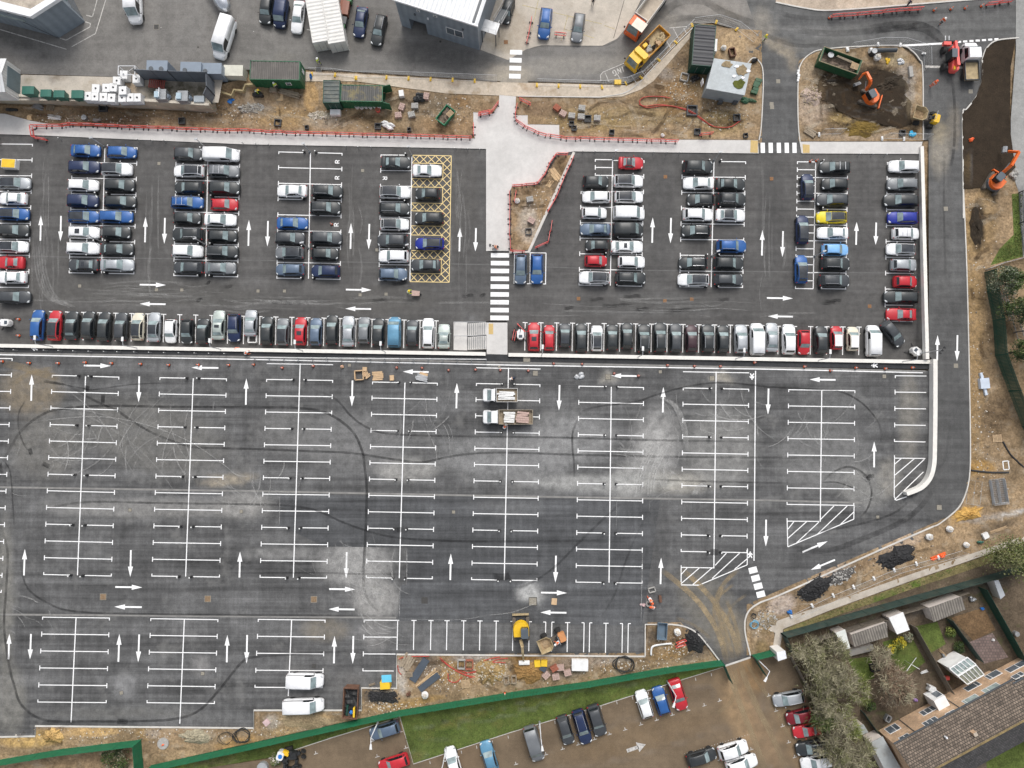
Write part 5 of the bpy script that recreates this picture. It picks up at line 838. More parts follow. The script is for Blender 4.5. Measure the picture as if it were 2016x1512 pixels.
mb = MB(); mb.prism([(-.25, -.25), (Lw + .15, -.25), (Lw + .15, dep), (-.25, dep)], 6.8, 6.95); mb.build('roof', M['roofw'], r)
mb = MB(); mb.box((Lw - .55, dep / 2, 7.02), (.35, dep, .12)); mb.build('roof_gutter', M['cladd'], r)
mb = MB(); mb.box((Lw / 2, -.32, 6.85), (Lw + .5, .14, .3)); mb.build('fascia', M['capw'], r)
window(r, (0, 0), (Lw, 0), 7.3, 9.9, 2.0, 3.6, (.5,), 'win'); window(r, (0, 0), (Lw, 0), 3.1, 3.6, 5.3, 5.7, (), 'win'); window(r, (0, 0), (Lw, 0), 5.6, 6.2, 5.3, 5.7, (), 'win')
for u in (2.6, 4.6, 9.9): wpanel((0, 0), (Lw, 0), u, u + .22, 4.2, 4.55, .16, .16).build('wall_lamp', M['cladd'] if u != 4.6 else M['capw'], r)
P0 = XY((948, 84)); r = thing('fire_escape', 'galvanised steel outside stair climbing beside the white roofed building', 'staircase', (*P0, 0), R(-18))
mb = MB(); mb.box((1.2, .9, 3.3), (2.4, 1.8, .08)); mb.build('landing', M['galv'], r)
mb = MB()
for k in range(17): mb.box((2.0, 2.0 + k * .29, 3.25 - k * .18), (1.1, .17, .05))
mb.build('tread', M['cladd'], r)
for x in (1.42, 2.58): MB().bar((x, 1.8, 3.3), (x, 7.0, .1), .06, .26).build('stringer', M['galv'], r); mb = MB(); mb.tube([(x, 1.8, 4.3), (x, 7.0, 1.1)], .03); [mb.tube([(x, 1.8 + k * .65, 3.3 - k * .4), (x, 1.8 + k * .65, 4.3 - k * .4)], .02, 5) for k in range(8)]; mb.build('handrail', M['galv'], r)
mb = MB(); mb.tube([(.05, 1.75, 4.35), (.05, .05, 4.35), (2.35, .05, 4.35), (2.35, 1.7, 4.35)], .035); [mb.tube([p + (3.3,), p + (4.35,)], .025, 5) for p in ((.05, .05), (1.2, .05), (2.35, .05), (.05, .9), (.05, 1.75))]; mb.build('guard_rail', M['galv'], r)
for p in ((.15, .15), (2.25, .15), (.15, 1.65), (2.25, 1.65)): MB().box((*p, 1.65), (.1, .1, 3.3)).build('post', M['cladd'], r)
def corr(mb, a, b, z0, z1, pitch=.28, dep=.05, mi=0):
 a, b = Vector(a), Vector(b); t = b - a; L = t.length; t.normalize(); n = Vector((t.y, -t.x)); k = int(L / pitch * 2); P = [a + t * (L * i / k) + n * (dep if i % 4 in (1, 2) else 0) for i in range(k + 1)]
 for p, q in zip(P, P[1:]): mb.face([(p.x, p.y, z0), (q.x, q.y, z0), (q.x, q.y, z1), (p.x, p.y, z1)], mi)
def container(label, c, L, Wd, H, rz, wall, roof, z=0.0, doors=(1, 0), roof_name='roof', group=None, name='shipping_container', open_doors=False):
 p = W(*c, z + H); r = thing(name, label, 'container', (p.x, p.y, z), rz, group); hx, hy = L / 2, Wd / 2; mb = MB(); q = [(-hx, -hy), (hx, -hy), (hx, hy), (-hx, hy)]
 for k in range(4):
  if not (open_doors and k == 1): corr(mb, q[k], q[(k + 1) % 4], .1, H - .1)
 mb.box((0, 0, .1), (L, Wd, .1)); mb.build('wall', wall, r)
 mb = MB(); n = int(L / .14)
 P = [(-hx + L * i / n, .05 if i % 4 in (1, 2) else 0) for i in range(n + 1)]
 mb.rings([[(x, -hy + .04, H - .06 + d), (x, hy - .04, H - .06 + d), (x, hy - .04, H - .2), (x, -hy + .04, H - .2)] for x, d in P]); mb.build(roof_name, roof, r)
 mb = MB(); [mb.box((x, y, H / 2), (.12, .12, H)) for x in (-hx, hx) for y in (-hy, hy)]; [mb.box((0, y, H - .05), (L, .1, .12)) for y in (-hy, hy)]; [mb.box((x, 0, H - .05), (.1, Wd, .12)) for x in (-hx, hx)]; mb.build('frame', wall, r)
 for s in (-1, 1):
  if open_doors: d = MB(); d.box((hx + Wd * .22, s * (hy + .12), H / 2), (Wd * .45, .08, H - .3), s * R(14)); d.build('door', wall, r)
  else: d = MB(); d.box((hx + .06, s * Wd * .25, H / 2), (.05, Wd * .47, H - .35)); d = d.build('door', wall, r); MB().tube([(hx + .11, s * Wd * .2, .3), (hx + .11, s * Wd * .2, H - .4)], .025).build('locking_bar', M['steel'], d)
 return r
whc = pm('white_container_paint', (.62, .61, .58), .5, var=.08, dirt=.22)
a = R(-80)
container('white corrugated container in the yard, left of two side by side', (622, 22), 9.2, 2.44, 2.6, a, whc, whc, group='white containers in the yard'); container('white corrugated container in the yard beside the green bins, right of two', (653, 24), 9.2, 2.44, 2.6, a, whc, whc, group='white containers in the yard')
brn = ribs('brown_grey_roof', (.115, .105, .095), .28, .7, 0, .3, 0, .15, ((.16, .15, .13), .4)); gre = ribs('mossy_green_roof', (.085, .10, .095), .3, .7, 0, .3, 0, .15, ((.20, .19, .15), .5)); mos = ribs('rust_streaked_roof', (.09, .09, .085), .3, .7, 0, .35, 0, .2, ((.30, .24, .08), .5))
def cabin(label, c, L, Wd, H, rz, roof, z, win=True, wall='green'):
 r = container(label, c, L, Wd, H, rz, M[wall], roof, z, name='site_cabin'); hx, hy = L / 2, Wd / 2
 if win: window(r, (-hx, -hy - .05), (hx, -hy - .05), L * .68, L * .68 + .8, 1.2, 1.9, (), 'win'); wpanel((-hx, -hy - .05), (hx, -hy - .05), L * .40, L * .40 + .9, .15, 2.1, .03).build('door', M['greend'], r)
 return r
r = cabin('long green site cabin with a stepped ramp by its door', (541, 138.5), 7.2, 2.75, 2.7, R(-1), brn, .25); wpanel((3.6, -1.4), (3.6, 1.4), 1.7, 2.2, .9, 1.8, .12).build('notice_board', M['capw'], r)
mb = MB(); mb.tube([(-3.5, 1.3, 2.7), (-3.5, 1.3, 3.1)], .06); mb.build('flue', M['cladd'], r)
container('small dark green container with striped roof between the two site cabins', (652.5, 180), 3.3, 2.35, 2.4, R(-90.5), M['greend'], gre, 0, name='storage_container'); container('green container with open doors and rust streaked roof', (712, 183.5), 6.1, 2.4, 2.4, R(-1), M['green'], mos, 0, open_doors=True, name='storage_container')
rr = container('dark green container with black ribbed roof, beside the loading bay', (1386, 89), 6.1, 3.1, 2.5, R(-103) + R(8), M['greend'], ribs('black_ribbed_roof', (.05, .05, .055), .42, .6, 0, .45, 0, .1), 0, name='storage_container')
P = [XY(p, 3.0) for p in ((1407, 116), (1478, 126), (1465, 186), (1392, 173))]; ctr = (sum(p[0] for p in P) / 4, sum(p[1] for p in P) / 4); q = [(p[0] - ctr[0], p[1] - ctr[1]) for p in P]; q.reverse()
r = thing('substation', 'pale grey flat roofed block with mossy patch and broken roof edge', 'building', (*ctr, 0)); mb = MB(); mb.prism(q, -.1, 2.85, cap=False); mb.build('wall', pm('grey_render', (.27, .30, .31), .85, dirt=.2), r)
mb = MB(); mb.prism([(x * 1.04, y * 1.04) for x, y in q], 2.85, 3.0); mb.build('roof', gmat('pale_blue_grey_roof', (.44, .47, .48), .12, .1, fs=3, blotch=((.36, .38, .38), .4, .5, .6)), r)
def lump(name, c, rx, ry, z, mat, parent, seed=0, n=14, h=.08, ref=None):
 rd = random.Random(seed); p = Vector((*XY(c, z), 0)) - Vector((*ref, 0)); mb = MB(); mb.prism([(p.x + rx * math.cos(2 * math.pi * k / n) * rd.uniform(.7, 1.2), p.y + ry * math.sin(2 * math.pi * k / n) * rd.uniform(.7, 1.2)) for k in range(n)], z - .05, z + h); return mb.build(name, mat, parent)
M['moss'] = gmat('roof_moss', (.09, .10, .02), .3, .4, fs=6); M['brok'] = gmat('broken_roof_earth', (.26, .2, .12), .25, .3, fs=5)
lump('moss_patch', (1455, 166), .95, .75, 3.0, M['moss'], r, 1, ref=ctr); lump('broken_patch', (1431, 127), .75, .55, 3.0, M['brok'], r, 2, ref=ctr); lump('broken_edge', (1461, 139), .85, .85, 3.0, M['brok'], r, 3, ref=ctr)
for k, (x, y) in enumerate(((1450, 131), (1473, 140), (1462, 153), (1446, 150))): lump('white_fragment', (x, y), .34, .22, 3.04, M['capw'], r, 5 + k, 8, .06, ctr)
for x in (-.6, 1.6): MB().box((x, min(p[1] for p in q), .5), (.6, .3, .9)).build('vent', M['cladd'], r)
MB().box((min(p[0] for p in q) - .3, -.2, 1.5), (.06, .8, 1.2), R(8)).build('notice_board', M['capw'], r)
r = thing('shed', 'white ribbed shed with blue-grey roller door beside the green bins', 'shed', (*XY((16, 168), 2.2), 2.2)); mb = MB(); hx0, hx1, hy = -8.0, 1.75, 2.3
mb.prism([(hx0, -hy), (hx1, -hy), (hx1, hy), (hx0, hy)], 0, 3.0, cap=False); mb.face([(hx1, -hy, 3), (hx1, hy, 3), (hx1, 0, 3.7)]); mb.build('wall', ribs('white_box_sheeting', (.60, .60, .58), .4, .5, 0, .12, 1), r)
for s in (-1, 1): mb = MB(); mb.face([(hx0, s * (hy + .15), 2.95), (hx1 + .1, s * (hy + .15), 2.95), (hx1 + .1, 0, 3.75), (hx0, 0, 3.75)][::s]); mb.build('roof', ribs('pale_roof_sheet' + str(s), (.64, .65, .65), .5, .5, 0, .12, 0), r)
mb = MB(); mb.box((hx1 + .04, .1, 1.3), (.06, 3.0, 2.6)); mb.build('roller_door', ribs('roller_slats', (.15, .20, .22), .12, .5, 0, .2, 1), r)
scr = pm('dark_screen_panel', (.11, .125, .145), .55, var=.14)
def screen_run(label, pts, h, z, posts=True):
 P = [W(x, y, z) for x, y in pts]; r = thing('screen_fence', label, 'fence', P[0]); o = P[0]; mb = MB()
 for a, b in zip(P, P[1:]): mb.bar(a - o + Vector((0, 0, h / 2)), b - o + Vector((0, 0, h / 2)), .08, h)
 mb.build('panel', scr, r)
 for a, b in zip(P, P[1:]):
  n = max(1, int((b - a).length / 1.9))
  for k in range(n + 1):
   p = a.lerp(b, k / n) - o; MB().box((p.x, p.y, h / 2), (.12, .12, h + .1)).build('post', M['cladd'], r)
 return r
screen_run('dark grey screen fence along the back of the plant enclosure', [(285, 157), (350, 160), (422, 162)], 3.0, 2.2); screen_run('dark grey screen fence closing the right end of the plant enclosure', [(423, 163), (424, 190), (418, 204)], 3.0, 2.0)
def tank(label, c, L, Wd, H, z, rz=0, mat=None, mh=2, name='storage_tank'):
 p = W(*c, z + H); r = thing(name, label, 'tank', (p.x, p.y, z), rz); mb = MB(); mb.box((0, 0, H / 2), (L, Wd, H)); mb.build('body', mat, r); mb = MB(); mb.box((0, 0, H + .04), (L + .1, Wd + .1, .08)); mb.build('lid', mat, r)
 for k in range(mh): mb = MB(); mb.cyl((-L * .28 + k * L * .5, -Wd * .3, H + .08), .32, .1, 14); mb.build('hatch', M['cladd'], r)
 return r
bg = pm('blue_grey_tank_paint', (.19, .23, .28), .5, var=.08)
tank('blue grey box tank with two round hatches behind the dark screens, on its own', (309.5, 130), 2.9, 1.5, 2.6, 2.2, R(-1), bg); tank('blue grey box tank right of the gap, left of a touching pair', (376, 133), 2.9, 1.5, 2.4, 2.0, R(-1), bg, 1); tank('blue grey box tank beside the cream bin, right of a touching pair', (416, 135), 2.9, 1.5, 2.4, 1.6, R(-1), bg, 1)
tank('cream double lidded bin store box left of the green cabin', (459.5, 139), 2.7, 1.5, 1.9, .9, R(-1), pm('cream_lid', (.55, .54, .46), .6, dirt=.2), 0, 'bin_store')
for x, y, lb, s in ((317, 186, 'grey air handling machine with a white hoop on top', 1), (360, 189, 'grey machine with pale blue cover beside the square plate', 0)):
 p = W(x, y, 3.3); r = thing('plant_machine', lb, 'machine', (p.x, p.y, 2.2)); mb = MB(); mb.box((0, 0, .6), (1.5, 1.5, 1.2)); mb.build('housing', M['steel'], r); mb = MB(); mb.cyl((.65, 0, .3), .45, .5, 14, r1=.3); mb.build('fan_cowl', bg, r); mb = MB(); mb.box((-.5, -.1, 1.3), (.7, .9, .25)); mb.build('cover', pm('pale_blue_cover' + str(x), (.36, .46, .52), .5), r)
 mb = MB(); mb.tube([(0, -.6, 1.3), (0, -.6, 1.75), (0, .7, 1.75), (0, .7, 1.3)], .05) if s else mb.box((-1.1, 0, .3), (.5, .5, .5)); mb.build('hoop' if s else 'side_box', M['capw'], r)
MB_ = MB(); MB_.box((0, 0, .25), (1.5, .9, .5)); o = MB_.build('equipment_box', pm('pale_grey_box', (.34, .38, .41), .5)); tag(o, 'flat pale grey box in the right corner of the plant enclosure', 'box'); p = W(392, 195, 2.6); o.location = (p.x, p.y, 2.2)
p = W(307, 163, 3.2); r = thing('trailer', 'rusty red slatted trailer bed inside the plant enclosure', 'trailer', (p.x, p.y, 2.2), R(-6)); mb = MB(); [mb.box((-1.1 + k * .27, 0, .72), (.14, 1.15, .06)) for k in range(9)]; mb.build('deck', pm('red_oxide', (.22, .04, .03), .7, var=.2), r); mb = MB(); [mb.box((0, y, .62), (2.5, .09, .14)) for y in (-.58, .58)]; mb.build('rail', pm('rust_frame', (.15, .05, .035), .8), r); [MB().cyl((.2, y, .3), .3, .16, 12, ax='y').build('wheel', M['rubber'], r) for y in (-.75, .6)]
p = W(262, 145, 2.2); r = thing('steel_frame', 'white open steel frame behind the white liquid tanks', 'frame', p); mb = MB()
for x in (-.9, 1.5): mb.tube([(x, 0, 0), (x, 0, 2.2)], .05); mb.tube([(x, -1.3, 0), (x, -1.3, 2.2)], .05); mb.tube([(x, 0, 2.2), (x, -1.3, 2.2)], .05)
mb.tube([(-.9, 0, 2.2), (1.5, 0, 2.2)], .05); mb.tube([(-.9, -1.3, 2.2), (1.5, -1.3, 2.2)], .05); mb.tube([(-.9, 0, .2), (1.5, 0, 2.1)], .035); mb.build('tubes', M['capw'], r); mb = MB(); mb.box((.3, -.65, .06), (2.2, 1.2, .08)); mb.build('deck_plate', M['oldtim'], r)
# ---- garden houses
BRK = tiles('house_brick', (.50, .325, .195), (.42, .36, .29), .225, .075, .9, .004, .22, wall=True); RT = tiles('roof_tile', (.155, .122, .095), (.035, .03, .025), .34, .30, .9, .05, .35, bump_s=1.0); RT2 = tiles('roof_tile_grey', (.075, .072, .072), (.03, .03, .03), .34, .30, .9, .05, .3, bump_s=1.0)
def house(label, A, B, dep, he, hr, wins, z=LOW, ext=0):
 a, b = Vector(XY(A, z)), Vector(XY(B, z)); t = b - a; L = t.length; t.normalize(); r = thing('terraced_house', label, 'house', (a.x, a.y, z), math.atan2(t.y, t.x))
 mb = MB(); mb.face([(0, 0, -.1), (0, 0, he), (L, 0, he), (L, 0, -.1)]); mb.face([(0, -dep, -.1), (L, -dep, -.1), (L, -dep, he), (0, -dep, he)])
 for x in (0, L): mb.face([(x, 0, -.1), (x, -dep, -.1), (x, -dep, he), (x, -dep / 2, hr), (x, 0, he)])
 mb.build('wall', BRK, r)
 ov = .35; sl = (hr - he) / (dep / 2); roof = None
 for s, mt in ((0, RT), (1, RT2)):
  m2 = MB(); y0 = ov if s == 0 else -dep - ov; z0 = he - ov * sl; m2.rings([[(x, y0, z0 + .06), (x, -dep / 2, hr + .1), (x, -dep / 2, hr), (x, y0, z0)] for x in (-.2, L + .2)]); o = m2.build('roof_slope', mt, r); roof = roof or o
 m2 = MB(); [m2.tube([(x, -dep / 2, hr + .1), (min(x + .42, L + .2), -dep / 2, hr + .1)], .13, 8) for x in [-.2 + .45 * k for k in range(int((L + .4) / .45))]]; m2.build('ridge', pm('ridge_tile' + label[:4], (.20, .15, .07), .9, var=.35, sc=1), r)
 m2 = MB(); m2.box((L / 2, ov + .08, he - ov * sl + .0), (L + .4, .13, .12)); m2.build('gutter', M['cladd'], r)
 for u0, u1, z0, z1, mu, gl in wins: window(r, (L, 0), (0, 0), L - u1, L - u0, z0, z1, mu, gl, .10)
 return r
h1 = [(.7, 2.5, .35, 1.95, (.4,), 'win'), (6.0, 8.3, .75, 1.95, (.35, .7), 'win'), (13.1, 15.3, .7, 1.9, (.25,), 'win'), (16.6, 18.6, .6, 1.9, (.75,), 'win'), (1.0, 2.5, 3.35, 4.35, (.5,), 'win'), (4.9, 7.0, 3.0, 4.45, (.35, .7), 'win'), (8.1, 9.5, 3.6, 4.45, (.5,), 'win'), (11.2, 13.4, 2.9, 4.35, (.85,), 'winpale'), (14.3, 16.7, 2.9, 4.35, (.7,), 'winpale'), (18.6, 20.2, 3.3, 4.3, (.4,), 'win')]
r = house('brick terrace house with brown tiled roof and many white windows, left block', (1729, 1438), (1947, 1320), 7.0, 4.75, 6.6, h1)
m2 = MB(); m2.box((9.4, -2.2, 6.2), (.5, .5, .8)); m2.build('chimney', BRK, r); m2 = MB(); m2.cyl((6.0, -1.2, 5.6), .12, .5); m2.build('roof_vent', M['capw'], r)
for u in (10.2, 3.3): m2 = MB(); m2.tube([(u, .08, .1), (u, .08, 4.5)], .05); m2.build('downpipe', M['cladd'], r)
m2 = MB(); m2.box((8.9, .75, 1.25), (1.7, 1.5, 2.5)); m2.build('porch', M['wframe'], r); m2 = MB(); m2.box((9.2, 1.52, 1.5), (.9, .04, 1.3)); m2.build('porch_door', M['win'], r)
h2 = [(.6, 1.8, 3.1, 4.3, (.4,), 'win'), (1.5, 4.6, .9, 2.1, (.5,), 'win'), (3.4, 6.4, 2.9, 4.3, (.3, .7), 'winpale')]
house('brick terrace house end with stepped roof, cut off by the photo edge', (1950, 1324), (2075, 1257), 7.6, 5.0, 7.0, h2)
def lean(name, label, cat, pts, z0, h0, h1, wall, roof, glazed=False, base=LOW):
 """pts: four photo corners of the roof, the first two on the higher side"""
 P = [W(*p, base + (h1 if k < 2 else h0)) for k, p in enumerate(pts)]; c = sum(P, Vector()) / 4; t = P[1] - P[0]; a = math.atan2(t.y, t.x); r = thing(name, label, cat, (c.x, c.y, base), a); ca, sa = math.cos(-a), math.sin(-a)
 q = [((p.x - c.x) * ca - (p.y - c.y) * sa, (p.x - c.x) * sa + (p.y - c.y) * ca, p.z - base) for p in P]
 if (q[1][0] - q[0][0]) * (q[2][1] - q[1][1]) - (q[1][1] - q[0][1]) * (q[2][0] - q[1][0]) < 0: q.reverse()
 mb = MB()
 for k in range(4): x, y = q[k], q[(k + 1) % 4]; mb.face([(x[0] * .96, x[1] * .94, -.1), (y[0] * .96, y[1] * .94, -.1), (y[0] * .96, y[1] * .94, y[2] - .06), (x[0] * .96, x[1] * .94, x[2] - .06)])
 mb.build('wall', wall, r)
 mb = MB(); mb.rings([[(x, y, z - .07) for x, y, z in q], q]); mb.build('roof', roof, r)
 if glazed:
  Q = [Vector(v) for v in q]
  for k in range(6): mb = MB(); mb.bar(Q[0].lerp(Q[1], k / 5) + Vector((0, 0, .03)), Q[3].lerp(Q[2], k / 5) + Vector((0, 0, .03)), .09, .07); mb.build('glazing_bar', M['wframe'], r)
  for k in range(4): mb = MB(); mb.bar(Q[k] + Vector((0, 0, .02)), Q[(k + 1) % 4] + Vector((0, 0, .02)), .14, .12); mb.build('frame', M['wframe'], r)
 return r
corg = ribs('corrugated_cement_roof', (.21, .19, .165), .36, .85, 0, .45, 0, .2, ((.10, .09, .08), .5)); pinkw = pm('pinkish_white_wall', (.62, .56, .51), .85, dirt=.25)
lean('garden_shed', 'low shed with corrugated roof split in two tones, white edged, nearest the bare trees', 'shed', [(1676, 1250), (1746, 1225), (1748, 1254), (1681, 1274)], 0, 1.9, 2.2, pinkw, corg); lean('garden_shed', 'shed with plain white square roof between two corrugated sheds', 'shed', [(1750, 1216), (1778, 1205), (1791, 1240), (1766, 1249)], 0, 2.0, 2.1, pinkw, pm('white_felt_roof', (.72, .72, .71), .6, dirt=.1)); lean('garden_shed', 'long white walled shed with grey corrugated roof and a fallen pole on it', 'shed', [(1829, 1197), (1893, 1174), (1901, 1200), (1838, 1225)], 0, 1.9, 2.3, pinkw, corg)
lean('garden_shed', 'narrow pale green-white shed against the corrugated shed', 'shed', [(1645, 1246), (1664, 1239), (1674, 1276), (1662, 1279)], 0, 1.9, 2.0, pinkw, pm('pale_felt', (.6, .62, .58), .8)); lean('garden_shed', 'grey flat roofed lean-to with leaves on it at the terrace end', 'shed', [(1714, 1462), (1738, 1450), (1778, 1520), (1752, 1535)], 0, 2.3, 2.4, pinkw, pm('grey_flat_roof', (.34, .36, .36), .7, dirt=.5)); lean('garden_shed', 'small grey roofed shed under the bare trees near the terrace', 'shed', [(1678, 1436), (1700, 1426), (1710, 1442), (1688, 1450)], 0, 1.7, 1.8, pinkw, pm('grey_lid', (.30, .32, .31), .7, dirt=.3)); lean('garden_shed', 'leaning pale blue-edged panel shed at the far garden corner', 'shed', [(1957, 1143), (1966, 1142), (1979, 1172), (1970, 1180)], 0, 1.6, 1.9, pinkw, pm('pale_grey_panel', (.42, .44, .46), .7)); lean('ticket_kiosk', 'small white kiosk beside the open green gate', 'kiosk', [(1529, 1284), (1546, 1281), (1549, 1296), (1532, 1302)], 0, 2.6, 2.7, M['wallw'], M['capw'])
lean('garden_shed', 'grey decked platform roof beside the split corrugated shed', 'shed', [(1672, 1280), (1718, 1268), (1722, 1280), (1674, 1292)], 0, .8, .9, pinkw, pm('grey_deck', (.24, .23, .21), .8, dirt=.3))
lean('conservatory', 'white framed glass conservatory against the brick terrace', 'conservatory', [(1869, 1316), (1904, 1294), (1921, 1308), (1886, 1331)], 0, 2.5, 2.9, M['wframe'], M['winpale'], True); lean('conservatory', 'lower glazed slope of the conservatory joined to the brick wall', 'conservatory', [(1886, 1331), (1921, 1309), (1937, 1328), (1904, 1347)], 0, 2.2, 2.9, M['wframe'], glassmat('olive_glass', (.22, .23, .18)), True)
# ---- site kit
M['red'] = pm('red_plastic', (.74, .10, .085), .5, var=.12, sc=2, dirt=.12); M['bwhite'] = pm('white_plastic', (.70, .70, .69), .5, dirt=.12); M['ywl'] = pm('yellow_plastic', (.70, .45, .02), .55, var=.12, dirt=.2); M['blk'] = pm('black_plastic', (.016, .017, .018), .6); M['orange'] = pm('orange_plastic', (.80, .13, .03), .5, var=.1); M['blue'] = pm('blue_plastic', (.02, .16, .48), .45, var=.12); M['cyan'] = pm('bright_blue_sheet', (.02, .38, .62), .45, var=.15)
M['brickp'] = pm('red_brick_stack', (.30, .10, .06), .9, var=.25, sc=5); M['greyb'] = pm('grey_block_stack', (.33, .32, .30), .9, var=.2, sc=5); M['bag'] = pm('white_woven_bag', (.64, .63, .61), .8, var=.12, sc=3, bump=.03); M['asph'] = pm('broken_asphalt', (.028, .028, .029), .85, var=.4, sc=3); M['blocks'] = pm('pinkish_block', (.42, .30, .26), .9, var=.2, sc=5)
def k_barrier():
 r = thing('barrier', '', 'barrier'); mb = MB(); L = 2.0
 for z, h in ((.95, .14), (.22, .12)): mb.box((L / 2, 0, z), (L - .04, .055, h))
 for k in range(9): mb.box((.06 + k * (L - .12) / 8, 0, .58), (.05, .045, .74))
 mb.build('panel', M['red'], r); [MB().box((x, 0, .05), (.14, .62, .09)).build('foot', M['blk'], r) for x in (.35, 1.65)]; mb = MB(); mb.box((L / 2, 0, .80), (1.1, .07, .16)); mb.build('reflective_strip', M['bwhite'], r); return r
BAR = Kind(k_barrier)
def barriers(pts, label, group, L=2.0, z=None):
 P = [W(x, y, (gz(x, y) if z is None else z) + .12) for x, y in pts]
 for a, b in zip(P, P[1:]):
  d = b - a; n = max(1, round(d.length / L)); an = math.atan2(d.y, d.x)
  for k in range(n):
   j = random.uniform(-.03, .03); BAR.place(a.lerp(b, k / n) + Vector((-d.y, d.x, 0)).normalized() * random.uniform(-.05, .05), an + j, label, group, (d.length / n / 2.0, 1, 1))
G1 = 'red and white barriers beside the long pavement'
barriers([(67, 250), (128, 249), (140, 247), (260, 252), (400, 257), (520, 261), (560, 263), (930, 273)], 'red and white plastic barrier in the long line above the pale pavement', G1)
barriers([(66, 252), (70, 273), (97, 277)], 'red plastic barrier in the short turn at the left end of the pavement', 'barriers turning the left end of the pavement')
barriers([(-4, 270), (0, 286)], 'red barrier cut by the left edge of the photo', None)
barriers([(932, 270), (933, 246)], 'red plastic barrier on the plaza left edge below the stacked ones', 'barriers on the plaza left edge'); barriers([(941, 229), (968, 224)], 'red barrier stacked against others at the plaza left corner', 'barriers stacked at the plaza corner'); barriers([(942, 226), (966, 221)], 'red barrier stacked against others at the plaza left corner', 'barriers stacked at the plaza corner'); barriers([(968, 224), (982, 204)], 'red barrier slanting up to the road at plaza left', 'barriers slanting to the road')
barriers([(1018, 208), (1014, 228), (1016, 240), (1034, 253), (1056, 263), (1078, 269), (1110, 274), (1334, 280)], 'red and white plastic barrier in the curved line right of the plaza', 'barriers in the curved line right of the plaza'); barriers([(1022, 198), (1045, 209)], 'pink-red barrier lying loose at the top right of the plaza', 'loose barriers at plaza top'); barriers([(1376, 268), (1402, 265)], 'red barrier around black chambers at the end of the dirt strip', 'barriers around the black chambers')
G2 = 'barriers around the dirt triangle'; T2 = 'red barrier in the line around the dirt triangle'
barriers([(1118, 306), (1095, 306), (1080, 326), (1074, 342), (1056, 364), (1008, 368)], T2, G2); barriers([(1129, 310), (1112, 350), (1095, 390), (1078, 420)], T2, G2); barriers([(1086, 437), (1079, 478), (1053, 490)], 'red barrier on the tarmac right of the dirt triangle', 'barriers on tarmac by the triangle'); barriers([(1003, 378), (1004, 495), (1034, 496)], T2, G2)
barriers([(1633, 36), (1812, 20)], 'red barrier in the row across the top road', 'barriers across the top road'); barriers([(1937, 12), (1990, 5)], 'red barrier in the short row at the top road right end', 'barriers at the top road right end')
barriers([(1047, 39), (1041, 70), (1036, 88)], 'dull red barrier along the beige apron by the blue SUV', 'barriers on the beige apron'); barriers([(1091, 70), (1114, 73)], 'single dull red barrier between two cars on the beige apron', None)
barriers([(1330, 1265), (1349, 1257)], 'red barrier lying in the dirt corner beside the blue skip', 'barriers by the blue skip'); barriers([(1328, 1272), (1348, 1266)], 'red barrier lying in the dirt corner beside the blue skip', 'barriers by the blue skip')
barriers([(1012, 400), (1016, 378)], 'red barrier leaning over white sacks in the dirt triangle', None)
def k_cone():
 r = thing('traffic_cone', '', 'cone'); MB().box((0, 0, .03), (.42, .42, .05)).build('base', M['blk'], r); mb = MB(); mb.cyl((0, 0, .05), .17, .68, 10, r1=.04); mb.build('body', M['orange'], r); mb = MB(); mb.cyl((0, 0, .36), .118, .2, 10, r1=.086); mb.build('band', M['bwhite'], r); return r
CONE = Kind(k_cone)
for L, lb, g in ((((6, 712), (59, 715), (116, 715.5), (169, 714), (221, 715.5), (278, 717), (333, 719), (391, 718.5), (451, 719), (500, 718), (556, 724.5), (617, 721), (674, 722), (781, 724), (831, 724.5), (883, 729), (936, 728), (985, 729), (1040, 730)), 'orange and white cone in the long row on the empty car park', 'cones in the row below the retaining wall'), (((1090, 716), (1146, 717), (1314, 719.5), (1367, 721), (1418, 721.5), (1485, 714), (1583, 722), (1634.5, 730), (1684, 724.5), (1742, 726), (1795, 724)), 'orange and white cone along the white lane line by the walkway', 'cones along the walkway line'), (((1209, 735.5), (1257, 740)), 'cone at one end of a left-pointing lane arrow', 'cones at the lane arrow'), (((38.5, 629), (38.5, 661)), 'orange cone guarding the camera trailer at photo left edge', 'cones by the camera trailer'), (((1632, 36), (1838, 21), (1871, 19), (1899, 17), (1931, 13)), 'cone on the top road beside the red barriers', 'cones on the top road'), (((653, 442),), 'single cone in the empty R bay', None), (((994, 1365),), 'orange cone standing against the green fence by the lawn', None), (((1595, 318), (1607, 317)), 'pinkish cone at the end of the parallel bays', 'cones at the parallel bays')):
 for x, y in L: CONE.place(W(x, y, gz(x, y) + .02), random.uniform(0, 1.5), lb, g)
def k_bol(h, w, top):
 def f():
  r = thing('bollard', '', 'bollard'); mb = MB(); mb.box((0, 0, h / 2), (w, w, h)); mb.build('post', M['blk'], r); mb = MB(); mb.box((0, 0, h + .03), (w * 1.06, w * 1.06, .08)); mb.build('cap', M[top], r); mb = MB(); mb.box((0, 0, .02), (.42, .34, .03)); mb.build('base_plate', M['asph'], r); return r
 return f
KB = Kind(k_bol(.75, .15, 'bwhite'))
for p in BOL:
 q_ = p.z > 1; KB.place(Vector((p.x, p.y, p.z - .008)), 0, 'black bollard with white cap between two empty bays of the lower car park' if q_ else 'black bollard with white cap at a bay end in the full upper car park', 'bollards in the empty bays' if q_ else 'bollards at the bay ends of the full car park')
KP = Kind(lambda: (lambda r: (MB().cyl((0, 0, 0), .045, .85, 8).build('post', M['steel'], r), MB().cyl((0, 0, .85), .055, .10, 8).build('cap', M['bwhite'], r), r)[2])(thing('marker_post', '', 'post')))
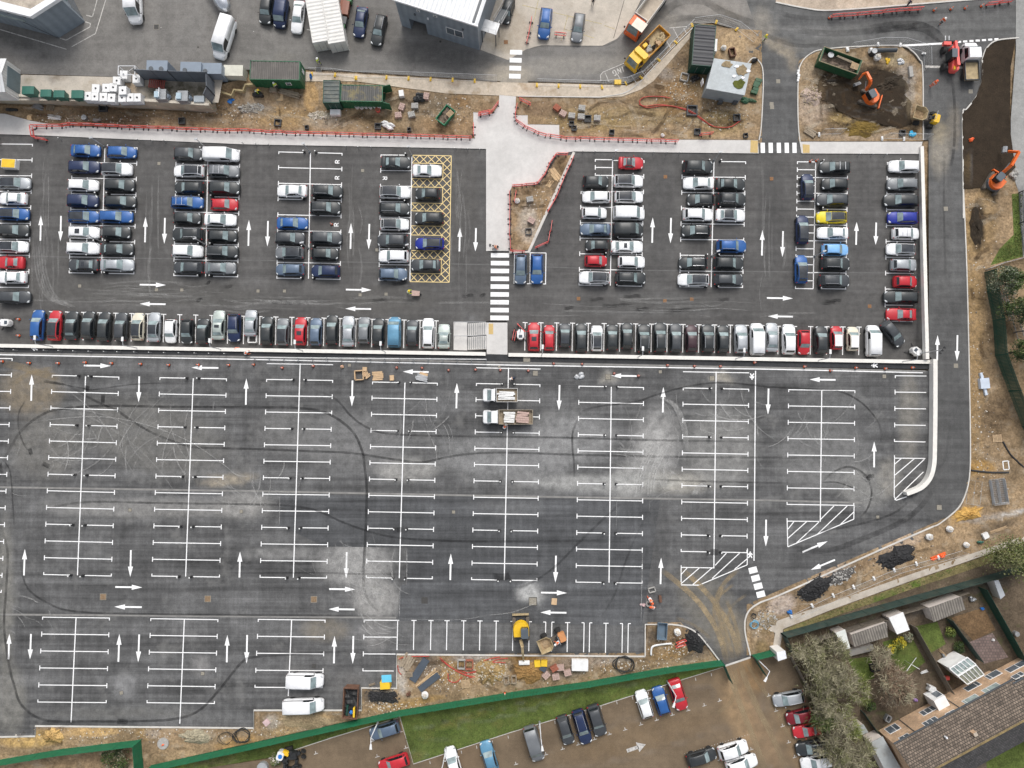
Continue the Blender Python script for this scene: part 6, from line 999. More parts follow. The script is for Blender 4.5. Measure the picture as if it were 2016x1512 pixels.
for L, lb, g in ((((122, 276), (276, 278.5), (301, 279.5), (327, 280), (480, 284), (506, 286), (531, 287), (682, 292), (707, 293), (732, 293), (896, 295.5), (921, 296.5), (945, 297.5), (1147, 300.5), (1171, 301), (1285, 303), (1311, 303.5), (1336, 304), (1688, 307), (1714, 307), (1740, 308)), 'thin white topped post along the pavement edge of the full car park', 'posts along the pavement edge'), (((7, 689.5), (35, 690), (94, 690.5), (122.5, 691), (151, 692), (181, 692.5), (211, 693), (237, 693.5), (270, 694), (299, 694.5), (328, 695), (357, 695.5), (388, 696), (416, 696.5), (446, 697)), 'small post standing in the dark walkway, waiting for its rail', 'posts in the walkway without rail')):
 for x, y in L: KP.place(W(x, y, gz(x, y) + .01 if y < 400 else LOW + .013), 0, lb, g)
P = [W(x, wl(x) + 15.5 - (x - 504) * .0085, LOW) for x in (498, 700, 958)]; r = thing('guard_railing', 'pale steel railing with slanting posts along the walkway left of the steps', 'railing', P[0]); o = P[0]
for z in (.55, 1.05): mb = MB(); mb.tube([p - o + Vector((0, 0, z)) for p in P], .045); mb.build('rail', M['bwhite'], r)
for k in range(17): x = 503 + k * 28.4; p = W(x, wl(x) + 15.5 - (x - 504) * .0085, LOW) - o; mb = MB(); mb.bar(p, p + Vector((0, 0, 1.05)), .12, .09); mb.bar(p + Vector((0, -.5, 0)), p + Vector((0, 0, .7)), .07, .07); mb.build('post', M['galv'], r)
def k_walllamp():
 r = thing('wall_lamp_post', '', 'lamp post'); mb = MB(); mb.tube([(0, 0, 0), (0, 0, 3.6)], .06); mb.tube([(0, 0, 3.6), (0, .55, 3.75)], .05); mb.build('column', M['galv'], r); mb = MB(); mb.box((0, .85, 3.8), (.3, .62, .09)); mb.build('lamp_head', M['bwhite'], r); return r
KW = Kind(k_walllamp)
for i, x in enumerate((104, 270, 435, 596.5, 759, 1066, 1256, 1448, 1611, 1776.5)): y = wl(x) + (1 if x > 1000 else 0); p = W(x, y, 1.75); KW.place(p, 0, 'white headed lamp on the retaining wall, {} from left'.format(ORD[i]), 'lamps on the retaining wall')
def k_col():
 r = thing('lamp_column', '', 'lamp post'); mb = MB(); mb.cyl((0, 0, 0), .16, .25, 10); mb.build('base', M['cladd'], r); mb = MB(); mb.tube([(0, 0, .2), (0, 0, 3.3)], .065); mb.build('column', M['galv'], r); mb = MB(); mb.box((0, 0, 3.35), (.5, .22, .09)); mb.build('lamp_head', M['galv'], r); return r
KC = Kind(k_col)
for x, y, lb in ((206, 289, 'thin lamp column at the top of the first double block'), (406, 291.5, 'thin lamp column at the top of the second double block'), (610, 300, 'thin lamp column at the top of the half-empty block'), (810.5, 305.5, 'thin lamp column at the top of the yellow hatched bays'), (1207, 313, 'thin lamp column at the top of the block by the dirt triangle'), (1405, 316, 'thin lamp column at the top of the block left of the parallel bays'), (201, 476, 'thin lamp column low in the first double block'), (404, 481, 'thin lamp column low in the second double block'), (607, 489, 'thin lamp column low in the half-empty block'), (808, 493, 'thin lamp column low beside the yellow hatched bays'), (1202, 501, 'thin lamp column low in the block by the dirt triangle'), (1401, 505, 'thin lamp column low in the block left of the parallel bays'), (1603, 505, 'thin lamp column beside the end-to-end parked cars')): KC.place(W(x, y, .012), .3, lb, 'lamp columns in the full car park')
def k_street():
 r = thing('street_lamp', '', 'lamp post'); mb = MB(); mb.cyl((0, 0, 0), .14, .9, 10); mb.build('base', M['galv'], r); mb = MB(); mb.tube([(0, 0, .8), (0, 0, 5.4)], .10, 8, r1=.05); mb.build('column', M['capw'], r); mb = MB(); mb.tube([(0, 0, 5.4), (0, -.3, 5.45), (0, -.9, 5.5)], .05); mb.build('arm', M['capw'], r); mb = MB(); mb.bar((0, -.85, 5.5), (0, -1.5, 5.5), .22, .1, w1=.34); mb.build('lamp_head', M['bwhite'], r); return r
KS = Kind(k_street)
for x, y, a, lb in ((1062, 1420, 8, 'white street lamp on the lawn edge above the grey car'), (1313, 1340, -16, 'white street lamp leaning over the red car on the gravel'), (746, 1417, 0, 'white street lamp beside the lone slate blue estate'), (879, 1470, -20, 'white street lamp on the lawn edge above the white gravel car'), (1487, 1294, -30, 'white street lamp behind the open green gate')): KS.place(W(x, y, LOW), R(a), lb, 'street lamps around the gravel car park')
M['wire'] = pm('fence_wire', (.45, .46, .47), .45, .5)
def k_heras(foot):
 def f():
  r = thing('mesh_fence_panel', '', 'fence panel'); L, H = 3.45, 2.0; mb = MB(); mb.tube([(0, 0, .12), (0, 0, H), (L, 0, H), (L, 0, .12)], .022, 5); mb.tube([(0, 0, .14), (L, 0, .14)], .022, 5); mb.build('frame', M['galv'], r); mb = MB()
  for k in range(1, 12): mb.bar((k * L / 12, 0, .14), (k * L / 12, 0, H), .005, .005)
  for k in range(1, 4): mb.bar((0, 0, .14 + k * .46), (L, 0, .14 + k * .46), .005, .005)
  mb.build('mesh', M['wire'], r); mb = MB(); mb.box((0, 0, .07), (.30, .62, .15)); mb.build('foot', M[foot], r); mb = MB(); mb.box((0, 0, .19), (.2, .38, .1)); mb.build('foot_block', M[foot], r); return r
 return f
HY, HW = Kind(k_heras('ywl')), Kind(k_heras('bwhite'))
def heras(pts, label, group, K_=HY):
 P = [W(x, y, gz(x, y) + .1) for x, y in pts]
 for a, b in zip(P, P[1:]): d = b - a; n = max(1, round(d.length / 3.3)); [K_.place(a.lerp(b, k / n), math.atan2(d.y, d.x), label, group, (d.length / n / 3.45, 1, 1)) for k in range(n)]
heras([(614, 146.5), (660, 148), (701, 154), (761, 153), (978, 161)], 'wire mesh fence panel on yellow feet between the yard and site cabins', 'mesh fence panels above the site cabins'); heras([(1057, 168), (1185, 172), (1232, 165), (1262, 153), (1330, 84), (1360, 53)], 'wire mesh fence panel on yellow feet along the loading bay', 'mesh fence panels along the loading bay'); heras([(1362, 50), (1410, 44), (1450, 58), (1483, 84)], 'wire mesh fence panel around the corner of the green roadside compound', 'mesh fence panels at the compound corner')
heras([(1668, 98), (1728, 88), (1772, 89), (1818, 103)], 'mesh fence panel on white feet along the top of the dug island', 'mesh fence panels round the dug island', HW); heras([(1818, 106), (1819, 140)], 'mesh fence panel standing on the road beside the dug island', None, HW); heras([(1736, 273), (1822, 275)], 'mesh fence panel along the lower edge of the dug island', 'mesh fence panels at the island foot', HW); heras([(1612, 265), (1655, 264)], 'mesh fence panel lying low by the rubble corner of the island', None, HW)
heras([(1557, 1212), (1640, 1172), (1760, 1122), (1890, 1085)], 'mesh fence panel between the asphalt heaps and the footpath', 'mesh fence panels along the footpath', HW)
def flat_panel(c, a, lb, n=1):
 r = thing('loose_fencing_stack' if n > 1 else 'loose_fencing', lb, 'fence panel', W(*c, LOW + .05), R(a))
 for k in range(n): mb = MB(); dx = random.uniform(-.25, .25) if n > 1 else 0; z = .06 * k; mb.tube([(-1.7 + dx, -1, z), (1.7 + dx, -1, z), (1.7 + dx, 1, z), (-1.7 + dx, 1, z), (-1.7 + dx, -1, z)], .025, 5); [mb.bar((-1.7 + dx + j * .28, -1, z), (-1.7 + dx + j * .28, 1, z), .012, .012) for j in range(1, 12)] if n > 1 else None; mb.tube([(-1.7 + dx, 0, z), (1.7 + dx, 0, z)], .015, 4); mb.build('panel_frame' if n > 1 else 'frame', M['galv'], r)
 if n == 1: MB().box((0, 0, -.02), (.2, .2, .03)).build('clip', M['galv'], r)
 return r
flat_panel((1918, 970), 82, 'single empty wire fence frame lying on the yellow dirt'); flat_panel((1964, 968), 97, 'stack of wire fence panels lying on the yellow dirt', 10)
def k_chamber():
 r = thing('drain_chamber', '', 'chamber'); mb = MB(); s = .42
 for x, y, a, b in ((0, s, 2 * s + .1, .1), (0, -s, 2 * s + .1, .1), (s, 0, .1, 2 * s - .1), (-s, 0, .1, 2 * s - .1)): mb.box((x, y, .25), (a, b, .5))
 mb.build('box', pm('grey_black_chamber', (.05, .052, .055), .7), r); mb = MB(); mb.face([(-s, -s, .06), (s, -s, .06), (s, s, .06), (-s, s, .06)]); mb.build('inside', M['blk'], r); return r
KCH = Kind(k_chamber)
for x, y, s, lb in ((359.5, 239.5, 1, 'black open drain chamber box left of centre on the dirt, by the red barriers'), (548, 243, 1.1, 'black open drain chamber box below the green site cabin ramp'), (605, 252, .6, 'tiny black drain chamber between two larger ones by the barriers'), (744.5, 250, 1, 'black open drain chamber box beside the heap of white sacks'), (806, 256.5, .6, 'small black drain chamber right of the white sacks'), (205, 213, 1.3, 'black square frame propped against the beige wall'), (1125, 245, .8, 'black drain chamber box, upper of two by the block pallets'), (1130, 254, .8, 'black drain chamber box, lower of two by the block pallets'), (1157, 235, 1.1, 'tall black chamber box between block pallets'), (1204, 262, .8, 'black drain chamber box alone in the middle of the dirt strip'), (1361.5, 219, 1.7, 'large black pit box crossed by the red hose'), (1449.5, 233, 1.1, 'black chamber box at the right end of the red hose'), (1372, 261, 1, 'black chamber box behind the low red barrier'), (1467, 268, .7, 'small black chamber at the road end of the dirt strip'), (1040.5, 457, 1, 'black twin box in the dirt triangle lower corner'), (1775, 263, .9, 'brown square pit frame beside the bright blue sheet')): KCH.place(W(x, y, gz(x, y)), R(random.uniform(-6, 6)), lb, 'drain chambers on the dirt', (s, s, .8))
def k_pallet(mat, h, w=1.0, d=.8):
 def f():
  r = thing('block_pallet', '', 'pallet'); mb = MB(); [mb.box((0, y, .06), (w + .1, .12, .10)) for y in (-d * .42, 0, d * .42)]; mb.build('pallet', M['oldtim'], r); mb = MB(); n = 4
  for i in range(n):
   for j in range(3): mb.box((-w / 2 + w * (i + .5) / n, -d / 2 + d * (j + .5) / 3, .12 + h / 2 + random.uniform(-.04, .04)), (w / n - .02, d / 3 - .02, h))
  mb.build('blocks', M[mat], r); return r
 return f
KG, KR, KPK = Kind(k_pallet('greyb', .5)), Kind(k_pallet('brickp', .55)), Kind(k_pallet('blocks', .5))
for K_, x, y, a, lb in ((KR, 1096, 215, -40, 'pallet of red and white wrapped bricks by the plaza'), (KPK, 1108, 226, -30, 'pallet of pinkish blocks below the red brick pallet'), (KG, 1125, 230, -8, 'pallet of grey blocks left of the black chamber'), (KG, 1143.5, 232, -4, 'pallet of grey blocks touching the black chamber'), (KG, 1145, 215, -8, 'pallet of pale slabs above the other block pallets'), (KG, 1175, 235, -4, 'pallet of grey blocks alone right of the black chamber'), (KG, 817.5, 211, 0, 'pallet of grey blocks below the black sacks'), (KG, 811, 228, 14, 'pallet of pale grey blocks left of the green skip'), (KPK, 785, 229, 5, 'white wrapped pallet with blue film by the white sacks'), (KPK, 792, 213, 70, 'small pallet of rubbly pink blocks near the black sacks'), (KPK, 840, 192, 80, 'pallet of pinkish boards beside the black sacks'), (KR, 1091, 1313, 30, 'pallet of red bricks among boxes on the south dirt'), (KPK, 1075, 1327, 45, 'pallet of pink blocks with white wrap near the green fence'), (KPK, 1103, 1312, 5, 'small pallet of pinkish blocks right of the red bricks'), (KPK, 1117, 1322, 15, 'white and pink wrapped pallet below the white cabin roof'), (KPK, 1094, 1330, 10, 'broken pinkish pallet nearest the green fence'), (KG, 1043, 394, 10, 'pale pallet of boards in the dirt triangle'), (KPK, 1046, 436, -30, 'cardboard coloured pallet low in the dirt triangle')): K_.place(W(x, y, gz(x, y)), R(a), lb, 'pallets of building blocks')
def k_bag():
 r = thing('bulk_bag', '', 'bag'); mb = MB(); mb.blob((0, 0, .42), (.55, .52, .45), 10, 6, .10, seed=4); mb.build('sack', M['bag'], r); mb = MB(); [mb.tube([(x, y, .8), (x * .6, y * .6, 1.0), (x * .2, y * 1.1, .85)], .03, 5) for x, y in ((.35, .35), (-.35, .3), (-.3, -.35), (.35, -.3))]; mb.build('strap', M['bwhite'], r); mb = MB(); mb.blob((.05, 0, .84), (.34, .3, .12), 8, 4, .2, seed=6); mb.build('filling', pm('pale_sand', (.5, .46, .40), .9), r); return r
KBG = Kind(k_bag)
for x, y, s, lb in ((837.5, 1366, 1, 'white bulk bag alone by the dark boards pile'), (1332, 1243, 1, 'white round bulk bag beside the blue skip'), (1866, 1041, .9, 'white bulk bag with purple print by the sand heap'), (1826, 1056, .95, 'white bulk bag left of the purple printed bag'), (1899, 1072, .8, 'white bulk bag beside the green tool on the footpath edge'), (545, 1493, 1.1, 'white bulk bag at the bottom edge by the black machine'), (1018, 397, .8, 'white sack heap under a red barrier in the dirt triangle'), (1724, 116, 1.0, 'white powdery bulk bag behind the dark pipe on the dug island'), (1423, 97, .8, 'white bulk bag between container and excavated patch'), (1437, 100, .0, '')):
 if s: KBG.place(W(x, y, gz(x, y)), random.uniform(0, 3), lb, 'white bulk bags', (s, s, s))
def k_ibc():
 r = thing('liquid_tank', '', 'tank'); mb = MB(); mb.box((0, 0, .60), (1.0, 1.15, .92), taper=.95); mb.build('bottle', M['bwhite'], r); mb = MB()
 for z in (.25, .55, .85, 1.05): mb.tube([(-.52, -.6, z), (.52, -.6, z), (.52, .6, z), (-.52, .6, z), (-.52, -.6, z)], .014, 4)
 mb.build('cage', M['galv'], r); mb = MB(); mb.box((0, 0, .07), (1.05, 1.2, .13)); mb.build('pallet', M['steel'], r); mb = MB(); mb.cyl((0, 0, 1.05), .12, .06, 10); mb.build('cap', M['blk'], r); return r
KI = Kind(k_ibc); U1 = 2.2
for x, y, z, lb in ((243.5, 147, U1, 'white liquid tank furthest back, beside the white steel frame'), (230, 159, U1, 'white liquid tank one step down from the furthest back'), (268.5, 155, U1, 'white liquid tank alone beside the dark screen fence'), (188.5, 174, U1, 'white liquid tank leftmost of the middle row, stacked high'), (209, 173, U1, 'white liquid tank in the middle row, second from left'), (223, 172, U1, 'white liquid tank in the middle row, third from left'), (241.5, 178, U1 + .3, 'white liquid tank at the right end of the middle row'), (173, 189, U1, 'white liquid tank against the wall, leftmost'), (186.5, 190, U1, 'white liquid tank against the wall, second from left'), (203.5, 191, U1, 'white liquid tank against the wall, third from left'), (219.5, 192.5, U1, 'white liquid tank against the wall, rounded and fourth from left'), (240.5, 192.5, U1, 'white liquid tank against the wall, fifth from left'), (257, 192, U1, 'white liquid tank against the wall with lilac lid'), (270, 192, U1, 'grey-white liquid tank against the wall, rightmost')):
 p = W(x, y, z + 1.1); KI.place(Vector((p.x, p.y, z + .02)), R(random.uniform(-3, 3)), lb, 'white liquid tanks in the bin yard', (1.13, 1.1, 1.05))
def k_bin(mat):
 def f():
  r = thing('wheeled_bin', '', 'bin'); mb = MB(); mb.rings([[(-.6, -.42, .2), (.6, -.42, .2), (.6, .42, .2), (-.6, .42, .2)], [(-.72, -.52, 1.25), (.72, -.52, 1.25), (.72, .52, 1.25), (-.72, .52, 1.25)]]); mb.build('body', M[mat], r); mb = MB(); mb.rings([[(x, -.55, 1.27), (x, .55, 1.27), (x, .5, 1.36 + .05 * math.sin(k)), (x, -.5, 1.36 + .05 * math.sin(k))] for k, x in enumerate((-.75, -.3, .3, .75))]); mb.build('lid', M[mat], r); [MB().cyl((x, y - .05, .1), .1, .1, 10, ax='y').build('wheel', M['blk'], r) for x in (-.5, .5) for y in (-.35, .35)]; return r
 return f
M['gbin'] = pm('green_bin', (.022, .115, .085), .5, var=.08); M['bbin'] = pm('brown_bin', (.20, .07, .04), .5, var=.1); M['gbin2'] = pm('grass_green_bin', (.03, .16, .05), .5); M['dkbin'] = pm('dark_bin', (.04, .045, .05), .5)
KN = Kind(k_bin('gbin'))
for x, y, s, lb in ((56, 178, 1.15, 'green lidded bin next to the white shed, largest of the row'), (91, 184, 1.05, 'green lidded bin, second from the white shed'), (117, 185.5, 1.05, 'green lidded bin, third from the white shed'), (153, 186, 1.15, 'green bin with open lid and grey rubbish inside')): p = W(x, y, 3.6); KN.place(Vector((p.x, p.y, 2.22)), 0, lb, 'green bins along the beige wall', (s, s, 1.1))
KBR, KGN, KDK = Kind(k_bin('bbin')), Kind(k_bin('gbin2')), Kind(k_bin('dkbin'))
KBR.place(W(683, 18, 0), R(-8), 'brown bin beside the white containers, upper of two', 'bins beside the white containers', (.9, 1.1, 1)); KBR.place(W(681, 31, 0), R(-8), 'brown bin beside the white containers, lower of two', 'bins beside the white containers', (.9, 1.1, 1)); KDK.place(W(677, 49, 0), R(-10), 'dark lidded bin between brown and green bins', 'bins beside the white containers', (.95, 1.1, 1)); KGN.place(W(672, 65, 0), R(-12), 'bright green bin at the foot of the white containers', 'bins beside the white containers', (1, 1.3, 1)); KGN.place(W(687, 4, 0), R(-8), 'green bin cut by the top edge beside the containers', 'bins beside the white containers')
def skip(label, c, L, Wd, H, rz, mat, z, inside, cat='skip', name='skip', k=.86):
 p = W(*c, z + H); r = thing(name, label, cat, (p.x, p.y, z), rz); hx, hy = L / 2, Wd / 2; q0 = [(-hx * k, -hy * .9), (hx * k, -hy * .9), (hx * k, hy * .9), (-hx * k, hy * .9)]; q1 = [(-hx, -hy), (hx, -hy), (hx, hy), (-hx, hy)]; t = .93; mb = MB()
 mb.rings([[(x, y, .1) for x, y in q0], [(x, y, H) for x, y in q1], [(x * t, y * t, H) for x, y in q1], [(x * t, y * t, .25) for x, y in q0]], caps=False); mb.face([(x * t, y * t, .25) for x, y in q0]); mb.face([(x, y, .1) for x, y in q0[::-1]]); mb.build('body', mat, r)
 mb = MB(); mb.tube([(x, y, H) for x, y in q1 + q1[:1]], .06, 6); mb.build('rim', M['tanm2'] if name == 'skip' and L > 5 else mat, r)
 if inside: mb = MB(); rd = random.Random(int(c[0])); nx = 9; I = [[mb.pts([(lerp(-hx * .88, hx * .88, i / nx), lerp(-hy * .86, hy * .86, j / 5), .4 + H * .35 + rd.uniform(-.2, .2))])[0] for j in range(6)] for i in range(nx + 1)]; [(mb.f.append([I[i][j], I[i + 1][j], I[i + 1][j + 1], I[i][j + 1]]), mb.m.append(0)) for i in range(nx) for j in range(5)]; mb.build('contents', inside, r)
 return r
junk = pm('mixed_rubbish', (.16, .12, .09), .9, var=.5, sc=2.5); M['skipg'] = pm('green_skip_paint', (.012, .075, .03), .6, var=.2, dirt=.3); M['tanm2'] = pm('worn_rim', (.30, .24, .15), .8); M['rusty'] = pm('rusty_brown_steel', (.13, .065, .04), .8, var=.3, sc=1.5)
r = skip('large open green skip with timber and rubbish, beside the orange excavator', (1655.5, 119), 6.0, 2.3, 2.0, R(-20), M['skipg'], 0, junk, k=.97); skip('small green skip with pallets inside, left of the plaza', (877, 226), 2.7, 1.6, 1.2, R(52), pm('bright_green_skip', (.015, .18, .085), .55, dirt=.15), 0, junk); skip('brown open trailer box with hoses inside, near the white vans', (689.5, 1385), 4.2, 2.0, 1.6, R(-92), M['rusty'], LOW, M['blk'], k=.97); skip('small blue skip in the dirt corner by the site exit', (1304, 1243), 2.3, 1.3, .9, R(86), pm('dull_blue_skip', (.11, .16, .21), .55, dirt=.25), LOW, None)
for nm, lb, c, d, a, mt, z in (('pallet', 'yellowish pallet resting in the large green skip', (1683, 131), (1.3, 1.0, .16), -22, 'timber', 1.75), ('timber_plank', 'long timber planks across the large green skip', (1664, 117), (2.6, .3, .1), -24, 'oldtim', 1.7), ('wheelbarrow_tub', 'dark round tub in the left end of the green skip', (1634, 110), (.9, .9, .4), 10, 'steel', 1.3), ('pallet', 'pale pallet resting in the small green skip', (886, 224), (1.0, .8, .14), 45, 'timber', 1.15), ('yellow_beam', 'yellow side beam along the brown trailer box', (698, 1383), (.24, 3.9, .5), -1, 'ywl', 1.5 + LOW), ('gas_bottle', 'grey cylinder lying in the brown trailer box', (684, 1397), (.3, 1.4, .3), -4, 'greend', 1.0 + LOW), ('blue_tarp', 'bright blue tarp bundle in the brown trailer box', (692, 1402), (.5, .6, .3), 12, 'blue', 1.1 + LOW)):
 p = W(*c, z); mb = MB()
 if nm == 'pallet': [mb.box((0, -d[1] / 2 + d[1] * (k + .5) / 6, d[2] - .02), (d[0], d[1] / 6 - .05, .03)) for k in range(6)]; [mb.box((x, 0, .05), (.1, d[1], .1)) for x in (-d[0] * .42, 0, d[0] * .42)]
 elif nm in ('gas_bottle',): mb.cyl((0, -d[1] / 2, .15), .16, d[1], 10, ax='y')
 elif nm in ('blue_tarp',): mb.blob((0, 0, .1), (d[0] / 2, d[1] / 2, .2), 9, 5, .25, seed=2)
 elif nm == 'wheelbarrow_tub': mb.cyl((0, 0, 0), .3, .35, 14, r1=.45)
 else: [mb.box((random.uniform(-.1, .1), (k - 1) * d[1] / 3, k * .01), (d[0], d[1] / 3 - .02 if d[1] > .28 else d[1], d[2]), R(random.uniform(-2, 2))) for k in range(3 if nm == 'timber_plank' else 1)]
 o = mb.build(nm, M[mt]); o.location = p; o.rotation_euler = (0, 0, R(a)); tag(o, lb, nm.split('_')[-1])
def hose(label, pts, rr, mat, z=.1, name='hose', cat='hose'):
 P = [W(x, y, gz(x, y) + z + random.uniform(0, .08)) for x, y in smooth_line(pts, 7)]; mb = MB(); mb.tube([p - P[0] for p in P], rr, 6); o = mb.build(name, mat, None, True); o.location = P[0]; return tag(o, label, cat)
M['hose'] = pm('red_hose_rubber', (.42, .05, .035), .6, var=.15)
hose('long red hose looping across the dirt strip to a black chamber', [(1320, 193), (1300, 190), (1270, 191), (1259, 200), (1268, 209), (1300, 206), (1340, 212), (1362, 220), (1385, 236), (1400, 247), (1420, 251), (1440, 249), (1458, 237)], .07, M['hose'], .15); hose('second red hose lying beside the long looping one', [(1258, 205), (1275, 212), (1310, 208), (1345, 215), (1366, 225), (1388, 240), (1408, 250)], .06, M['hose'], .1)
for k, pts in enumerate(([(866, 1295), (890, 1315), (915, 1328), (935, 1333)], [(868, 1300), (900, 1322), (930, 1335)], [(1000, 1296), (975, 1300), (950, 1318), (925, 1325), (900, 1318)], [(995, 1305), (970, 1305), (940, 1320), (915, 1326)], [(985, 1293), (955, 1300), (945, 1312)], [(882, 1326), (884, 1340), (898, 1343), (910, 1333)], [(785, 1298), (800, 1293), (845, 1292)], [(783, 1310), (785, 1322), (790, 1328)])): hose(('red hose crossing the yellow dirt under the bay ends, strand {}'.format(ORD[k]) if k < 6 else ('red pipe along the kerb above the dark boards' if k == 6 else 'short red pipe by the concrete strip and kerb')), pts, .06, M['hose'])
hose('white bent pipe in the dirt corner beside the blue skip', [(1282, 1290), (1284, 1274), (1300, 1269), (1322, 1267)], .14, M['bwhite'], .15, 'pipe', 'pipe'); hose('black fallen cable on the east dirt, upper run', [(1975, 870), (1990, 895), (2016, 920)], .12, M['asph'], .05, 'cable', 'cable'); hose('black cable lying across the yellow dirt to the kerb', [(1912, 926), (1950, 930), (1986, 930)], .13, M['asph'], .05, 'cable', 'cable')
def coil(label, c, rr, n, mat, th=.05, s=1.0, seed=1):
 rd = random.Random(seed); r = W(*c, gz(*c) + .08); mb = MB(); P = [Vector((rr * rd.uniform(.75, 1.15) * math.cos(a * .7) * s + rd.uniform(-.1, .1), rr * rd.uniform(.75, 1.15) * math.sin(a * .7), .05 + .02 * a)) for a in range(n)]; mb.tube(smooth_line([tuple(p) for p in P], 4), th, 6); o = mb.build('pipe_coil', mat, None, True); o.location = r; return tag(o, label, 'coil')
coil('large black pipe coil on the dirt below the short bays', (1228, 1306), 1.15, 30, M['blk'], .06, 1.2); coil('tangled black pipe coil at the kerb corner, lower left', (478, 1446), .95, 34, M['blk'], .05, 1.1, 3); coil('pale blue pipe coil by the kerb at the site exit', (1484, 1229), .55, 24, pm('pale_blue_pipe', (.12, .30, .42), .5), .05, 1, 5); coil('dark coil of netting in the top of the corner by the pale blue coil', (1483, 1212), .35, 14, M['blk'], .05, 1, 8); coil('loose black pipe loops beside the tangled coil', (446, 1452), .8, 16, M['blk'], .035, 1.3, 9)
p = W(1738, 101, .3); r = thing('drainage_pipe', 'long dark plastic pipe with ribbed end on the dug island', 'pipe', p, R(1)); mb = MB(); mb.cyl((-1.9, 0, .3), .33, 3.8, 16, ax='x'); mb.build('pipe_body', pm('dark_blue_grey_pipe', (.04, .048, .055), .5), r); mb = MB(); mb.cyl((-2.2, 0, .3), .38, .35, 16, ax='x'); mb.build('collar', M['bwhite'], r)
p = W(1715, 107, 0); r = thing('drum', 'dark steel drum standing at the pipe end on the dug island', 'drum', p); MB().cyl((0, 0, 0), .45, 1.0, 14).build('body', pm('dark_drum', (.03, .035, .045), .5), r); MB().cyl((0, 0, 1.0), .40, .04, 14).build('lid', M['steel'], r)
def heap(label, c, rx, ry, h, rot_, mat, chunk=None, n=60, z=None, seed=1, name='rubble_heap', cat='heap'):
 rd = random.Random(seed); p = W(*c, gz(*c) if z is None else z); r = thing(name, label, cat, p, R(rot_)); mb = MB(); NR, NA = 8, 22; ph = [rd.uniform(.72, 1.2) for _ in range(NA)]; RLs = []
 for i in range(NR + 1):
  f = 1 - i / NR; RLs.append([(rx * f * ph[j] * math.cos(2 * math.pi * j / NA), ry * f * ph[j] * math.sin(2 * math.pi * j / NA), (h * (1 - f ** 1.6) * rd.uniform(.75, 1.2) if i else -.05)) for j in range(NA)])
 mb.rings(RLs); mb.build('mound', mat, r)
 if chunk:
  mb = MB()
  for _ in range(n):
   a, f = rd.uniform(0, 6.28), math.sqrt(rd.random()) * 1.05; s = rd.uniform(.05, .17); j = int(a / 6.283 * NA) % NA; mb.blob((rx * f * ph[j] * math.cos(a), ry * f * ph[j] * math.sin(a), max(0, h * (1 - f ** 1.6)) + .02), (s * rd.uniform(.7, 1.4), s, s * .6), 5, 3, .35)
  mb.build('chunk', chunk, r)['kind'] = 'stuff'
 return r
soilm = lambda n, c: gmat(n, c, .3, .45, fs=5, bump=.05)
asm = soilm('black_asphalt_heap', (.024, .024, .025))
heap('black heap of broken asphalt beside the exit road, longer one', (1606, 1157), 3.3, 1.3, .6, 28, asm, M['asph'], 120, seed=2); heap('black heap of broken asphalt beside the exit road, rounder right one', (1764, 1098), 3.0, 1.45, .7, 22, asm, M['asph'], 120, seed=5); heap('grey rubbly asphalt scraps trailing from the longer black heap', (1655, 1134), 2.2, 1.0, .35, 28, soilm('grey_scraps', (.10, .095, .09)), M['greyb'], 90, seed=6); heap('black asphalt lump pile by the curved kerb at the exit', (1365, 1262), 1.6, 1.9, .5, 30, asm, M['asph'], 60, seed=7)
heap('ochre sand heap on the east verge below the fence panels', (1906, 1012), 2.3, 1.1, .6, 16, soilm('ochre_sand', (.40, .24, .07)), None, seed=8); heap('ochre sand mound against the white kerb, lower left', (105, 1448), 1.6, 1.2, .7, 0, soilm('ochre_sand_b', (.44, .29, .115)), None, seed=9); heap('grey-brown soil mound near the tangled black coil', (385, 1450), 2.2, 1.1, .6, -8, soilm('grey_soil', (.27, .24, .17)), None, seed=10); heap('brown digging spoil under the yellow excavator bucket', (1042, 1322), 2.6, 1.6, .5, 0, soilm('wet_spoil', (.23, .135, .05)), None, seed=11)
heap('stony yellow mound in the middle of the south dirt', (965, 1322), 2.4, 1.9, .7, 0, soilm('stony_mound', (.30, .21, .095)), pm('pale_stones', (.42, .37, .29), .9, var=.25), 110, seed=12); heap('dark tangled scrap heap by the blue and yellow box', (752, 1370), 2.4, 1.1, .4, -8, asm, M['asph'], 80, seed=13); heap('wet ochre puddle mound at the foot of the dug island', (1697, 253), 3.0, 1.5, .3, 0, soilm('wet_ochre', (.15, .10, .025)), None, seed=14); heap('pinkish pile of broken slabs on the dug island left', (1598, 190), 1.7, 1.5, .5, 20, soilm('pink_rubble', (.33, .26, .215)), M['tanm2'], 50, seed=15); heap('long sand spill below the lower white van', (600, 1418), 4.4, 1.2, .3, -6, soilm('spilled_sand', (.30, .23, .14)), None, seed=16); heap('dug dark soil ridge above the orange excavator', (1748, 166), 2.6, 1.2, .5, 20, soilm('black_soil', (.040, .030, .020)), None, seed=17)
heap('dark soil bank beside the ring road dirt, oval', (1922, 452), 1.1, 3.6, .35, 0, soilm('dark_bank', (.03, .022, .014)), None, seed=18); heap('pale rubble pile under the dirt strip cabins', (630, 228), 2.4, .7, .2, 0, soilm('pale_rubble', (.33, .29, .22)), pm('pale_rubble_stone', (.5, .45, .38), .9, var=.2), 70, seed=19); heap('grey rubble pile left of the green cabin ramp', (492, 212), 2.0, .9, .3, 0, soilm('grey_rubble', (.22, .2, .17)), M['greyb'], 70, seed=20); heap('rubbly pile of setts at the site exit corner', (1510, 1222), 1.6, 1.2, .3, 30, soilm('sett_rubble', (.30, .24, .16)), M['greyb'], 60, seed=21)
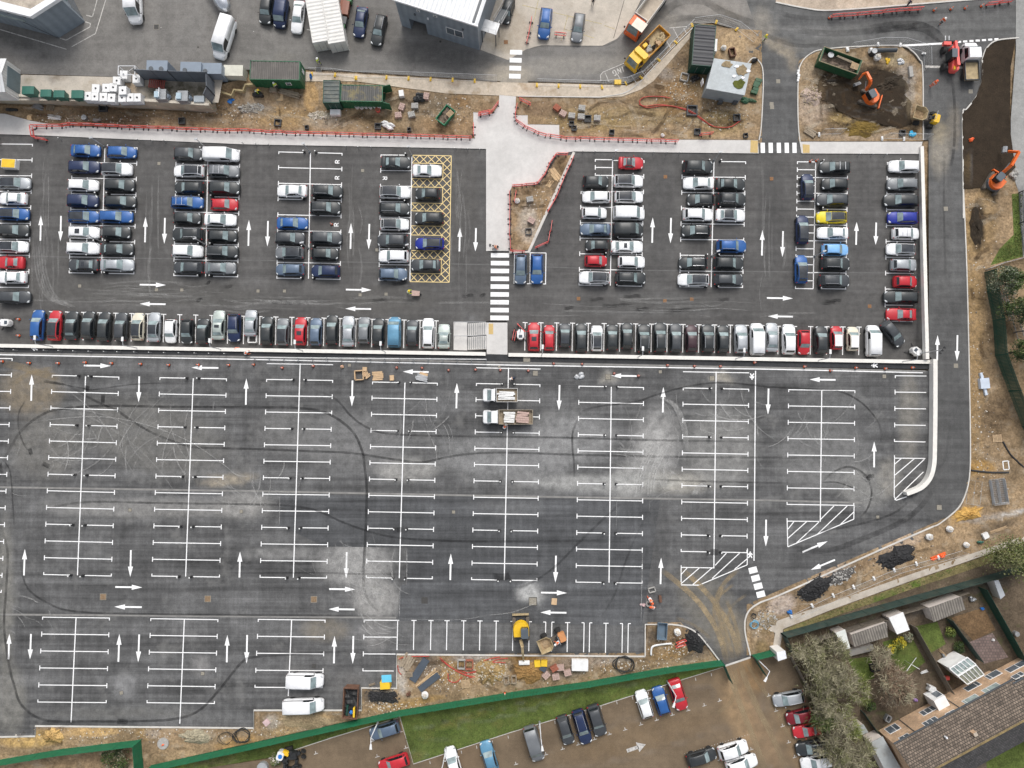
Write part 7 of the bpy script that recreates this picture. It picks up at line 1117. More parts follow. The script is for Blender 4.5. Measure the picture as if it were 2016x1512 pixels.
def item(nm, lb, c, d, a, mt, kind='box', z=None, cat=None, lid=None):
 x, y = c; p = W(x, y, (gz(x, y) if z is None else z)); hx, hy, hz = d[0] / 2, d[1] / 2, d[2]; mb = MB()
 if kind == 'box': mb.box((0, 0, hz / 2), (d[0], d[1], hz))
 elif kind == 'cyl': mb.cyl((0, 0, 0), hx, hz, 14)
 elif kind == 'heap': [mb.blob((random.uniform(-hx, hx) * .6, random.uniform(-hy, hy) * .6, hz * .4), (hx * .5, hy * .5, hz * .6), 8, 4, .3) for _ in range(6)]
 elif kind == 'planks': [mb.box((random.uniform(-.1, .1), -hy + d[1] * (k + .5) / 5, hz / 2 + .03 * (k % 3)), (d[0] * random.uniform(.8, 1), d[1] / 5 - .03, hz), R(random.uniform(-4, 4))) for k in range(5)]
 elif kind == 'slats': [mb.box((0, -hy + d[1] * (k + .5) / 6, hz), (d[0], d[1] / 6 - .06, .03)) for k in range(6)]; [mb.box((q, 0, hz / 2), (.09, d[1], hz)) for q in (-hx * .9, 0, hx * .9)]
 elif kind == 'frame': [mb.box(q, s) for q, s in (((0, hy, hz / 2), (d[0], .14, hz)), ((0, -hy, hz / 2), (d[0], .14, hz)), ((hx, 0, hz / 2), (.14, d[1], hz)), ((-hx, 0, hz / 2), (.14, d[1], hz)))]
 if lid: r = thing(nm, lb, cat or nm.split('_')[-1], p, R(a)); mb.build('body', M[mt], r); m2 = MB(); m2.box((0, 0, hz + .03), (d[0] * .92, d[1] * .92, .06)); m2.build('lid', M[lid], r); return r
 o = mb.build(nm, M[mt]); o.location = p; o.rotation_euler = (0, 0, R(a)); return tag(o, lb, cat or nm.split('_')[-1])
M['navy'] = pm('dark_navy_board', (.055, .07, .09), .6, var=.15); M['purple'] = pm('purple_print', (.25, .15, .35), .7); M['card'] = pm('cardboard', (.50, .35, .21), .85, var=.15, sc=3); M['pinkt'] = pm('pink_sheet', (.52, .38, .38), .8, var=.2); M['palemet'] = pm('pale_blue_metal', (.50, .56, .64), .5); M['sky'] = pm('sky_blue_box', (.12, .48, .66), .5)
IT = [('scrap_board', 'long dark board with bright metal edge, left of the plank pile', (826, 1318), (3.6, 1.05, .3), 57, 'navy', 'box'), ('timber_plank', 'pale long planks leaning along the dark boards', (840, 1336), (3.9, .6, .15), 38, 'ply', 'planks'), ('scrap_board', 'dark board stack under the pale planks, lower side', (845, 1342), (3.4, .9, .25), 38, 'navy', 'box'), ('scrap_timber', 'broken pale timbers heaped at the kerb corner', (802, 1303), (2.2, 1.6, .25), 60, 'oldtim', 'planks'), ('wooden_crate', 'brown wooden crate beside the scrap boards', (806, 1326), (1.0, .7, .4), 0, 'oldtim', 'slats'), ('concrete_manhole', 'open square concrete manhole ring, grey half of a pair', (909, 1306), (1.0, 1.2, .5), 0, 'greyb', 'frame'), ('concrete_manhole', 'open square manhole ring, reddish half of a pair', (924, 1307), (1.0, 1.2, .5), 0, 'brickp', 'frame'),
      ('wooden_pallet', 'pale pallet with dark gaps lying near the green fence', (917, 1346), (1.2, 1.15, .14), 8, 'timber', 'slats'), ('wooden_pallet', 'brown pallet tilted on the stony dirt by red hoses', (937, 1333), (1.1, 1.0, .14), 55, 'timber', 'slats'), ('trench_box', 'small upright timber frame near the digging, left of two', (997, 1337), (.6, 1.0, .5), 10, 'oldtim', 'frame'), ('trench_box', 'small upright timber frame near the digging, right of two', (1012, 1336), (.6, 1.0, .5), 3, 'oldtim', 'frame'), ('yellow_tub', 'yellow block tub by the digger bucket, left of two', (1058, 1305), (.85, .85, .5), 5, 'ywl', 'box'), ('yellow_tub', 'yellow block tub by the digger bucket, right of two', (1071, 1304), (.85, .85, .5), -3, 'ywl', 'box'),
      ('portable_cabin_roof', 'white roof panels lying on the dirt below the bays', (1141, 1307), (2.3, 1.5, .7), -1, 'bwhite', 'box'), ('small_toolbox', 'dark navy toolbox between yellow tubs and brick pallet', (1069, 1315), (.9, .7, .4), -30, 'navy', 'box'), ('brown_bag', 'dark brown sack beside the concrete strip, next to the bulk bag', (804, 1364), (.8, .8, .6), 0, 'rusty', 'heap'), ('cardboard_box', 'flat cardboard sheets beside an arrow, largest of the packaging', (744, 740), (1.7, 1.3, .12), 5, 'card', 'planks'), ('cardboard_box', 'open cardboard box with dark inside, left of the packaging', (708, 739), (1.2, 1.3, .5), 4, 'card', 'frame'), ('cardboard_box', 'small cardboard box above the other packaging', (719, 727), (.6, .6, .4), 0, 'card', 'box'), ('cardboard_box', 'torn cardboard pieces between the two packaging heaps', (722, 738), (.9, 1.0, .3), 40, 'card', 'planks'), ('cardboard_box', 'small cardboard box alone right of the packaging', (772, 744), (.6, .75, .3), 3, 'card', 'box'), ('cardboard_box', 'single tiny cardboard piece left of the packaging', (674, 722), (.4, .4, .25), 20, 'card', 'box'),
      ('metal_rail_bundle', 'bundle of pale metal rails with cardboard under it, by an arrow', (831, 744), (1.8, .9, .25), -14, 'galv', 'planks'), ('cardboard_box', 'cardboard sheet sticking out above the metal rail bundle', (834, 738), (1.2, .6, .12), -14, 'card', 'box'), ('foil_sheet', 'crumpled silver foil sheet on the tarmac between two lanes', (1141, 741), (1.5, 1.1, .3), 10, 'galv', 'heap'), ('concrete_slab', 'pale square slab lying beside an arrow near the dusty patch', (1091, 1184), (.75, .9, .1), -4, 'card', 'box'), ('mixing_tray', 'grey mixing tray above the two orange workers', (1283, 1161), (.9, .6, .25), 15, 'greyb', 'frame'), ('mixing_tray', 'grey open frame between the two orange workers', (1278, 1188), (.75, .6, .3), 5, 'greyb', 'frame'), ('cement_bag', 'pinkish white cement bags left of the kneeling workers', (1265, 1190), (.9, .6, .3), 0, 'pinkt', 'heap'), ('wheelbarrow_tub', 'rusty upright tool stand right of the kneeling workers', (1299, 1178), (.35, .9, .5), 5, 'rusty', 'box'),
      ('storage_box', 'tall box with sky blue top and yellow side at the kerb', (761, 1343), (1.35, 1.0, 1.3), 3, 'ywl', 'box'), ('broken_stand', 'broken timber stand on the tarmac by the sky blue box', (733, 1347), (.9, .3, .2), 20, 'oldtim', 'planks'), ('pink_plank', 'pink-white warning board dropped in the sand by the van', (525, 1422), (.8, .8, .15), 40, 'pinkt', 'box'), ('concrete_ring', 'pale round concrete base with orange cone top on it', (322, 1463), (1.6, 1.6, .2), 0, 'greyb', 'cyl'), ('orange_net_roll', 'bright orange netting trailing on the verge by the footpath', (1846, 1095), (2.4, .5, .2), 22, 'orange', 'planks'), ('orange_net_roll', 'orange round net bundle at the end of the trailing net', (1854, 1093), (1.0, .7, .5), 10, 'orange', 'heap'), ('blue_tarp', 'bright blue tarp bag by the footpath above the kiosk', (1553, 1205), (.8, .8, .5), 0, 'blue', 'heap'), ('blue_tarp', 'bright blue sheet bundle at the foot of the dug island', (1795, 264), (1.2, 1.1, .4), 20, 'cyan', 'heap'), ('blue_tarp', 'blue sheet dropped on the dirt right of the beige wall', (456, 199), (1.2, .9, .2), 0, 'blue', 'heap'),
      ('white_board', 'white square panel on pale boards at the far verge', (1938, 1054), (.8, .8, .4), 25, 'bwhite', 'box'), ('timber_plank', 'pale planks running right from the white square panel', (1965, 1043), (2.6, .4, .1), 18, 'timber', 'planks'), ('green_mower', 'small green machine between white bag and white panel', (1928, 1066), (.9, .5, .5), 20, 'gbin', 'heap'), ('white_bench', 'pale blue-white metal tank piece on the east dirt', (1934, 755), (1.3, 1.5, .6), 5, 'palemet', 'box'), ('white_pipe', 'long pale blue pipe through the metal tank piece', (1934, 756), (.35, 3.3, .35), 12, 'palemet', 'box'), ('wooden_pallet', 'pale pallet alone on the east dirt', (1962, 863), (1.3, 1.1, .14), 4, 'timber', 'slats'), ('trench_box', 'thin white bracket frame near the flat fence panels', (1980, 916), (.8, 1.2, .06), 5, 'bwhite', 'frame'),
      ('black_sack', 'heap of black plastic sacks left of the pinkish boards', (824, 194), (2.3, 1.5, .7), 10, 'blk', 'heap'), ('white_sack', 'long heap of white sacks by the pavement barriers', (763, 249), (2.5, 1.2, .6), -15, 'bwhite', 'heap'), ('white_box', 'white small cabinet left of the black sacks', (791.5, 188), (.7, .9, .8), 8, 'bwhite', 'box'), ('timber_rack', 'dark steel cage rack in front of the small striped container', (659, 209), (2.1, 1.0, .8), 0, 'steel', 'frame'), ('white_table', 'white rectangular table below the steel cage rack', (662, 224.5), (1.5, .8, .7), 0, 'bwhite', 'box'), ('plywood_sheet', 'plywood sheets laid on the dirt triangle top', (1092, 343), (2.3, 1.1, .08), -55, 'ply', 'planks'), ('timber_plank', 'small pale timber off-cuts in the middle of the dirt triangle', (1082, 362), (1.2, .7, .08), 60, 'ply', 'planks'), ('tactile_slab', 'sandy tactile paving pad at the lower end of the plaza', (984, 487), (2.2, .95, .03), 0, 'timber', 'box'), ('black_planter', 'small dark block at the plaza end beside the tactile pad', (965, 483), (.25, .3, .3), 0, 'blk', 'box'),
      ('timber_heap', 'dark timber and scrap heap under the beige wall at photo left', (24, 216), (2.0, .8, .4), 0, 'blk', 'heap'), ('metal_stack', 'grey metal sheets stacked under the beige wall', (76, 211), (1.8, .8, .2), -20, 'steel', 'planks'), ('wooden_pallet', 'brown pallet leaning under the beige wall', (100, 213), (1.1, .8, .2), -10, 'oldtim', 'slats'), ('white_pipe', 'bundle of white pipes on the dirt above the pavement', (107, 231), (2.0, .7, .06), -6, 'bwhite', 'planks'), ('timber_sheet', 'yellow folded board at the pavement corner', (60, 232), (.75, .8, .2), 0, 'ply', 'planks'), ('roller', 'small grey plate roller near the barriers at left', (194, 239), (1.4, .6, .6), 0, 'greyb', 'heap'), ('concrete_pot', 'round grey manhole pot on the dirt near the beige wall', (168, 233), (.8, .8, .4), 0, 'steel', 'cyl'), ('brown_mat', 'brown square mat at the photo left edge', (-2, 246), (1.6, 2.0, .04), 0, 'oldtim', 'box'), ('blue_barrel', 'dark blue barrel at the corner of the green cabin', (613, 153), (.5, .7, .8), 0, 'blue', 'heap'), ('timber_ramp', 'grey boarded walkway ramp along the green cabin front', (572, 186), (3.4, .8, .4), -14, 'oldtim', 'planks'), ('timber_platform', 'square timber platform at the green cabin door', (540, 177), (1.1, 1.0, .5), -3, 'oldtim', 'planks'), ('plywood_sheet', 'plywood square below the green cabin platform', (551, 192), (1.0, 1.0, .05), 0, 'ply', 'box'), ('bin_stack', 'black wheelie bins and tools left of the green cabin', (510, 187), (1.6, 1.0, .8), 0, 'blk', 'heap'),
      ('yellow_barrel', 'pale yellow drum lying beside the loading bay fence', (1215.5, 164), (1.0, .65, .5), 0, 'ywl', 'box'), ('manhole_frame', 'square pale concrete frame near the pale block building', (1347, 153), (1.1, 1.1, .3), -15, 'greyb', 'frame'), ('scrap_machine', 'dark scrap machine beside the pale block building', (1368, 155), (1.4, 1.0, .7), 20, 'blk', 'heap'), ('white_freezer', 'white tall cabinet right of the black roofed container', (1404.5, 95), (.6, 1.9, .9), -4, 'bwhite', 'box'), ('red_trolley', 'red edged dark trolley right of the bulk bag', (1440, 106), (.8, 1.2, .6), 10, 'rusty', 'frame'), ('green_sheet_pile', 'crumpled green sheeting pile below the pale block building', (1474, 199), (2.6, 1.0, .4), -8, 'skipg', 'heap'), ('green_sheet_pile', 'green panels stacked against the right of the pale block', (1487, 172), (1.0, 2.4, .5), -18, 'skipg', 'planks'), ('black_bin_bag', 'black rubbish bags inside the kerb loop by the road', (1484, 121), (1.0, .9, .6), 0, 'blk', 'heap'), ('pale_boulder', 'pale concrete lump on the dirt strip by the pavement', (1305, 267), (.7, .6, .4), 0, 'bwhite', 'heap'), ('timber_stack', 'broken timber and pipe pile at the island lower left', (1595, 262), (1.8, 1.0, .3), -35, 'oldtim', 'planks'), ('concrete_block', 'long pale concrete block on the island right side', (1791, 143), (.55, 1.6, .4), 5, 'greyb', 'box'), ('scrap_wire', 'tangled pale wire heap on the dug island', (1773, 122), (1.2, 1.0, .25), 0, 'galv', 'heap'), ('yellow_tool', 'yellow tools dropped on the dug island', (1747, 121), (.7, 1.0, .3), 0, 'ywl', 'heap'), ('white_block', 'white stones lining the kerb at the island left', (1571, 150), (.35, 1.8, .25), 0, 'bwhite', 'planks'), ('orange_bag', 'orange and white sack on the dark soil bed', (1911, 276), (.8, .7, .5), 0, 'orange', 'heap'), ('grey_boulder', 'pale boulder heap behind the right orange excavator', (1995, 345), (1.4, 1.6, .6), 0, 'greyb', 'heap'),
      ('water_tub', 'large round dark tub with white rim at the bottom edge', (519, 1508), (1.5, 1.5, .6), 0, 'galv', 'cyl'), ('orange_marker', 'bright orange lid on the pale round concrete base', (322, 1466), (.4, .4, .35), 0, 'orange', 'heap'), ('small_trailer', 'small white trailer with cage behind the silver saloon', (499, 668), (1.2, 1.0, .5), 0, 'bwhite', 'frame'), ('rail_bundle', 'bundle of long pale rails beside two workers at the wall', (497, 691), (3.6, .3, .2), -1, 'galv', 'planks')]
for t_ in IT: o = item(*t_)
p = W(761, 1336, LOW + 1.33); o = MB(); o.box((0, 0, 0), (1.37, 1.0, .05)); o = o.build('box_lid', M['sky']); o.location = p; o.rotation_euler = (0, 0, R(3)); tag(o, 'sky blue lid sheet lying on the tall yellow box', 'lid')
KBU = Kind(lambda: (lambda r: (MB().cyl((0, 0, 0), .26, .7, 12, r1=.34).build('body', M['bwhite'], r), MB().cyl((0, 0, .68), .30, .03, 12).build('lid', M['greyb'], r), r)[2])(thing('plastic_tub', '', 'tub')))
for i in range(6): KBU.place(W(704 + i * 8.8, 212 + (i % 2) * 1.2 - i * .3, 0), 0, 'white plastic tub in the row before the open green container', 'white tubs in a row', (1.1, 1.1, 1))
KBU2 = Kind(lambda: (lambda r: (MB().cyl((0, 0, 0), .28, .6, 12, r1=.36).build('body', M['red'], r), MB().cyl((0, 0, .58), .31, .03, 12).build('lid', M['brickp'], r), r)[2])(thing('plastic_tub', '', 'tub')))
KBU2.place(W(745, 219, 0), 0, 'red plastic tub at the right end of the white tubs'); barriers([(697, 207), (720, 208)], 'red barrier behind the white tubs at the green container', None)
mb = MB(); rd = random.Random(11); hp = [(560, 225, 240, 26, .0), (1220, 235, 200, 26, 0), (880, 220, 60, 30, 0), (1410, 230, 60, 30, 0), (1690, 200, 110, 70, 0), (1925, 600, 40, 300, 1), (1940, 880, 50, 120, 1), (600, 1440, 170, 20, 1), (930, 1320, 130, 30, 1), (880, 1330, 60, 28, 1), (250, 1445, 200, 16, 1), (1240, 1310, 100, 16, 1), (1330, 1275, 40, 20, 1), (1720, 1095, 180, 30, 1), (1500, 1215, 24, 30, 1), (1065, 400, 30, 60, 0), (760, 1390, 60, 14, 1), (200, 238, 160, 14, 0), (470, 210, 50, 26, 0), (1340, 180, 40, 40, 0)]
ok = 0
dp = [[(0, 222), (62, 240), (120, 246), (930, 270), (932, 222), (975, 190), (700, 165), (640, 228), (560, 205), (430, 205), (0, 205)], [(1045, 215), (1110, 268), (1488, 270), (1490, 205), (1390, 195), (1340, 110), (1270, 180), (1060, 200)], [(1580, 270), (1810, 272), (1810, 130), (1620, 110), (1580, 150)], [(1900, 380), (1990, 400), (1950, 540), (1955, 800), (2016, 1000), (1890, 1015), (1915, 900), (1908, 650)], [(75, 1432), (498, 1436), (505, 1402), (710, 1402), (716, 1358), (784, 1358), (786, 1292), (1272, 1295), (1276, 1235), (1330, 1238), (1410, 1300), (1158, 1338), (1008, 1360), (700, 1416), (290, 1505), (270, 1462), (0, 1500), (0, 1456)], [(1475, 1210), (1640, 1135), (1850, 1045), (2016, 1000), (2016, 1030), (1800, 1125), (1540, 1215), (1500, 1285), (1480, 1288)], [(1010, 372), (1060, 368), (1096, 310), (1124, 306), (1042, 490), (1008, 490)]]
for cx, cy, rx, ry, lo_ in hp:
 for _ in range(260):
  x, y = cx + rd.gauss(0, rx * .55), cy + rd.gauss(0, ry * .55); X1 = np.array([x]); Y1 = np.array([y])
  if any(inside(q, X1, Y1)[0] for q in dp): p = W(x, y, gz(x, y) + .03); s = rd.choice((.04, .05, .06, .08, .13)); mb.blob((p.x, p.y, p.z), (s, s * rd.uniform(.6, 1.2), s * .6), 5, 3, .3, mi=rd.choice((0, 0, 1, 2)))
o = mb.build('rubble', [pm('stone_pale', (.52, .48, .42), .9), pm('stone_tan', (.33, .25, .16), .9), pm('stone_dark', (.12, .10, .085), .9)]); struct(o, 'stuff')
rt, rl_ = [], []
for _ in range(1400):
 q = rd.choice(dp); x, y = rd.uniform(min(a for a, b in q), max(a for a, b in q)), rd.uniform(min(b for a, b in q), max(b for a, b in q)); t, l = rd.choice((0, 0, 3.1, .3, 1.5, -.5)) + rd.gauss(0, .2), rd.uniform(8, 40); k = rd.uniform(-.25, .25)
 P = [(x - l * math.cos(t), y - l * math.sin(t)), (x + l * k * math.sin(t), y - l * k * math.cos(t)), (x + l * math.cos(t), y + l * math.sin(t))]
 if inside(q, np.array([a for a, b in P]), np.array([b for a, b in P])).all() and x > 4 and len(rt) < 260: (rt if rd.random() < .6 else rl_).append((P, rd.uniform(.12, .7), rd.uniform(.2, .8)))
tracks(None, veil('wet_mud_rut', (.075, .048, .026), .75, 1.5, .35, .65), 'mud_marking', rt, lambda x, y: gz(x, y), .085); tracks(None, veil('pale_dry_rut', (.50, .43, .33), .6, 1.5, .35, .65), 'mud_marking', rl_, lambda x, y: gz(x, y), .08)
# ---- board and palisade fences
M['gfence'] = pm('green_fence_board', (.008, .135, .062), .6, var=.15, sc=1.5); M['dfence'] = pm('dark_green_fence_board', (.022, .045, .038), .75, var=.25, dirt=.3); M['wfence'] = pm('weathered_fence_board', (.17, .145, .115), .9, var=.25, sc=2)
def pales(label, pts, h, mat, gap=.11, wd=.085, post=2.5, name='board_fence', z=None):
 P = [W(x, y, (gz(x, y) if z is None else z)) for x, y in pts]; r = thing(name, label, 'fence', P[0]); o = P[0]; mb = MB(); rl = MB()
 for a, b in zip(P, P[1:]):
  d = b - a; n = int(d.length / gap); u = Vector((d.x, d.y, 0)).normalized()
  for k in range(n): p = a.lerp(b, (k + .5) / n) - o; mb.bar(p - u * wd / 2 + Vector((0, 0, h / 2)), p + u * wd / 2 + Vector((0, 0, h / 2)), .03, h * (.97 + .03 * (k % 2)))
  for q in (.25, .8): rl.bar(a - o + Vector((0, 0, h * q)), b - o + Vector((0, 0, h * q)), .06, .08)
 mb.build('boards', mat, r); rl.build('rail', mat, r); tot = 0
 for a, b in zip(P, P[1:]):
  n = max(1, int((b - a).length / post)); [MB().box(tuple(a.lerp(b, k / n) - o + Vector((0, 0, h / 2))), (.1, .1, h + .05)).build('post', mat, r) for k in range(n)]
 return r
GF = M['gfence']
pales('long green board fence between the south dirt and the lawn', [(300, 1506), (504, 1461), (704, 1416), (786, 1398), (1008, 1362), (1158, 1341), (1308, 1314), (1418, 1299)], 2.3, GF, .2, .165, name='palisade_fence'); pales('short green board fence along the lower left yellow dirt', [(-10, 1497), (125, 1474), (277, 1456)], 2.3, GF, .2, .18); pales('green board fence turning down at the bottom left corner', [(278, 1456), (284, 1530)], 2.3, GF, .2, .18)
pales('open green gate leaf left of the muddy site exit', [(1418, 1299), (1434, 1337)], 2.2, M['greend'], .16, .08, name='site_gate'); pales('open green gate leaf right of the muddy site exit', [(1479, 1289), (1502, 1325)], 2.2, M['greend'], .16, .08, name='site_gate'); pales('green board fence from the right gate leaf to the kiosk', [(1480, 1289), (1532, 1276)], 2.2, GF, .2, .16)
pales('tall dark green fence between the footpath and the gardens', [(1537, 1246), (1660, 1211), (1800, 1172), (1949, 1131), (2040, 1103)], 2.3, M['dfence'], .3, .295); pales('short dark green fence end turning to the kiosk', [(1537, 1246), (1556, 1284)], 2.2, M['dfence'], .3, .29); pales('bright green garden fence running down to the terrace', [(1926, 1156), (1960, 1216), (2006, 1298)], 1.9, M['greend'], .3, .29); pales('grey timber garden fence beside the lawn with the rotary dryer', [(1791, 1229), (1825, 1290), (1864, 1358)], 1.8, M['wfence'], .2, .19); pales('dark garden fence between round bush and brown plot', [(1862, 1217), (1922, 1297)], 1.7, M['dfence'], .2, .19); pales('grey timber fence between gravel cars and the bare trees', [(1551, 1287), (1585, 1349), (1618, 1420), (1650, 1512)], 1.7, M['wfence'], .2, .19); pales('low timber fence at the top of the gardens', [(1600, 1256), (1690, 1228), (1735, 1215), (1760, 1206), (1830, 1184), (1895, 1162)], 1.6, M['wfence'], .2, .19); pales('low dark fence in the garden below the brown tree', [(1694, 1398), (1728, 1446)], 1.3, M['dfence'], .2, .19)
pales('green fence curving down the east dirt from the metal barrier', [(1938, 537), (1943, 575), (1954, 632), (1959, 700), (1985, 770), (2012, 840), (2030, 880)], 2.6, M['greend'], .2, .17, name='palisade_fence'); pales('grey metal barrier fence crossing above the green bushes', [(1940, 531), (1972, 519), (2022, 506)], 1.2, M['galv'], .16, .05, name='palisade_fence'); pales('pale grey palisade fence right of the green one', [(1966, 545), (1985, 620), (2005, 690), (2030, 760)], 2.2, M['steel'], .2, .07, name='palisade_fence')
P = [W(x, y, z_ramp(x, y) + .3) for x, y in ((1961, 566), (1982, 632))]; r = thing('handrail', 'white double handrail on the slope behind the east green fence', 'railing', P[0]); mb = MB(); [mb.tube([Vector((k, 0, z)), P[1] - P[0] + Vector((k, 0, z))], .04) for k in (0, .35) for z in (.6, 1.1)]; mb.build('rail', M['galv'], r); [MB().tube([(P[1] - P[0]) * (k / 4), (P[1] - P[0]) * (k / 4) + Vector((0, 0, 1.1))], .035).build('post', M['galv'], r) for k in range(5)]
pales('dark railing along the terrace edge at the right of the photo', [(2004, 380), (2006, 440), (2014, 503)], 1.2, M['cladd'], .2, .05)
# ---- trees and shrubs
BARK = pm('grey_bark', (.15, .125, .095), .95, var=.25, sc=3)
LF = {k: pm('leaf_' + k, c, .8, var=.3, sc=1.5) for k, c in dict(tan=(.30, .275, .18), ash=(.225, .205, .135), olive=(.15, .155, .065), brown=(.26, .21, .15), rust=(.19, .13, .085), lime=(.16, .19, .04), dark=(.035, .055, .02), green=(.06, .095, .02), yel=(.45, .38, .03), sage=(.2, .22, .15)).items()}
def tree(name, label, c, rp, h, cols, n, leafy=False, seed=0, limbs=7, cat='tree', tw=.045, group=None):
 rd = random.Random(seed); z = gz(*c); top = W(c[0], c[1], z + h * .62); r = thing(name, label, cat, (top.x, top.y, z), 0, group); rad = rp * .0745 * .88; mb = MB(); ends = []
 def grow(p, d, l, rr, k):
  q = p + d * l; mb.tube([p, p.lerp(q, .5) + Vector((rd.uniform(-.05, .05), rd.uniform(-.05, .05), 0)) * l, q], rr, 5, r1=rr * .6); ends.append((q, d))
  if k > 0:
   for _ in range(3): nd = (d + Vector((rd.uniform(-.9, .9), rd.uniform(-.9, .9), rd.uniform(-.2, .5)))).normalized(); grow(p.lerp(q, rd.uniform(.55, 1)), nd, l * rd.uniform(.55, .8), rr * .55, k - 1)
 if h > 1.5:
  mb.tube([(0, 0, -.1), (.05, .03, h * .3)], rad * .06 + .05, 8, r1=rad * .05 + .03)
  for k in range(limbs): a = 6.28 * k / limbs + rd.uniform(-.4, .4); grow(Vector((0, 0, h * rd.uniform(.2, .35))), Vector((math.cos(a) * .9, math.sin(a) * .9, rd.uniform(.4, 1.1))).normalized(), rad * rd.uniform(.42, .62), rad * .028 + .012, 2 if not leafy else 1)
  mb.build('trunk', BARK, r)
 mb = MB(); cl = [(rd.uniform(0, 6.28), math.sqrt(rd.random()) * .8, rd.uniform(.25, .95), rd.randrange(len(cols))) for _ in range(16)]
 for _ in range(n):
  a, f, zz, ci = rd.choice(cl); g = abs(rd.gauss(0, .3)); b = rd.uniform(0, 6.28); x = rad * (f * math.cos(a) + g * math.cos(b)); y = rad * (f * math.sin(a) + g * math.sin(b)); q = math.hypot(x, y) / rad
  if q > 1.12: continue
  zc = h * (.30 + .70 * zz * math.sqrt(max(.05, 1.2 - q * q))) * rd.uniform(.8, 1.05); p = Vector((x, y, zc))
  if leafy: u = Vector((rd.gauss(0, 1), rd.gauss(0, 1), rd.gauss(0, .5))).normalized() * rd.uniform(.06, .16); w = u.cross(Vector((rd.gauss(0, 1), rd.gauss(0, 1), rd.gauss(0, 1)))).normalized() * rd.uniform(.05, .12); mb.face([p - u, p + w, p + u, p - w], ci if rd.random() < .8 else rd.randrange(len(cols)))
  else: d = (Vector((x, y, 0)) / rad * .8 + Vector((rd.gauss(0, .6), rd.gauss(0, .6), rd.gauss(.2, .4)))).normalized(); l = rd.uniform(.3, .95); w = d.cross(Vector((rd.gauss(0, 1), rd.gauss(0, 1), rd.gauss(0, 1)))).normalized() * tw * rd.uniform(.5, 1.2); mb.face([p - w, p + w, p + d * l], ci if rd.random() < .75 else rd.randrange(len(cols)))
 mb.build('crown', [LF[k] for k in cols], r); return r
TG = 'bare trees in the gardens'
for k, (x, y, rp, h, cols, lb) in enumerate(((1592, 1290, 36, 5, ('tan', 'ash', 'olive'), 'bare grey-tan tree nearest the kiosk corner'), (1640, 1290, 36, 5.5, ('ash', 'tan', 'olive'), 'bare tree against the pale green shed'), (1612, 1338, 38, 6, ('tan', 'olive', 'ash'), 'bare tree above the silver gravel car'), (1656, 1338, 34, 6, ('ash', 'olive', 'tan'), 'bare grey tree left of the yellowish bush tree'), (1640, 1385, 36, 6, ('tan', 'ash', 'olive'), 'bare tree behind the dark red and red cars'), (1620, 1412, 28, 5, ('olive', 'ash', 'green'), 'bare ivy-green tree beside the red coupe on gravel'), (1660, 1430, 34, 6, ('ash', 'lime', 'tan'), 'bare tree with lime green ivy left of the small grey shed'), (1650, 1480, 36, 6, ('tan', 'olive', 'ash'), 'bare tree at the bottom edge beside the racked silver car'), (1700, 1492, 34, 6, ('ash', 'tan', 'olive'), 'bare tree at the bottom edge left of the grey lean-to'), (1692, 1358, 27, 4.5, ('olive', 'lime', 'tan'), 'yellowish green bush tree between two bare crowns'), (1762, 1352, 44, 5.5, ('brown', 'tan', 'rust'), 'wide brown bare tree standing before the terrace'), (1737, 1296, 24, 4, ('brown', 'tan', 'ash'), 'small brown bare tree left of the rotary dryer lawn'))): tree('bare_tree', lb, (x, y), rp, h, cols, int(2100 * (rp / 36) ** 2), False, k + 1, group=TG)
for k, (nm, lb, c, rp, h, cols, n) in enumerate((('evergreen_tree', 'olive green evergreen at the right edge above the gardens', (2002, 1108), 50, 7, ('olive', 'lime', 'green', 'olive'), 8000), ('evergreen_tree', 'dark green evergreen right of the east fence, upper', (1992, 552), 34, 6, ('green', 'dark', 'olive', 'sage'), 4500), ('evergreen_tree', 'dark green evergreen right of the east fence, lower', (2012, 612), 34, 6, ('green', 'dark', 'dark', 'olive'), 4500), ('evergreen_tree', 'dark evergreen by the pale palisade fence at photo edge', (2018, 690), 24, 5, ('dark', 'green', 'olive'), 2200), ('shrub', 'yellow flowering shrub, left of two on the small lawn', (1755, 1279), 11, 1.3, ('yel', 'yel', 'lime'), 700), ('shrub', 'yellow flowering shrub, right of two on the small lawn', (1774, 1267), 13, 1.4, ('yel', 'yel', 'lime'), 900), ('shrub', 'round lime green bush beside the dark garden fence', (1873, 1246), 11, 1.4, ('lime', 'lime', 'green'), 900), ('shrub', 'dark green bush lower down the dark garden fence', (1891, 1275), 12, 1.3, ('dark', 'green'), 800), ('shrub', 'greyish sage bush below the white roofed shed', (1790, 1256), 10, 1.2, ('sage', 'ash'), 600), ('shrub', 'dark green shrub under the yellowish bush tree', (1714, 1390), 12, 1.4, ('dark', 'green', 'olive'), 700), ('shrub', 'tangled verge shrub in the bottom left fence corner', (540, 1497), 13, 1.2, ('ash', 'olive', 'green'), 600), ('shrub', 'dark undergrowth bush inside the bottom left fence corner', (225, 1500), 30, 1.2, ('dark', 'ash', 'green'), 1500))): tree(nm, lb, c, rp, h, cols, n, True, 40 + k, 5, 'tree' if 'tree' in nm else 'shrub')
mb = MB(); rd = random.Random(5)
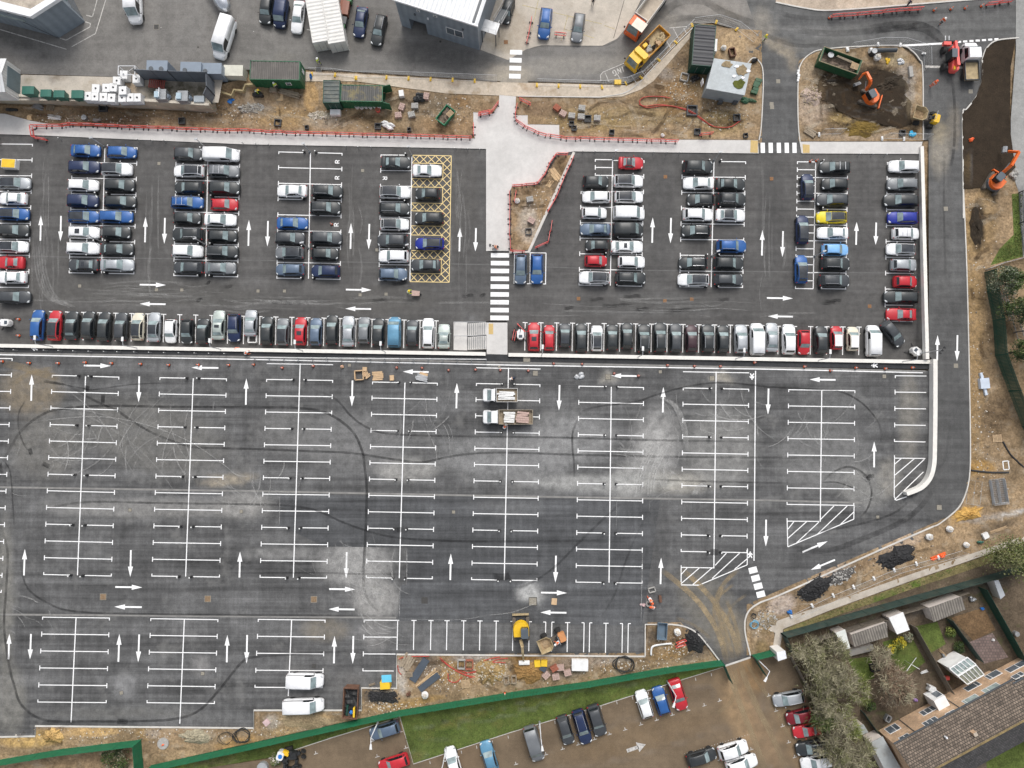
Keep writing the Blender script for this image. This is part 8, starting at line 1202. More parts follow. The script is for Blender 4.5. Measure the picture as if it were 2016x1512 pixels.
for pl, n in (([(1542, 1240), (1640, 1203), (1800, 1145), (2016, 1068), (1800, 1157), (1640, 1214)], 2600), ([(784, 1398), (1308, 1317), (1422, 1301), (1308, 1346), (1183, 1386), (1008, 1438), (814, 1500)], 6000), ([(290, 1510), (700, 1419), (784, 1400), (650, 1451), (529, 1490)], 1500), ([(700, 1412), (1008, 1356), (1300, 1310), (1400, 1296), (1150, 1336)], 900), ([(1993, 384), (2011, 382), (2012, 503), (1954, 518), (1998, 462)], 900)):
 xs, ys = [p[0] for p in pl], [p[1] for p in pl]; X = RNG.uniform(min(xs), max(xs), n * 3); Y = RNG.uniform(min(ys), max(ys), n * 3); k_ = inside(pl, X, Y)
 for x, y in list(zip(X[k_].tolist(), Y[k_].tolist()))[:n]: p = W(x, y, gz(x, y) + .08); a = rd.uniform(0, 6.28); d = Vector((math.cos(a), math.sin(a), 0)) * rd.uniform(.04, .1); mb.face([p - d, p + d, p + Vector((d.y, -d.x, 0)) * rd.uniform(.5, 2) + Vector((0, 0, rd.uniform(.05, .16)))], rd.choice((0, 0, 0, 1)))
struct(mb.build('grass', [pm('grass_blade', (.075, .115, .022), .9, var=.3), pm('grass_blade_dry', (.15, .155, .045), .9, var=.3)]), 'stuff')
# ---- plant machines
M['orng'] = pm('orange_machine_paint', (.70, .13, .018), .45, var=.12, dirt=.2); M['ymach'] = pm('yellow_machine_paint', (.72, .44, .015), .45, var=.1, dirt=.2); M['tanm'] = pm('muddy_tan_steel', (.36, .28, .16), .8, var=.25, sc=2); M['trk'] = pm('muddy_track', (.10, .085, .07), .95, var=.3, sc=3); M['cabroof'] = pm('slate_cab_roof', (.075, .09, .105), .45)
def rbox(mb, c, d, rz=0, ch=.25):
 x, y = d[0] / 2, d[1] / 2; k = min(x, y) * ch * 2; q = [(-x + k, -y), (x - k, -y), (x, -y + k), (x, y - k), (x - k, y), (-x + k, y), (-x, y - k), (-x, -y + k)]; ca, sa = math.cos(rz), math.sin(rz); Q = [(c[0] + a * ca - b * sa, c[1] + a * sa + b * ca) for a, b in q]; T_p = [(c[0] + (a * ca - b * sa) * .93, c[1] + (a * sa + b * ca) * .93) for a, b in q]; return mb.rings([[(a, b, c[2] - d[2] / 2) for a, b in Q], [(a, b, c[2] + d[2] * .32) for a, b in Q], [(a, b, c[2] + d[2] / 2) for a, b in T_p]])
def excavator(label, c, ha, ta, s, boom, stick, bucket, mat, bw=.9, rear=None):
 z = gz(*c); o = W(c[0], c[1], z + 1.2); o.z = z; r = thing('excavator', label, 'excavator', o); ca, sa = math.cos(R(ta)), math.sin(R(ta)); ch, sh = math.cos(R(ha)), math.sin(R(ha)); H_ = lambda x, y, zz: (x * ch * s - y * sh * s, x * sh * s + y * ch * s, zz * s)
 for sd in (-1, 1): mb = MB(); rbox(mb, (-sd * .85 * sa * s, sd * .85 * ca * s, .33 * s), (2.9 * s, .45 * s, .62 * s), R(ta), .3); mb.build('track', M['trk'], r)
 mb = MB(); mb.box((0, 0, .4 * s), (1.6 * s, 1.3 * s, .4 * s), R(ta)); mb.build('undercarriage', M['trk'], r); mb = MB(); mb.box((1.75 * ca * s, 1.75 * sa * s, .3 * s), (.15 * s, 2.1 * s, .45 * s), R(ta)); mb.build('dozer_blade', mat, r)
 mb = MB(); q = [H_(1.05 * math.cos(R(a)) - .15, 1.02 * math.sin(R(a)), 0)[:2] for a in range(80, 281, 20)] + [H_(.75, -.98, 0)[:2], H_(.75, .98, 0)[:2]]; mb.prism(q, .68 * s, 1.45 * s, top=[(x * .94, y * .94) for x, y in q]); mb.build('engine_cover', mat, r)
 if rear: mb = MB(); mb.prism([H_(1.12 * math.cos(R(a)) - .15, 1.09 * math.sin(R(a)), 0)[:2] for a in range(100, 261, 20)], .6 * s, 1.0 * s); mb.build('counterweight', rear, r)
 mb = MB(); p = H_(.1, .42, 1.5); rbox(mb, p, (1.3 * s, .95 * s, 1.5 * s), R(ha), .12); mb.build('cab', M['sideglass'], r); mb = MB(); p = H_(.05, .42, 2.32); rbox(mb, p, (1.25 * s, .95 * s, .14 * s), R(ha), .15); mb.build('cab_roof', M['cabroof'], r)
 B = [W(x, y, z + q) - o for x, y, q in boom]; mb = MB(); [mb.bar(a, b, .34 * s, .42 * s, w1=.3 * s) for a, b in zip(B, B[1:])]; mb.build('boom', mat, r); S = [W(x, y, z + q) - o for x, y, q in stick]; mb = MB(); [mb.bar(a, b, .26 * s, .3 * s, w1=.18 * s) for a, b in zip(S, S[1:])]; mb.build('stick', mat, r)
 mb = MB(); a, b = B[0], B[-1]; mb.tube([a + Vector((0, 0, -.3)), a.lerp(b, .5) + Vector((0, 0, -.1))], .07); mb.build('hydraulic_ram', M['steel'], r)
 p = W(*bucket[:2], z + bucket[2]) - o; mb = MB(); a = R(bucket[3]); u = Vector((math.cos(a), math.sin(a), 0)); v = Vector((-u.y, u.x, 0)); mb.rings([[p + u * (k * bw / 2) + v * x * .42 + Vector((0, 0, y)) for x, y in ((-.6, .3), (0, .35), (.6, .1), (.5, -.25), (-.3, -.3))] for k in (-1, 1)]); mb.build('bucket', M['steel'] if bw < 1.2 else M['bwhite'], r); return r
excavator('orange excavator with raised bent arm inside the dug dark soil island', (1716, 189), 118, -17, 1.0, [(1705, 177, 1.4), (1713, 166, 2.4), (1714, 158, 3.0), (1706, 143, 2.7)], [(1706, 143, 2.7), (1699, 146, 2.2), (1691, 156, 1.4)], (1687, 166, .7, 20), M['orng']); excavator('orange excavator on the east dark soil with arm folded to upper right', (1963, 358), 48, 58, 1.05, [(1973, 341, 1.4), (1991, 326, 2.6), (2006, 299, 3.0)], [(2006, 299, 3.0), (1985, 298, 1.6)], (1977, 295, 1.0, 80), M['orng'], rear=M['cabroof']); excavator('yellow excavator reaching over the kerb into the south dirt', (1026, 1241), -88, 92, 1.12, [(1026, 1262, 1.3), (1028, 1272, 2.6), (1029, 1284, 2.2)], [(1029, 1284, 2.2), (1031, 1300, .7)], (1032, 1304, .3, 2), M['tanm'], 1.5)
o = [q for q in C.objects if q.name.startswith('excavator') and q['label'].startswith('yellow')][0]
for ch in o.children:
 if ch.name.startswith('engine_cover'): ch.data = ch.data.copy(); ch.data.materials[0] = M['ymach']
def dumper(label, c, a, mat, hop):
 z = gz(*c); p = W(c[0], c[1], z + .9); r = thing('dumper_truck', label, 'dumper', (p.x, p.y, z), R(a)); q0 = [(.55, -.5), (1.7, -.6), (1.7, .6), (.55, .5)]; q1 = [(.28, -.55), (.75, -1.02), (2.25, -1.0), (2.25, 1.0), (.75, 1.02), (.28, .55)]; q0 = [(.5, -.4), (.8, -.6), (1.9, -.7), (1.9, .7), (.8, .6), (.5, .4)]; mb = MB(); t = lambda L, k: [(1.25 + (x - 1.25) * k, y * k) for x, y in L]
 mb.rings([[(x, y, .75) for x, y in q0], [(x, y, 1.65) for x, y in q1], [(x, y, 1.65) for x, y in t(q1, .93)], [(x, y, .85) for x, y in t(q0, .9)]], caps=False); mb.face([(x, y, .85) for x, y in t(q0, .9)]); mb.face([(x, y, .75) for x, y in q0[::-1]]); mb.build('hopper', hop, r); mb = MB(); mb.face([(x, y, 1.0) for x, y in t(q0, 1.05)]); mb.build('load_residue', M['soil'], r)
 mb = MB(); mb.box((-.1, 0, .7), (2.6, .8, .4)); mb.build('chassis', M['trk'], r); mb = MB(); rbox(mb, (-1.25, 0, 1.05), (1.0, 1.3, .8), 0, .15); mb.build('engine_cover', mat, r); mb = MB(); mb.box((-.55, 0, 1.1), (.5, .6, .2)); mb.box((-.8, 0, 1.4), (.12, .6, .5)); mb.build('seat', M['blk'], r); mb = MB(); mb.tube([(-.75, -.6, 1.0), (-.75, -.6, 2.3), (-.75, .6, 2.3), (-.75, .6, 1.0)], .045); mb.build('roll_bar', M['steel'], r)
 for x in (1.1, -1.0): [MB().cyl((x, s * .8 - (.4 if s < 0 else 0), .45), .45, .4, 16, ax='y').build('wheel', M['rubber'], r) for s in (-1, 1)]
 return r
dumper('tan and yellow dumper at the right edge of the dug island', (1824, 231), 164, M['ymach'], M['tanm']); dumper('muddy orange dumper parked across the short bays beside the yellow excavator', (1090, 1260), 203, pm('muddy_orange', (.55, .24, .09), .6, dirt=.4), M['tanm'])
p = W(1872, 114, .8); r = thing('telehandler', 'red telehandler with raised forks at the top road junction', 'telehandler', (p.x, p.y, .02), R(88)); mb = MB(); rbox(mb, (-.3, -.35, .95), (3.9, 1.1, .9), 0, .2); mb.build('body', M['red'], r); mb = MB(); mb.bar((-1.8, -.35, 1.9), (2.2, -.3, 1.3), .42, .5, w1=.34); mb.build('boom', M['red'], r); mb = MB(); rbox(mb, (-.1, .42, 1.6), (1.4, .85, 1.5), 0, .12); mb.build('cab', M['sideglass'], r); mb = MB(); mb.box((-.1, .42, 2.38), (1.3, .8, .08)); mb.build('cab_roof', M['cabroof'], r); mb = MB(); mb.box((2.35, .1, .9), (.18, 1.9, .7)); mb.build('carriage', M['blk'], r); mb = MB(); mb.box((2.0, .75, 1.0), (.5, 1.1, .5)); mb.build('fork_head', M['red'], r); [MB().box((2.95, y, .5), (1.2, .12, .06)).build('fork', M['galv'], r) for y in (.1, .65)]; [MB().cyl((x, y, .52), .52, .42, 16, ax='y').build('wheel', M['rubber'], r) for x in (1.25, -1.35) for y in (-1.15, .75)]; mb = MB(); mb.box((-1.9, -.1, 1.45), (.5, .25, .3)); mb.build('beacon_panel', M['ywl'], r)
def truck(label, c, L, Wd, a, cab, cl, wall, floor, hb=.45, H=2.2, crew=False, name='flatbed_truck', fl=1.0, z=None, tall=False):
 z = gz(*c) if z is None else z; p = W(c[0], c[1], z + 1.1); r = thing(name, label, 'truck', (p.x, p.y, z + .01), R(a)); x1, w, xb = L / 2, Wd / 2, L / 2 - cl; mb = MB(); hd = H * (.62 if not tall else .5); n_ = .62 if not tall else .06
 st = [(x1, .72, .5, hd * .78), (x1 - .12, .9, .4, hd * .86), (x1 - n_, .97, .35, hd), (x1 - n_ - .62 * (1 - .5 * tall), .92, .35, H - .05), (xb + .4, .93, .35, H), (xb, .93, .35, H - .06)]
 mb.rings([[(x, -w * k, z0), (x, -w * k, z1 * .62), (x, -w * k * .86, z1), (x, w * k * .86, z1), (x, w * k, z1 * .62), (x, w * k, z0)] for x, k, z0, z1 in st]); mb.build('cab', cab, r)
 mb = MB(); mb.face([(x1 - n_ + .01, -w * .74, hd + .05), (x1 - n_ + .01, w * .74, hd + .05), (x1 - n_ - .55 * (1 - .5 * tall), w * .68, H - .05), (x1 - n_ - .55 * (1 - .5 * tall), -w * .68, H - .05)]); mb.build('windscreen', M['screen'], r)
 for s in (-1, 1): mb = MB(); xa, xc = x1 - n_ - .6, xb + .2; mb.face([(xa + .3, s * (w * .95 + .01), H * .58), (xa, s * (w * .86 + .015), H - .25), (xc, s * (w * .87 + .015), H - .25), (xc, s * (w * .95 + .01), H * .58)]); mb.build('side_window', M['sideglass'], r); mb = MB(); mb.box((x1 - n_ - .1, s * (w + .12), H * .62), (.12, .22, .34)); mb.build('wing_mirror', M['trim'], r); mb = MB(); mb.box((x1 - .06, s * w * .62, hd * .6), (.1, .3, .2)); mb.build('headlight', M['lamp'], r)
 bl = L - cl - .12; bx = -L / 2 + bl / 2; mb = MB(); mb.box((bx, 0, fl - .06), (bl, Wd * .96, .12)); mb.build('bed_floor', floor, r)
 for q, d in (((bx, w * .96, fl + hb / 2), (bl, .06, hb)), ((bx, -w * .96, fl + hb / 2), (bl, .06, hb)), ((-L / 2 + .03, 0, fl + hb / 2), (.06, Wd * .9, hb)), ((-L / 2 + bl - .05, 0, fl + hb * .8), (.08, Wd * .9, hb * 1.6))): mb = MB(); mb.box(q, d); mb.build('side_board', wall, r)
 mb = MB(); mb.box((-.2, 0, .6), (L * .9, .8, .25)); mb.build('chassis', M['trim'], r); [MB().cyl((x, y, .42), .42, .28, 14, ax='y').build('wheel', M['rubber'], r) for x in (x1 - .95, -L / 2 + .9) + ((-L / 2 + 1.95,) if L > 6.9 else ()) for y in (-w + .02, w - .3)]; return r
WP, alu = PAINT['w'], pm('dull_aluminium_boards', (.48, .48, .47), .6, var=.12)
def load(lb, c, d, a, mt, z, n=5, nm='load_stack', kd='planks'): o = item(nm, lb, c, d, a, mt, kd, z); return o
truck('white flatbed truck carrying white boards, upper of two on empty bays', (985, 778), 4.95, 2.0, 180, WP, 1.75, alu, M['oldtim']); load('stack of white boards on the upper flatbed truck', (997, 779), (2.6, 1.2, .35), -1, 'bwhite', LOW + 1.05)
truck('white flatbed truck carrying bagged bricks, lower of two on empty bays', (1000, 821), 7.1, 2.1, 180, WP, 2.1, pm('tan_side_boards', (.36, .31, .24), .7, dirt=.2), M['oldtim'], .5); load('white wrapped blocks on the lower flatbed truck', (1003, 821.5), (1.7, 1.55, .6), -2, 'bag', LOW + 1.05, kd='planks'); load('pinkish wrapped bricks at the tail of the lower flatbed truck', (1029, 821.5), (1.9, 1.6, .6), -2, 'blocks', LOW + 1.05)
truck('white crew cab tipper with dusty bed on the ring road corner', (1912, 121), 5.7, 2.15, 91, WP, 2.75, M['cladd'], M['tanm'], .3, name='tipper_truck', z=0); truck('bright yellow grab truck loaded with rubbish in the loading bay', (1274, 97), 7.4, 2.35, 226, M['ymach'], 2.0, pm('amber_side_boards', (.66, .32, .03), .55, dirt=.2), M['tanm'], .7, 2.6, name='tipper_truck', tall=True, z=.1)
p = W(1263, 104, 2.9); r = thing('crane_pack', 'yellow domed pack behind the yellow truck cab', 'machine', (p.x, p.y, 1.75), R(226)); mb = MB(); rbox(mb, (0, 0, .6), (1.0, 2.3, 1.3), 0, .2); mb.build('housing', M['ymach'], r); mb = MB(); mb.box((.62, 0, .1), (.3, 2.1, .5)); mb.build('pipe_rack', M['rusty'], r)
for lb, c, d, mt, kd in (('black sack in the yellow truck bed', (1286, 94), (.9, .8, .6), 'blk', 'heap'), ('brown earth heap at the tail of the yellow truck bed', (1302, 78), (1.6, 1.5, .6), 'tanm', 'heap'), ('grey tarpaulin spread in the yellow truck bed', (1279, 96), (1.6, 1.0, .3), 'greyb', 'heap'), ('brown pot in the yellow truck bed', (1275, 85), (.6, .6, .5), 'rusty', 'heap'), ('pale yellow block in the yellow truck bed', (1269, 92), (.7, .5, .5), 'ywl', 'box'), ('cardboard scraps in the yellow truck bed', (1296, 84), (1.0, .9, .4), 'card', 'planks')): item('load', lb, c, d, 40, mt, kd, 1.2, 'load')
truck('white bodied tipper truck with orange cab leaving the top yard', (1273, 26), 8.4, 2.4, 234, PAINT['o'], 2.0, pm('dusty_white_body', (.62, .60, .56), .55, dirt=.2), pm('dusty_bed', (.42, .36, .29), .85, var=.2), 1.3, 2.9, name='tipper_truck', tall=True, z=0); mb = MB(); mb.box((0, 0, 0), (1.5, 1.9, .06)); o = mb.build('roof_deflector', pm('cream_cab_roof', (.62, .57, .48), .5)); p = W(1259, 49, 2.98); o.location = p; o.rotation_euler = (0, 0, R(234)); tag(o, 'dusty cream roof shield lying over the orange truck cab', 'shield')
p = W(441, 6, 1.6); r = thing('tank_trailer', 'shiny rounded silver tank trailer cut by the top edge', 'trailer', (p.x, p.y, z_nw(441, 6)), R(-62)); mb = MB(); mb.rings([[(x, 1.15 * k * math.cos(a), 1.5 + 1.1 * k * math.sin(a)) for a in [i * 6.283 / 14 for i in range(14)]] for x, k in ((-4, .9), (-1, 1), (1.2, .98), (2.1, .8), (2.6, .45), (2.75, .1))]); mb.build('tank', pm('polished_silver', (.55, .57, .6), .25, .8), r, True); [MB().cyl((.2, y, .4), .4, .25, 14, ax='y').build('wheel', M['rubber'], r) for y in (-1, .8)]
def tower(label, c, a, h):
 r = thing('camera_tower', label, 'camera tower', W(*c, .012), R(a)); mb = MB(); rbox(mb, (0, 0, .75), (1.5, 1.05, .9), 0, .3); mb.build('body', M['bwhite'], r); mb = MB(); mb.tube([(.5, 0, .8), (.5, 0, h)], .07); mb.build('mast', M['galv'], r); mb = MB(); mb.tube([(.5, -.5, h), (.5, .5, h)], .04); [mb.box((.6, y, h), (.3, .16, .16)) for y in (-.5, 0, .5)]; mb.build('camera_head', M['blk'], r); [MB().bar((x * .4, y * .4, .3), (x, y, .05), .09, .09).build('outrigger', M['blk'], r) for x, y in ((1.1, .9), (1.1, -.9), (-1, .9), (-1, -.9))]; mb = MB(); mb.box((-.3, 0, 1.22), (.4, .5, .05)); mb.build('control_panel', M['navy'], r); [MB().cyl((0, y, .28), .28, .15, 12, ax='y').build('wheel', M['rubber'], r) for y in (-.62, .47)]; return r
tower('white camera trailer with long thin mast in the lower right corner', (1797, 693), -40, 6.2); tower('white camera trailer between red folded barriers beside the steps', (1024.5, 660), 92, 3.2); tower('white camera trailer guarded by cones at the left photo edge', (19, 637), 180, 6)
barriers([(1008, 671), (1013, 650)], 'red folded barrier leaning beside the camera trailer at the steps', 'barriers beside the steps'); barriers([(1012, 672), (1016, 653)], 'red folded barrier leaning beside the camera trailer at the steps', 'barriers beside the steps'); barriers([(1018, 638), (1034, 655)], 'red folded barrier leaning beside the camera trailer at the steps', 'barriers beside the steps')
item('paint_trolley', 'white trolley with yellow top in an empty upper left bay', (25, 326), (2.1, 1.35, .9), -3, 'bwhite', 'box', None, 'trolley', 'ywl')
r = thing('road_sweeper', 'black framed machine with yellow and white tank at the bottom edge', 'machine', W(575, 1492, LOW + .01), R(-20)); mb = MB(); [mb.box((random.uniform(-.9, 1.1), random.uniform(-1.5, 1.5), random.uniform(.4, 1.0)), (random.uniform(.4, 1.2), random.uniform(.2, .6), random.uniform(.3, .7)), random.uniform(0, 3)) for _ in range(16)]; mb.build('frame', M['blk'], r); mb = MB(); rbox(mb, (-1.5, .3, .8), (1.0, 1.2, 1.0), 0, .2); mb.build('white_tank', M['bwhite'], r); mb = MB(); mb.cyl((-1.45, .3, 1.3), .3, .05, 14); mb.build('filler_cap', M['blue'], r); mb = MB(); mb.box((-.9, .9, 1.0), (.9, .6, .4)); mb.build('yellow_hood', M['ymach'], r); [MB().cyl((x, y, .35), .35, .25, 12, ax='y').build('wheel', M['rubber'], r) for x, y in ((1.2, 1.5), (1.5, .8), (1.4, -.6))]
r = thing('steps', 'white concrete steps in two flights beside the white landing and zebra', 'steps', W(920, 690, 0)); o = W(920, 690, 0)
for f, (y0, y1) in enumerate(((636, 660), (662.5, 688))):
 mb = MB(); a, b = W(920.5, y0, .8), W(920.5, y1, .8)
 for k in range(10): x0, x1 = W(921 + k * 3.65, y0, .2 + k * .13).x - o.x, W(921 + (k + 1) * 3.65, y0, .2 + k * .13).x - o.x; mb.box(((x0 + x1) / 2, (a.y + b.y) / 2 - o.y, (.26 + k * .135) / 2), (x1 - x0 - .012, abs(a.y - b.y), .26 + k * .135)); mb.box((x0 + .02, (a.y + b.y) / 2 - o.y, .26 + k * .135 + .012), (.06, abs(a.y - b.y) - .1, .024), mi=1)
 mb.build('flight', [M['conc'], M['cladd']], r)
for y in (634, 661.2): mb = MB(); a, b = W(894, y, 1) - o, W(957, y, 2.4) - o; mb.tube([a, W(920, y, 1.1) - o, b], .045); [mb.tube([a.lerp(b, k / 5), a.lerp(b, k / 5) - Vector((0, 0, .95))], .03, 5) for k in range(6)]; mb.build('handrail', M['galv'], r)
tac = pm('sandy_tactile', (.50, .36, .15), .85, var=.12, sc=4)
for q, zz in (([(962, 637), (971, 637), (971, 658), (962, 658)], 1.53), ([(1478, 276), (1492, 277), (1492, 301), (1477, 300)], .13), ([(1580, 284), (1594, 285), (1594, 301), (1581, 301)], .13)): mb = MB(); mb.prism([W(*p, zz)[:2] for p in q][::-1], zz - .02, zz + .012); struct(mb.build('tactile_paving', tac))
p = W(1781, 1300, LOW); r = thing('rotary_dryer', 'white three armed rotary clothes dryer on the small lawn', 'clothes dryer', p); MB().tube([(0, 0, 0), (0, 0, 1.7)], .03).build('pole', M['galv'], r); [MB().bar((0, 0, 1.6), (1.15 * math.cos(R(a)), 1.15 * math.sin(R(a)), 1.85), .06, .06).build('arm', M['bwhite'], r) for a in (60, 225, 330)]
for lb, c, d, a, mt, kd in (('white garden table with chairs near the terrace', (1830, 1353), (1.1, .8, .7), -20, 'bwhite', 'planks'), ('dark trampoline-like tub in the garden under the bare trees', (1720, 1312), (1.2, 1.0, .5), 10, 'blk', 'frame'), ('grey boat-shaped tool pile in the middle garden', (1857, 1292), (1.2, .5, .4), -50, 'steel', 'heap'), ('pale planks leaning in the middle garden', (1856, 1286), (1.6, .3, .2), -42, 'timber', 'planks'), ('small red trolley in the patio corner', (1862, 1333), (.5, .5, .5), 0, 'red', 'box'), ('green pot against the brick terrace wall', (1836, 1370), (.4, .4, .4), 0, 'gbin', 'cyl'), ('round table in the far right garden', (1997, 1246), (.7, .7, .6), 0, 'steel', 'cyl'), ('white ball on the reddish patio', (1953, 1259), (.4, .4, .4), 0, 'bwhite', 'heap'), ('grey tubs by the top of the green garden fence', (1912, 1178), (.9, .8, .6), 0, 'steel', 'heap'), ('blue bags by the top of the green garden fence', (1932, 1198), (.7, .5, .4), -30, 'blue', 'heap'), ('purple cloth beside the white porch', (1801, 1378), (.6, .6, .4), 0, 'purple', 'heap'), ('white pots beside the patio edge', (1818, 1322), (1.0, .3, .25), 20, 'bwhite', 'planks'), ('grey chair on the garden path by the terrace', (1745, 1412), (.6, .8, .6), -30, 'steel', 'frame')): item('garden_' + mt if mt in ('steel',) else 'garden_item', lb, c, d, a, mt, kd, None, 'garden item')
# ---- people
def figure(pose):
 """one continuous skinned body; poses: stand, stride, bend, push. Returns a mesh with slots skin, top, trousers"""
 import bmesh
 bm = bmesh.new(); sl = bm.verts.layers.skin.verify(); V = {}
 def v(n, p, r, par=None):
  x = bm.verts.new(p); x[sl].radius = (r, r); V[n] = x
  if par: bm.edges.new((V[par], x))
 ln = {'stand': 0, 'stride': .06, 'bend': .5, 'push': .2}[pose]; hz = .93 if pose != 'bend' else .55; f = .0
 v('pelvis', (0, 0, hz), .13); V['pelvis'][sl].use_root = True
 v('waist', (ln * .3, 0, hz + .2), .125, 'pelvis'); v('chest', (ln * .8, 0, hz + .40 - ln * .12), .15, 'waist'); v('neck', (ln * 1.1, 0, hz + .57 - ln * .2), .055, 'chest'); v('chin', (ln * 1.15 + .02, 0, hz + .66 - ln * .22), .075, 'neck'); v('head', (ln * 1.2, 0, hz + .78 - ln * .22), .095, 'chin'); v('nose', (ln * 1.2 + .10, 0, hz + .72 - ln * .22), .018, 'head')
 for s, t in ((1, 'l'), (-1, 'r')):
  st = {'stand': .03, 'stride': .26 * s, 'bend': .2 * s, 'push': .22 * s}[pose]
  v('hip' + t, (0, s * .10, hz - .04), .10, 'pelvis'); v('knee' + t, (st * .6 + (.22 if pose == 'bend' else .03), s * .11, hz * .52), .065, 'hip' + t); v('ankle' + t, (st - (.1 if pose == 'bend' else 0), s * .11, .09), .045, 'knee' + t); v('toe' + t, (st + .15 - (.1 if pose == 'bend' else 0), s * .12, .045), .04, 'ankle' + t)
  cx, cz = ln * .8, hz + .46 - ln * .12; fw = {'stand': .02, 'stride': -.2 * s, 'bend': .25, 'push': .38}[pose]; dz = .3 if pose != 'push' else .22
  v('sh' + t, (cx, s * .20, cz), .065, 'chest'); v('el' + t, (cx + fw * .4 - .02, s * .25, cz - dz), .045, 'sh' + t); v('wr' + t, (cx + fw, s * .24, cz - dz - (.24 if pose != 'push' else .08)), .032, 'el' + t); v('pm' + t, (cx + fw + .03, s * .235, cz - dz - (.32 if pose != 'push' else .12)), .034, 'wr' + t)
  px, pz = cx + fw + .03, cz - dz - (.32 if pose != 'push' else .12)
  for k, (dy, l) in enumerate(((-.033, .065), (-.011, .078), (.011, .072), (.033, .055))): v('f%d' % k + t, (px + .025, s * .235 + dy, pz - l * .6), .0095, 'pm' + t); v('g%d' % k + t, (px + .015 - .01 * k, s * .235 + dy * 1.1, pz - l * 1.15), .0085, 'f%d' % k + t)
  v('th' + t, (px + .06, s * .20, pz + .0), .0105, 'pm' + t); v('ti' + t, (px + .08, s * .19, pz - .035), .009, 'th' + t)
 me = bpy.data.meshes.new('body'); bm.to_mesh(me); bm.free(); o = bpy.data.objects.new('body', me); C.objects.link(o); o.modifiers.new('s', 'SKIN'); m = o.modifiers.new('d', 'SUBSURF'); m.levels = m.render_levels = 1
 dg = bpy.context.evaluated_depsgraph_get(); out = bpy.data.meshes.new_from_object(o.evaluated_get(dg)); bpy.data.objects.remove(o)
 out.materials.clear(); [out.materials.append(q) for q in (PSK, PTOP['orange'], PTR['dark'])]; top = hz + .50 - ln * .2
 for q in out.polygons: c = q.center; q.material_index = 2 if c.z < hz + .04 and abs(c.y) < .21 and not (pose != 'stand' and c.x > .24 and c.z > .3) else (1 if c.z < top + .03 and not (abs(c.y) > .17 and c.z < hz + .46 - ln * .12 - (.5 if pose != 'push' else .28)) else 0); q.use_smooth = True
 return out, (ln * 1.2, hz + .80 - ln * .22, ln, hz)
PSK = pm('skin', (.50, .32, .23), .6); PTOP = {k: pm('jacket_' + k, c, .8) for k, c in dict(orange=(.85, .14, .03), lime=(.62, .78, .06), black=(.02, .022, .025), navy=(.02, .03, .06)).items()}; PTR = {k: pm('trousers_' + k, c, .85) for k, c in dict(dark=(.03, .033, .04), orange=(.75, .12, .03)).items()}
FIG = {}
def person(label, c, a, pose, top, tr='dark', hat='bwhite', z=0):
 if pose not in FIG: FIG[pose] = figure(pose)
 me, (hx, hz, ln, pz) = FIG[pose]; r = thing('person', label, 'person', W(*c, gz(*c) + .02 + z), R(a)); b = bpy.data.objects.new('body', me); C.objects.link(b); b.parent = r
 for i, mt in ((1, PTOP[top]), (2, PTR[tr])): b.material_slots[i].link = 'OBJECT'; b.material_slots[i].material = mt
 mb = MB(); mb.blob((hx - .005, 0, hz), (.135, .115, .12), 12, 5, 0, half=True)
 if hat not in ('hair',): mb.cyl((hx + .03, 0, hz - .005), .165, .02, 14)
 mb.build('hard_hat' if hat != 'hair' else 'hair', M[hat] if hat != 'hair' else M['blk'], r)
 if top in ('orange', 'lime'): mb = MB(); mb.rings([[(ln * k * 1.0 + .172 * math.cos(q), .235 * math.sin(q), pz + zz) for q in [i * 6.283 / 14 for i in range(14)]] for k, zz in ((.15, .08), (.45, .22), (.62, .25))], caps=False); mb.build('vest_band', M['bwhite'], r)
 return r
for q in (('person in orange hi-vis and dark trousers walking on the top road', (1849, 48), 215, 'stride', 'orange'), ('person in orange hi-vis standing on the ring road by the island', (1832, 170), 200, 'stand', 'orange', 'orange', 'orange'), ('person in bright yellow hi-vis at the top road corner', (1503, 81), 200, 'stride', 'lime', 'dark', 'ywl'), ('person in dark clothes beside the red barriers on the top road', (1783, 13), 30, 'stride', 'navy', 'dark', 'hair'), ('person in black at the top edge of the beige apron', (1166.5, 9), -90, 'stand', 'black', 'dark', 'hair'), ('person in yellow vest and dark trousers walking in the yard by the green cabin', (629, 126), -40, 'stride', 'lime', 'dark', 'bwhite'), ('person in white hat and yellow vest on the green cabin platform', (546, 174), -60, 'stand', 'lime', 'dark', 'bwhite', .5), ('person in yellow cap bending left of the green cabin', (506, 182), -20, 'bend', 'lime', 'dark', 'ywl'), ('person in yellow vest pushing a wheelbarrow across the upper car park', (805, 577), 0, 'push', 'lime', 'dark', 'ywl'), ('person in orange crouching beside the lower flatbed truck', (992, 843), 60, 'bend', 'orange', 'dark', 'bwhite'), ('person bending over a grey box above the upper flatbed truck', (1013, 744), 200, 'bend', 'navy', 'dark', 'bwhite'), ('person in orange kneeling beside the grey mixing tray, upper of two', (1277, 1176), -60, 'bend', 'orange', 'orange', 'orange'), ('person in orange kneeling below the grey frame, lower of two', (1286, 1195), 150, 'bend', 'orange', 'orange', 'orange'), ('person in orange leaning at the white wall with long rails', (469, 689), 0, 'push', 'orange', 'orange', 'orange'), ('person in white and orange sitting on the walkway below the rails', (485, 697), 20, 'bend', 'orange', 'dark', 'bwhite'), ('person in orange driving the muddy dumper', (1100, 1261), 200, 'bend', 'orange', 'orange', 'bwhite', .9), ('person in red kneeling at the tactile pad by the zebra', (972, 489), 0, 'bend', 'orange', 'dark', 'hair'), ('person in dark clothes kneeling on the tactile pad by the zebra', (979, 488), 180, 'bend', 'black', 'dark', 'hair')): person(*q)
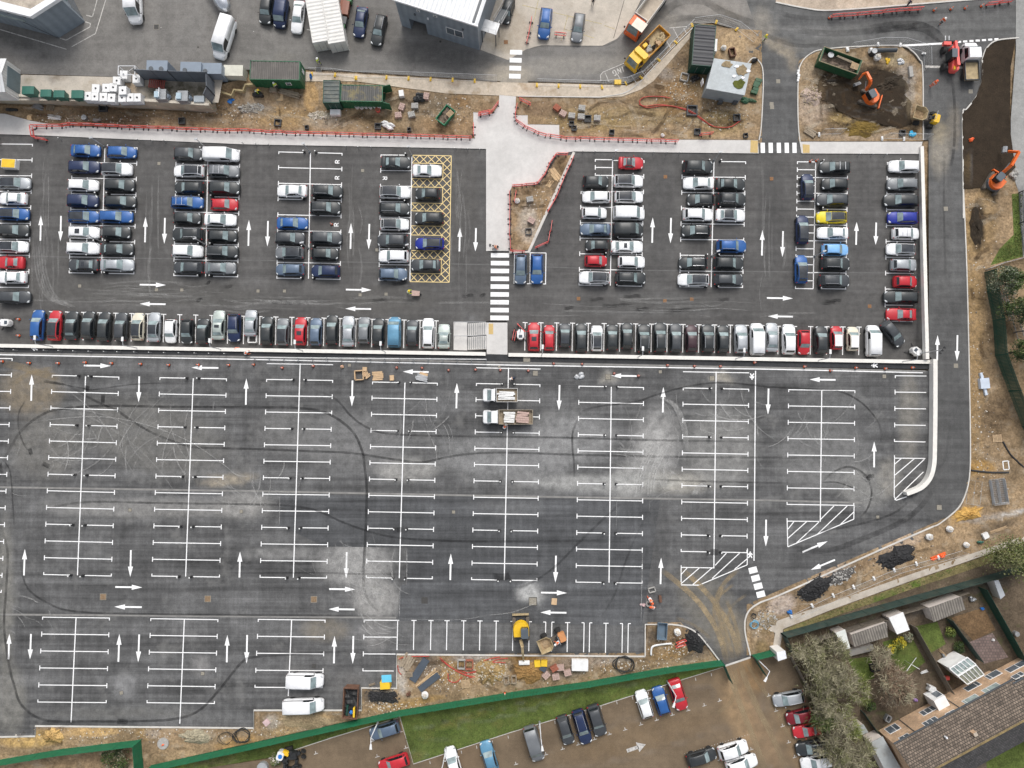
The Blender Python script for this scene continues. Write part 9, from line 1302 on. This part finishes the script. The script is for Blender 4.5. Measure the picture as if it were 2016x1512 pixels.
r = thing('wheelbarrow', 'wheelbarrow with pinkish load pushed by the person in yellow', 'wheelbarrow', W(820, 579, .02), R(-4)); mb = MB(); mb.rings([[(x, y, z_) for x, y in ((-.45, -.3), (.35, -.28), (.35, .28), (-.45, .3))] for z_ in (.35,)] + [[(-.6, -.4, .68), (.55, -.36, .68), (.55, .36, .68), (-.6, .4, .68)]]); mb.build('tray', M['blocks'], r); MB().cyl((.55, -.05, .2), .2, .1, 12, ax='y').build('wheel', M['rubber'], r); [MB().tube([(.4, y * .5, .3), (-1.05, y, .72)], .02).build('handle', M['steel'], r) for y in (-.28, .28)]
# ---- camera, light, world
cd = bpy.data.cameras.new('drone_camera'); cam = bpy.data.objects.new('drone_camera', cd); C.objects.link(cam); cam.location = (0, 0, CH); cam.rotation_euler = (TILT, 0, 0)
cd.sensor_width = 36.0; cd.lens = 36.0 * F / 2016; cd.clip_start = 1; cd.clip_end = 5000
sc = bpy.context.scene; sc.camera = cam
EL, AZ = 50.0, 8.0           # sun height, and its bearing east of the top of the picture
sl = bpy.data.lights.new('sun', 'SUN'); so = bpy.data.objects.new('sun', sl); C.objects.link(so); sl.energy = 1.45; sl.angle = R(24); sl.color = (1, .965, .92)
d = Vector((math.sin(R(AZ)) * math.cos(R(EL)), math.cos(R(AZ)) * math.cos(R(EL)), math.sin(R(EL)))); so.rotation_euler = d.to_track_quat('Z', 'Y').to_euler(); so.location = d * 200
w = bpy.data.worlds.new('World'); sc.world = w; w.use_nodes = True; n = w.node_tree.nodes; l = w.node_tree.links
sk = n.new('ShaderNodeTexSky'); sk.sky_type = 'NISHITA'; sk.sun_disc = False; sk.sun_elevation = R(EL); sk.sun_rotation = R(AZ); sk.air_density = 1.0; sk.dust_density = 4.0; sk.ozone_density = 1.0
hs = n.new('ShaderNodeHueSaturation'); hs.inputs['Saturation'].default_value = .30; l.new(sk.outputs[0], hs.inputs['Color']); l.new(hs.outputs[0], n['Background'].inputs['Color']); n['Background'].inputs['Strength'].default_value = .20
sc.view_settings.view_transform = 'Standard'; sc.view_settings.look = 'None'; sc.view_settings.exposure = 0; sc.view_settings.gamma = 1
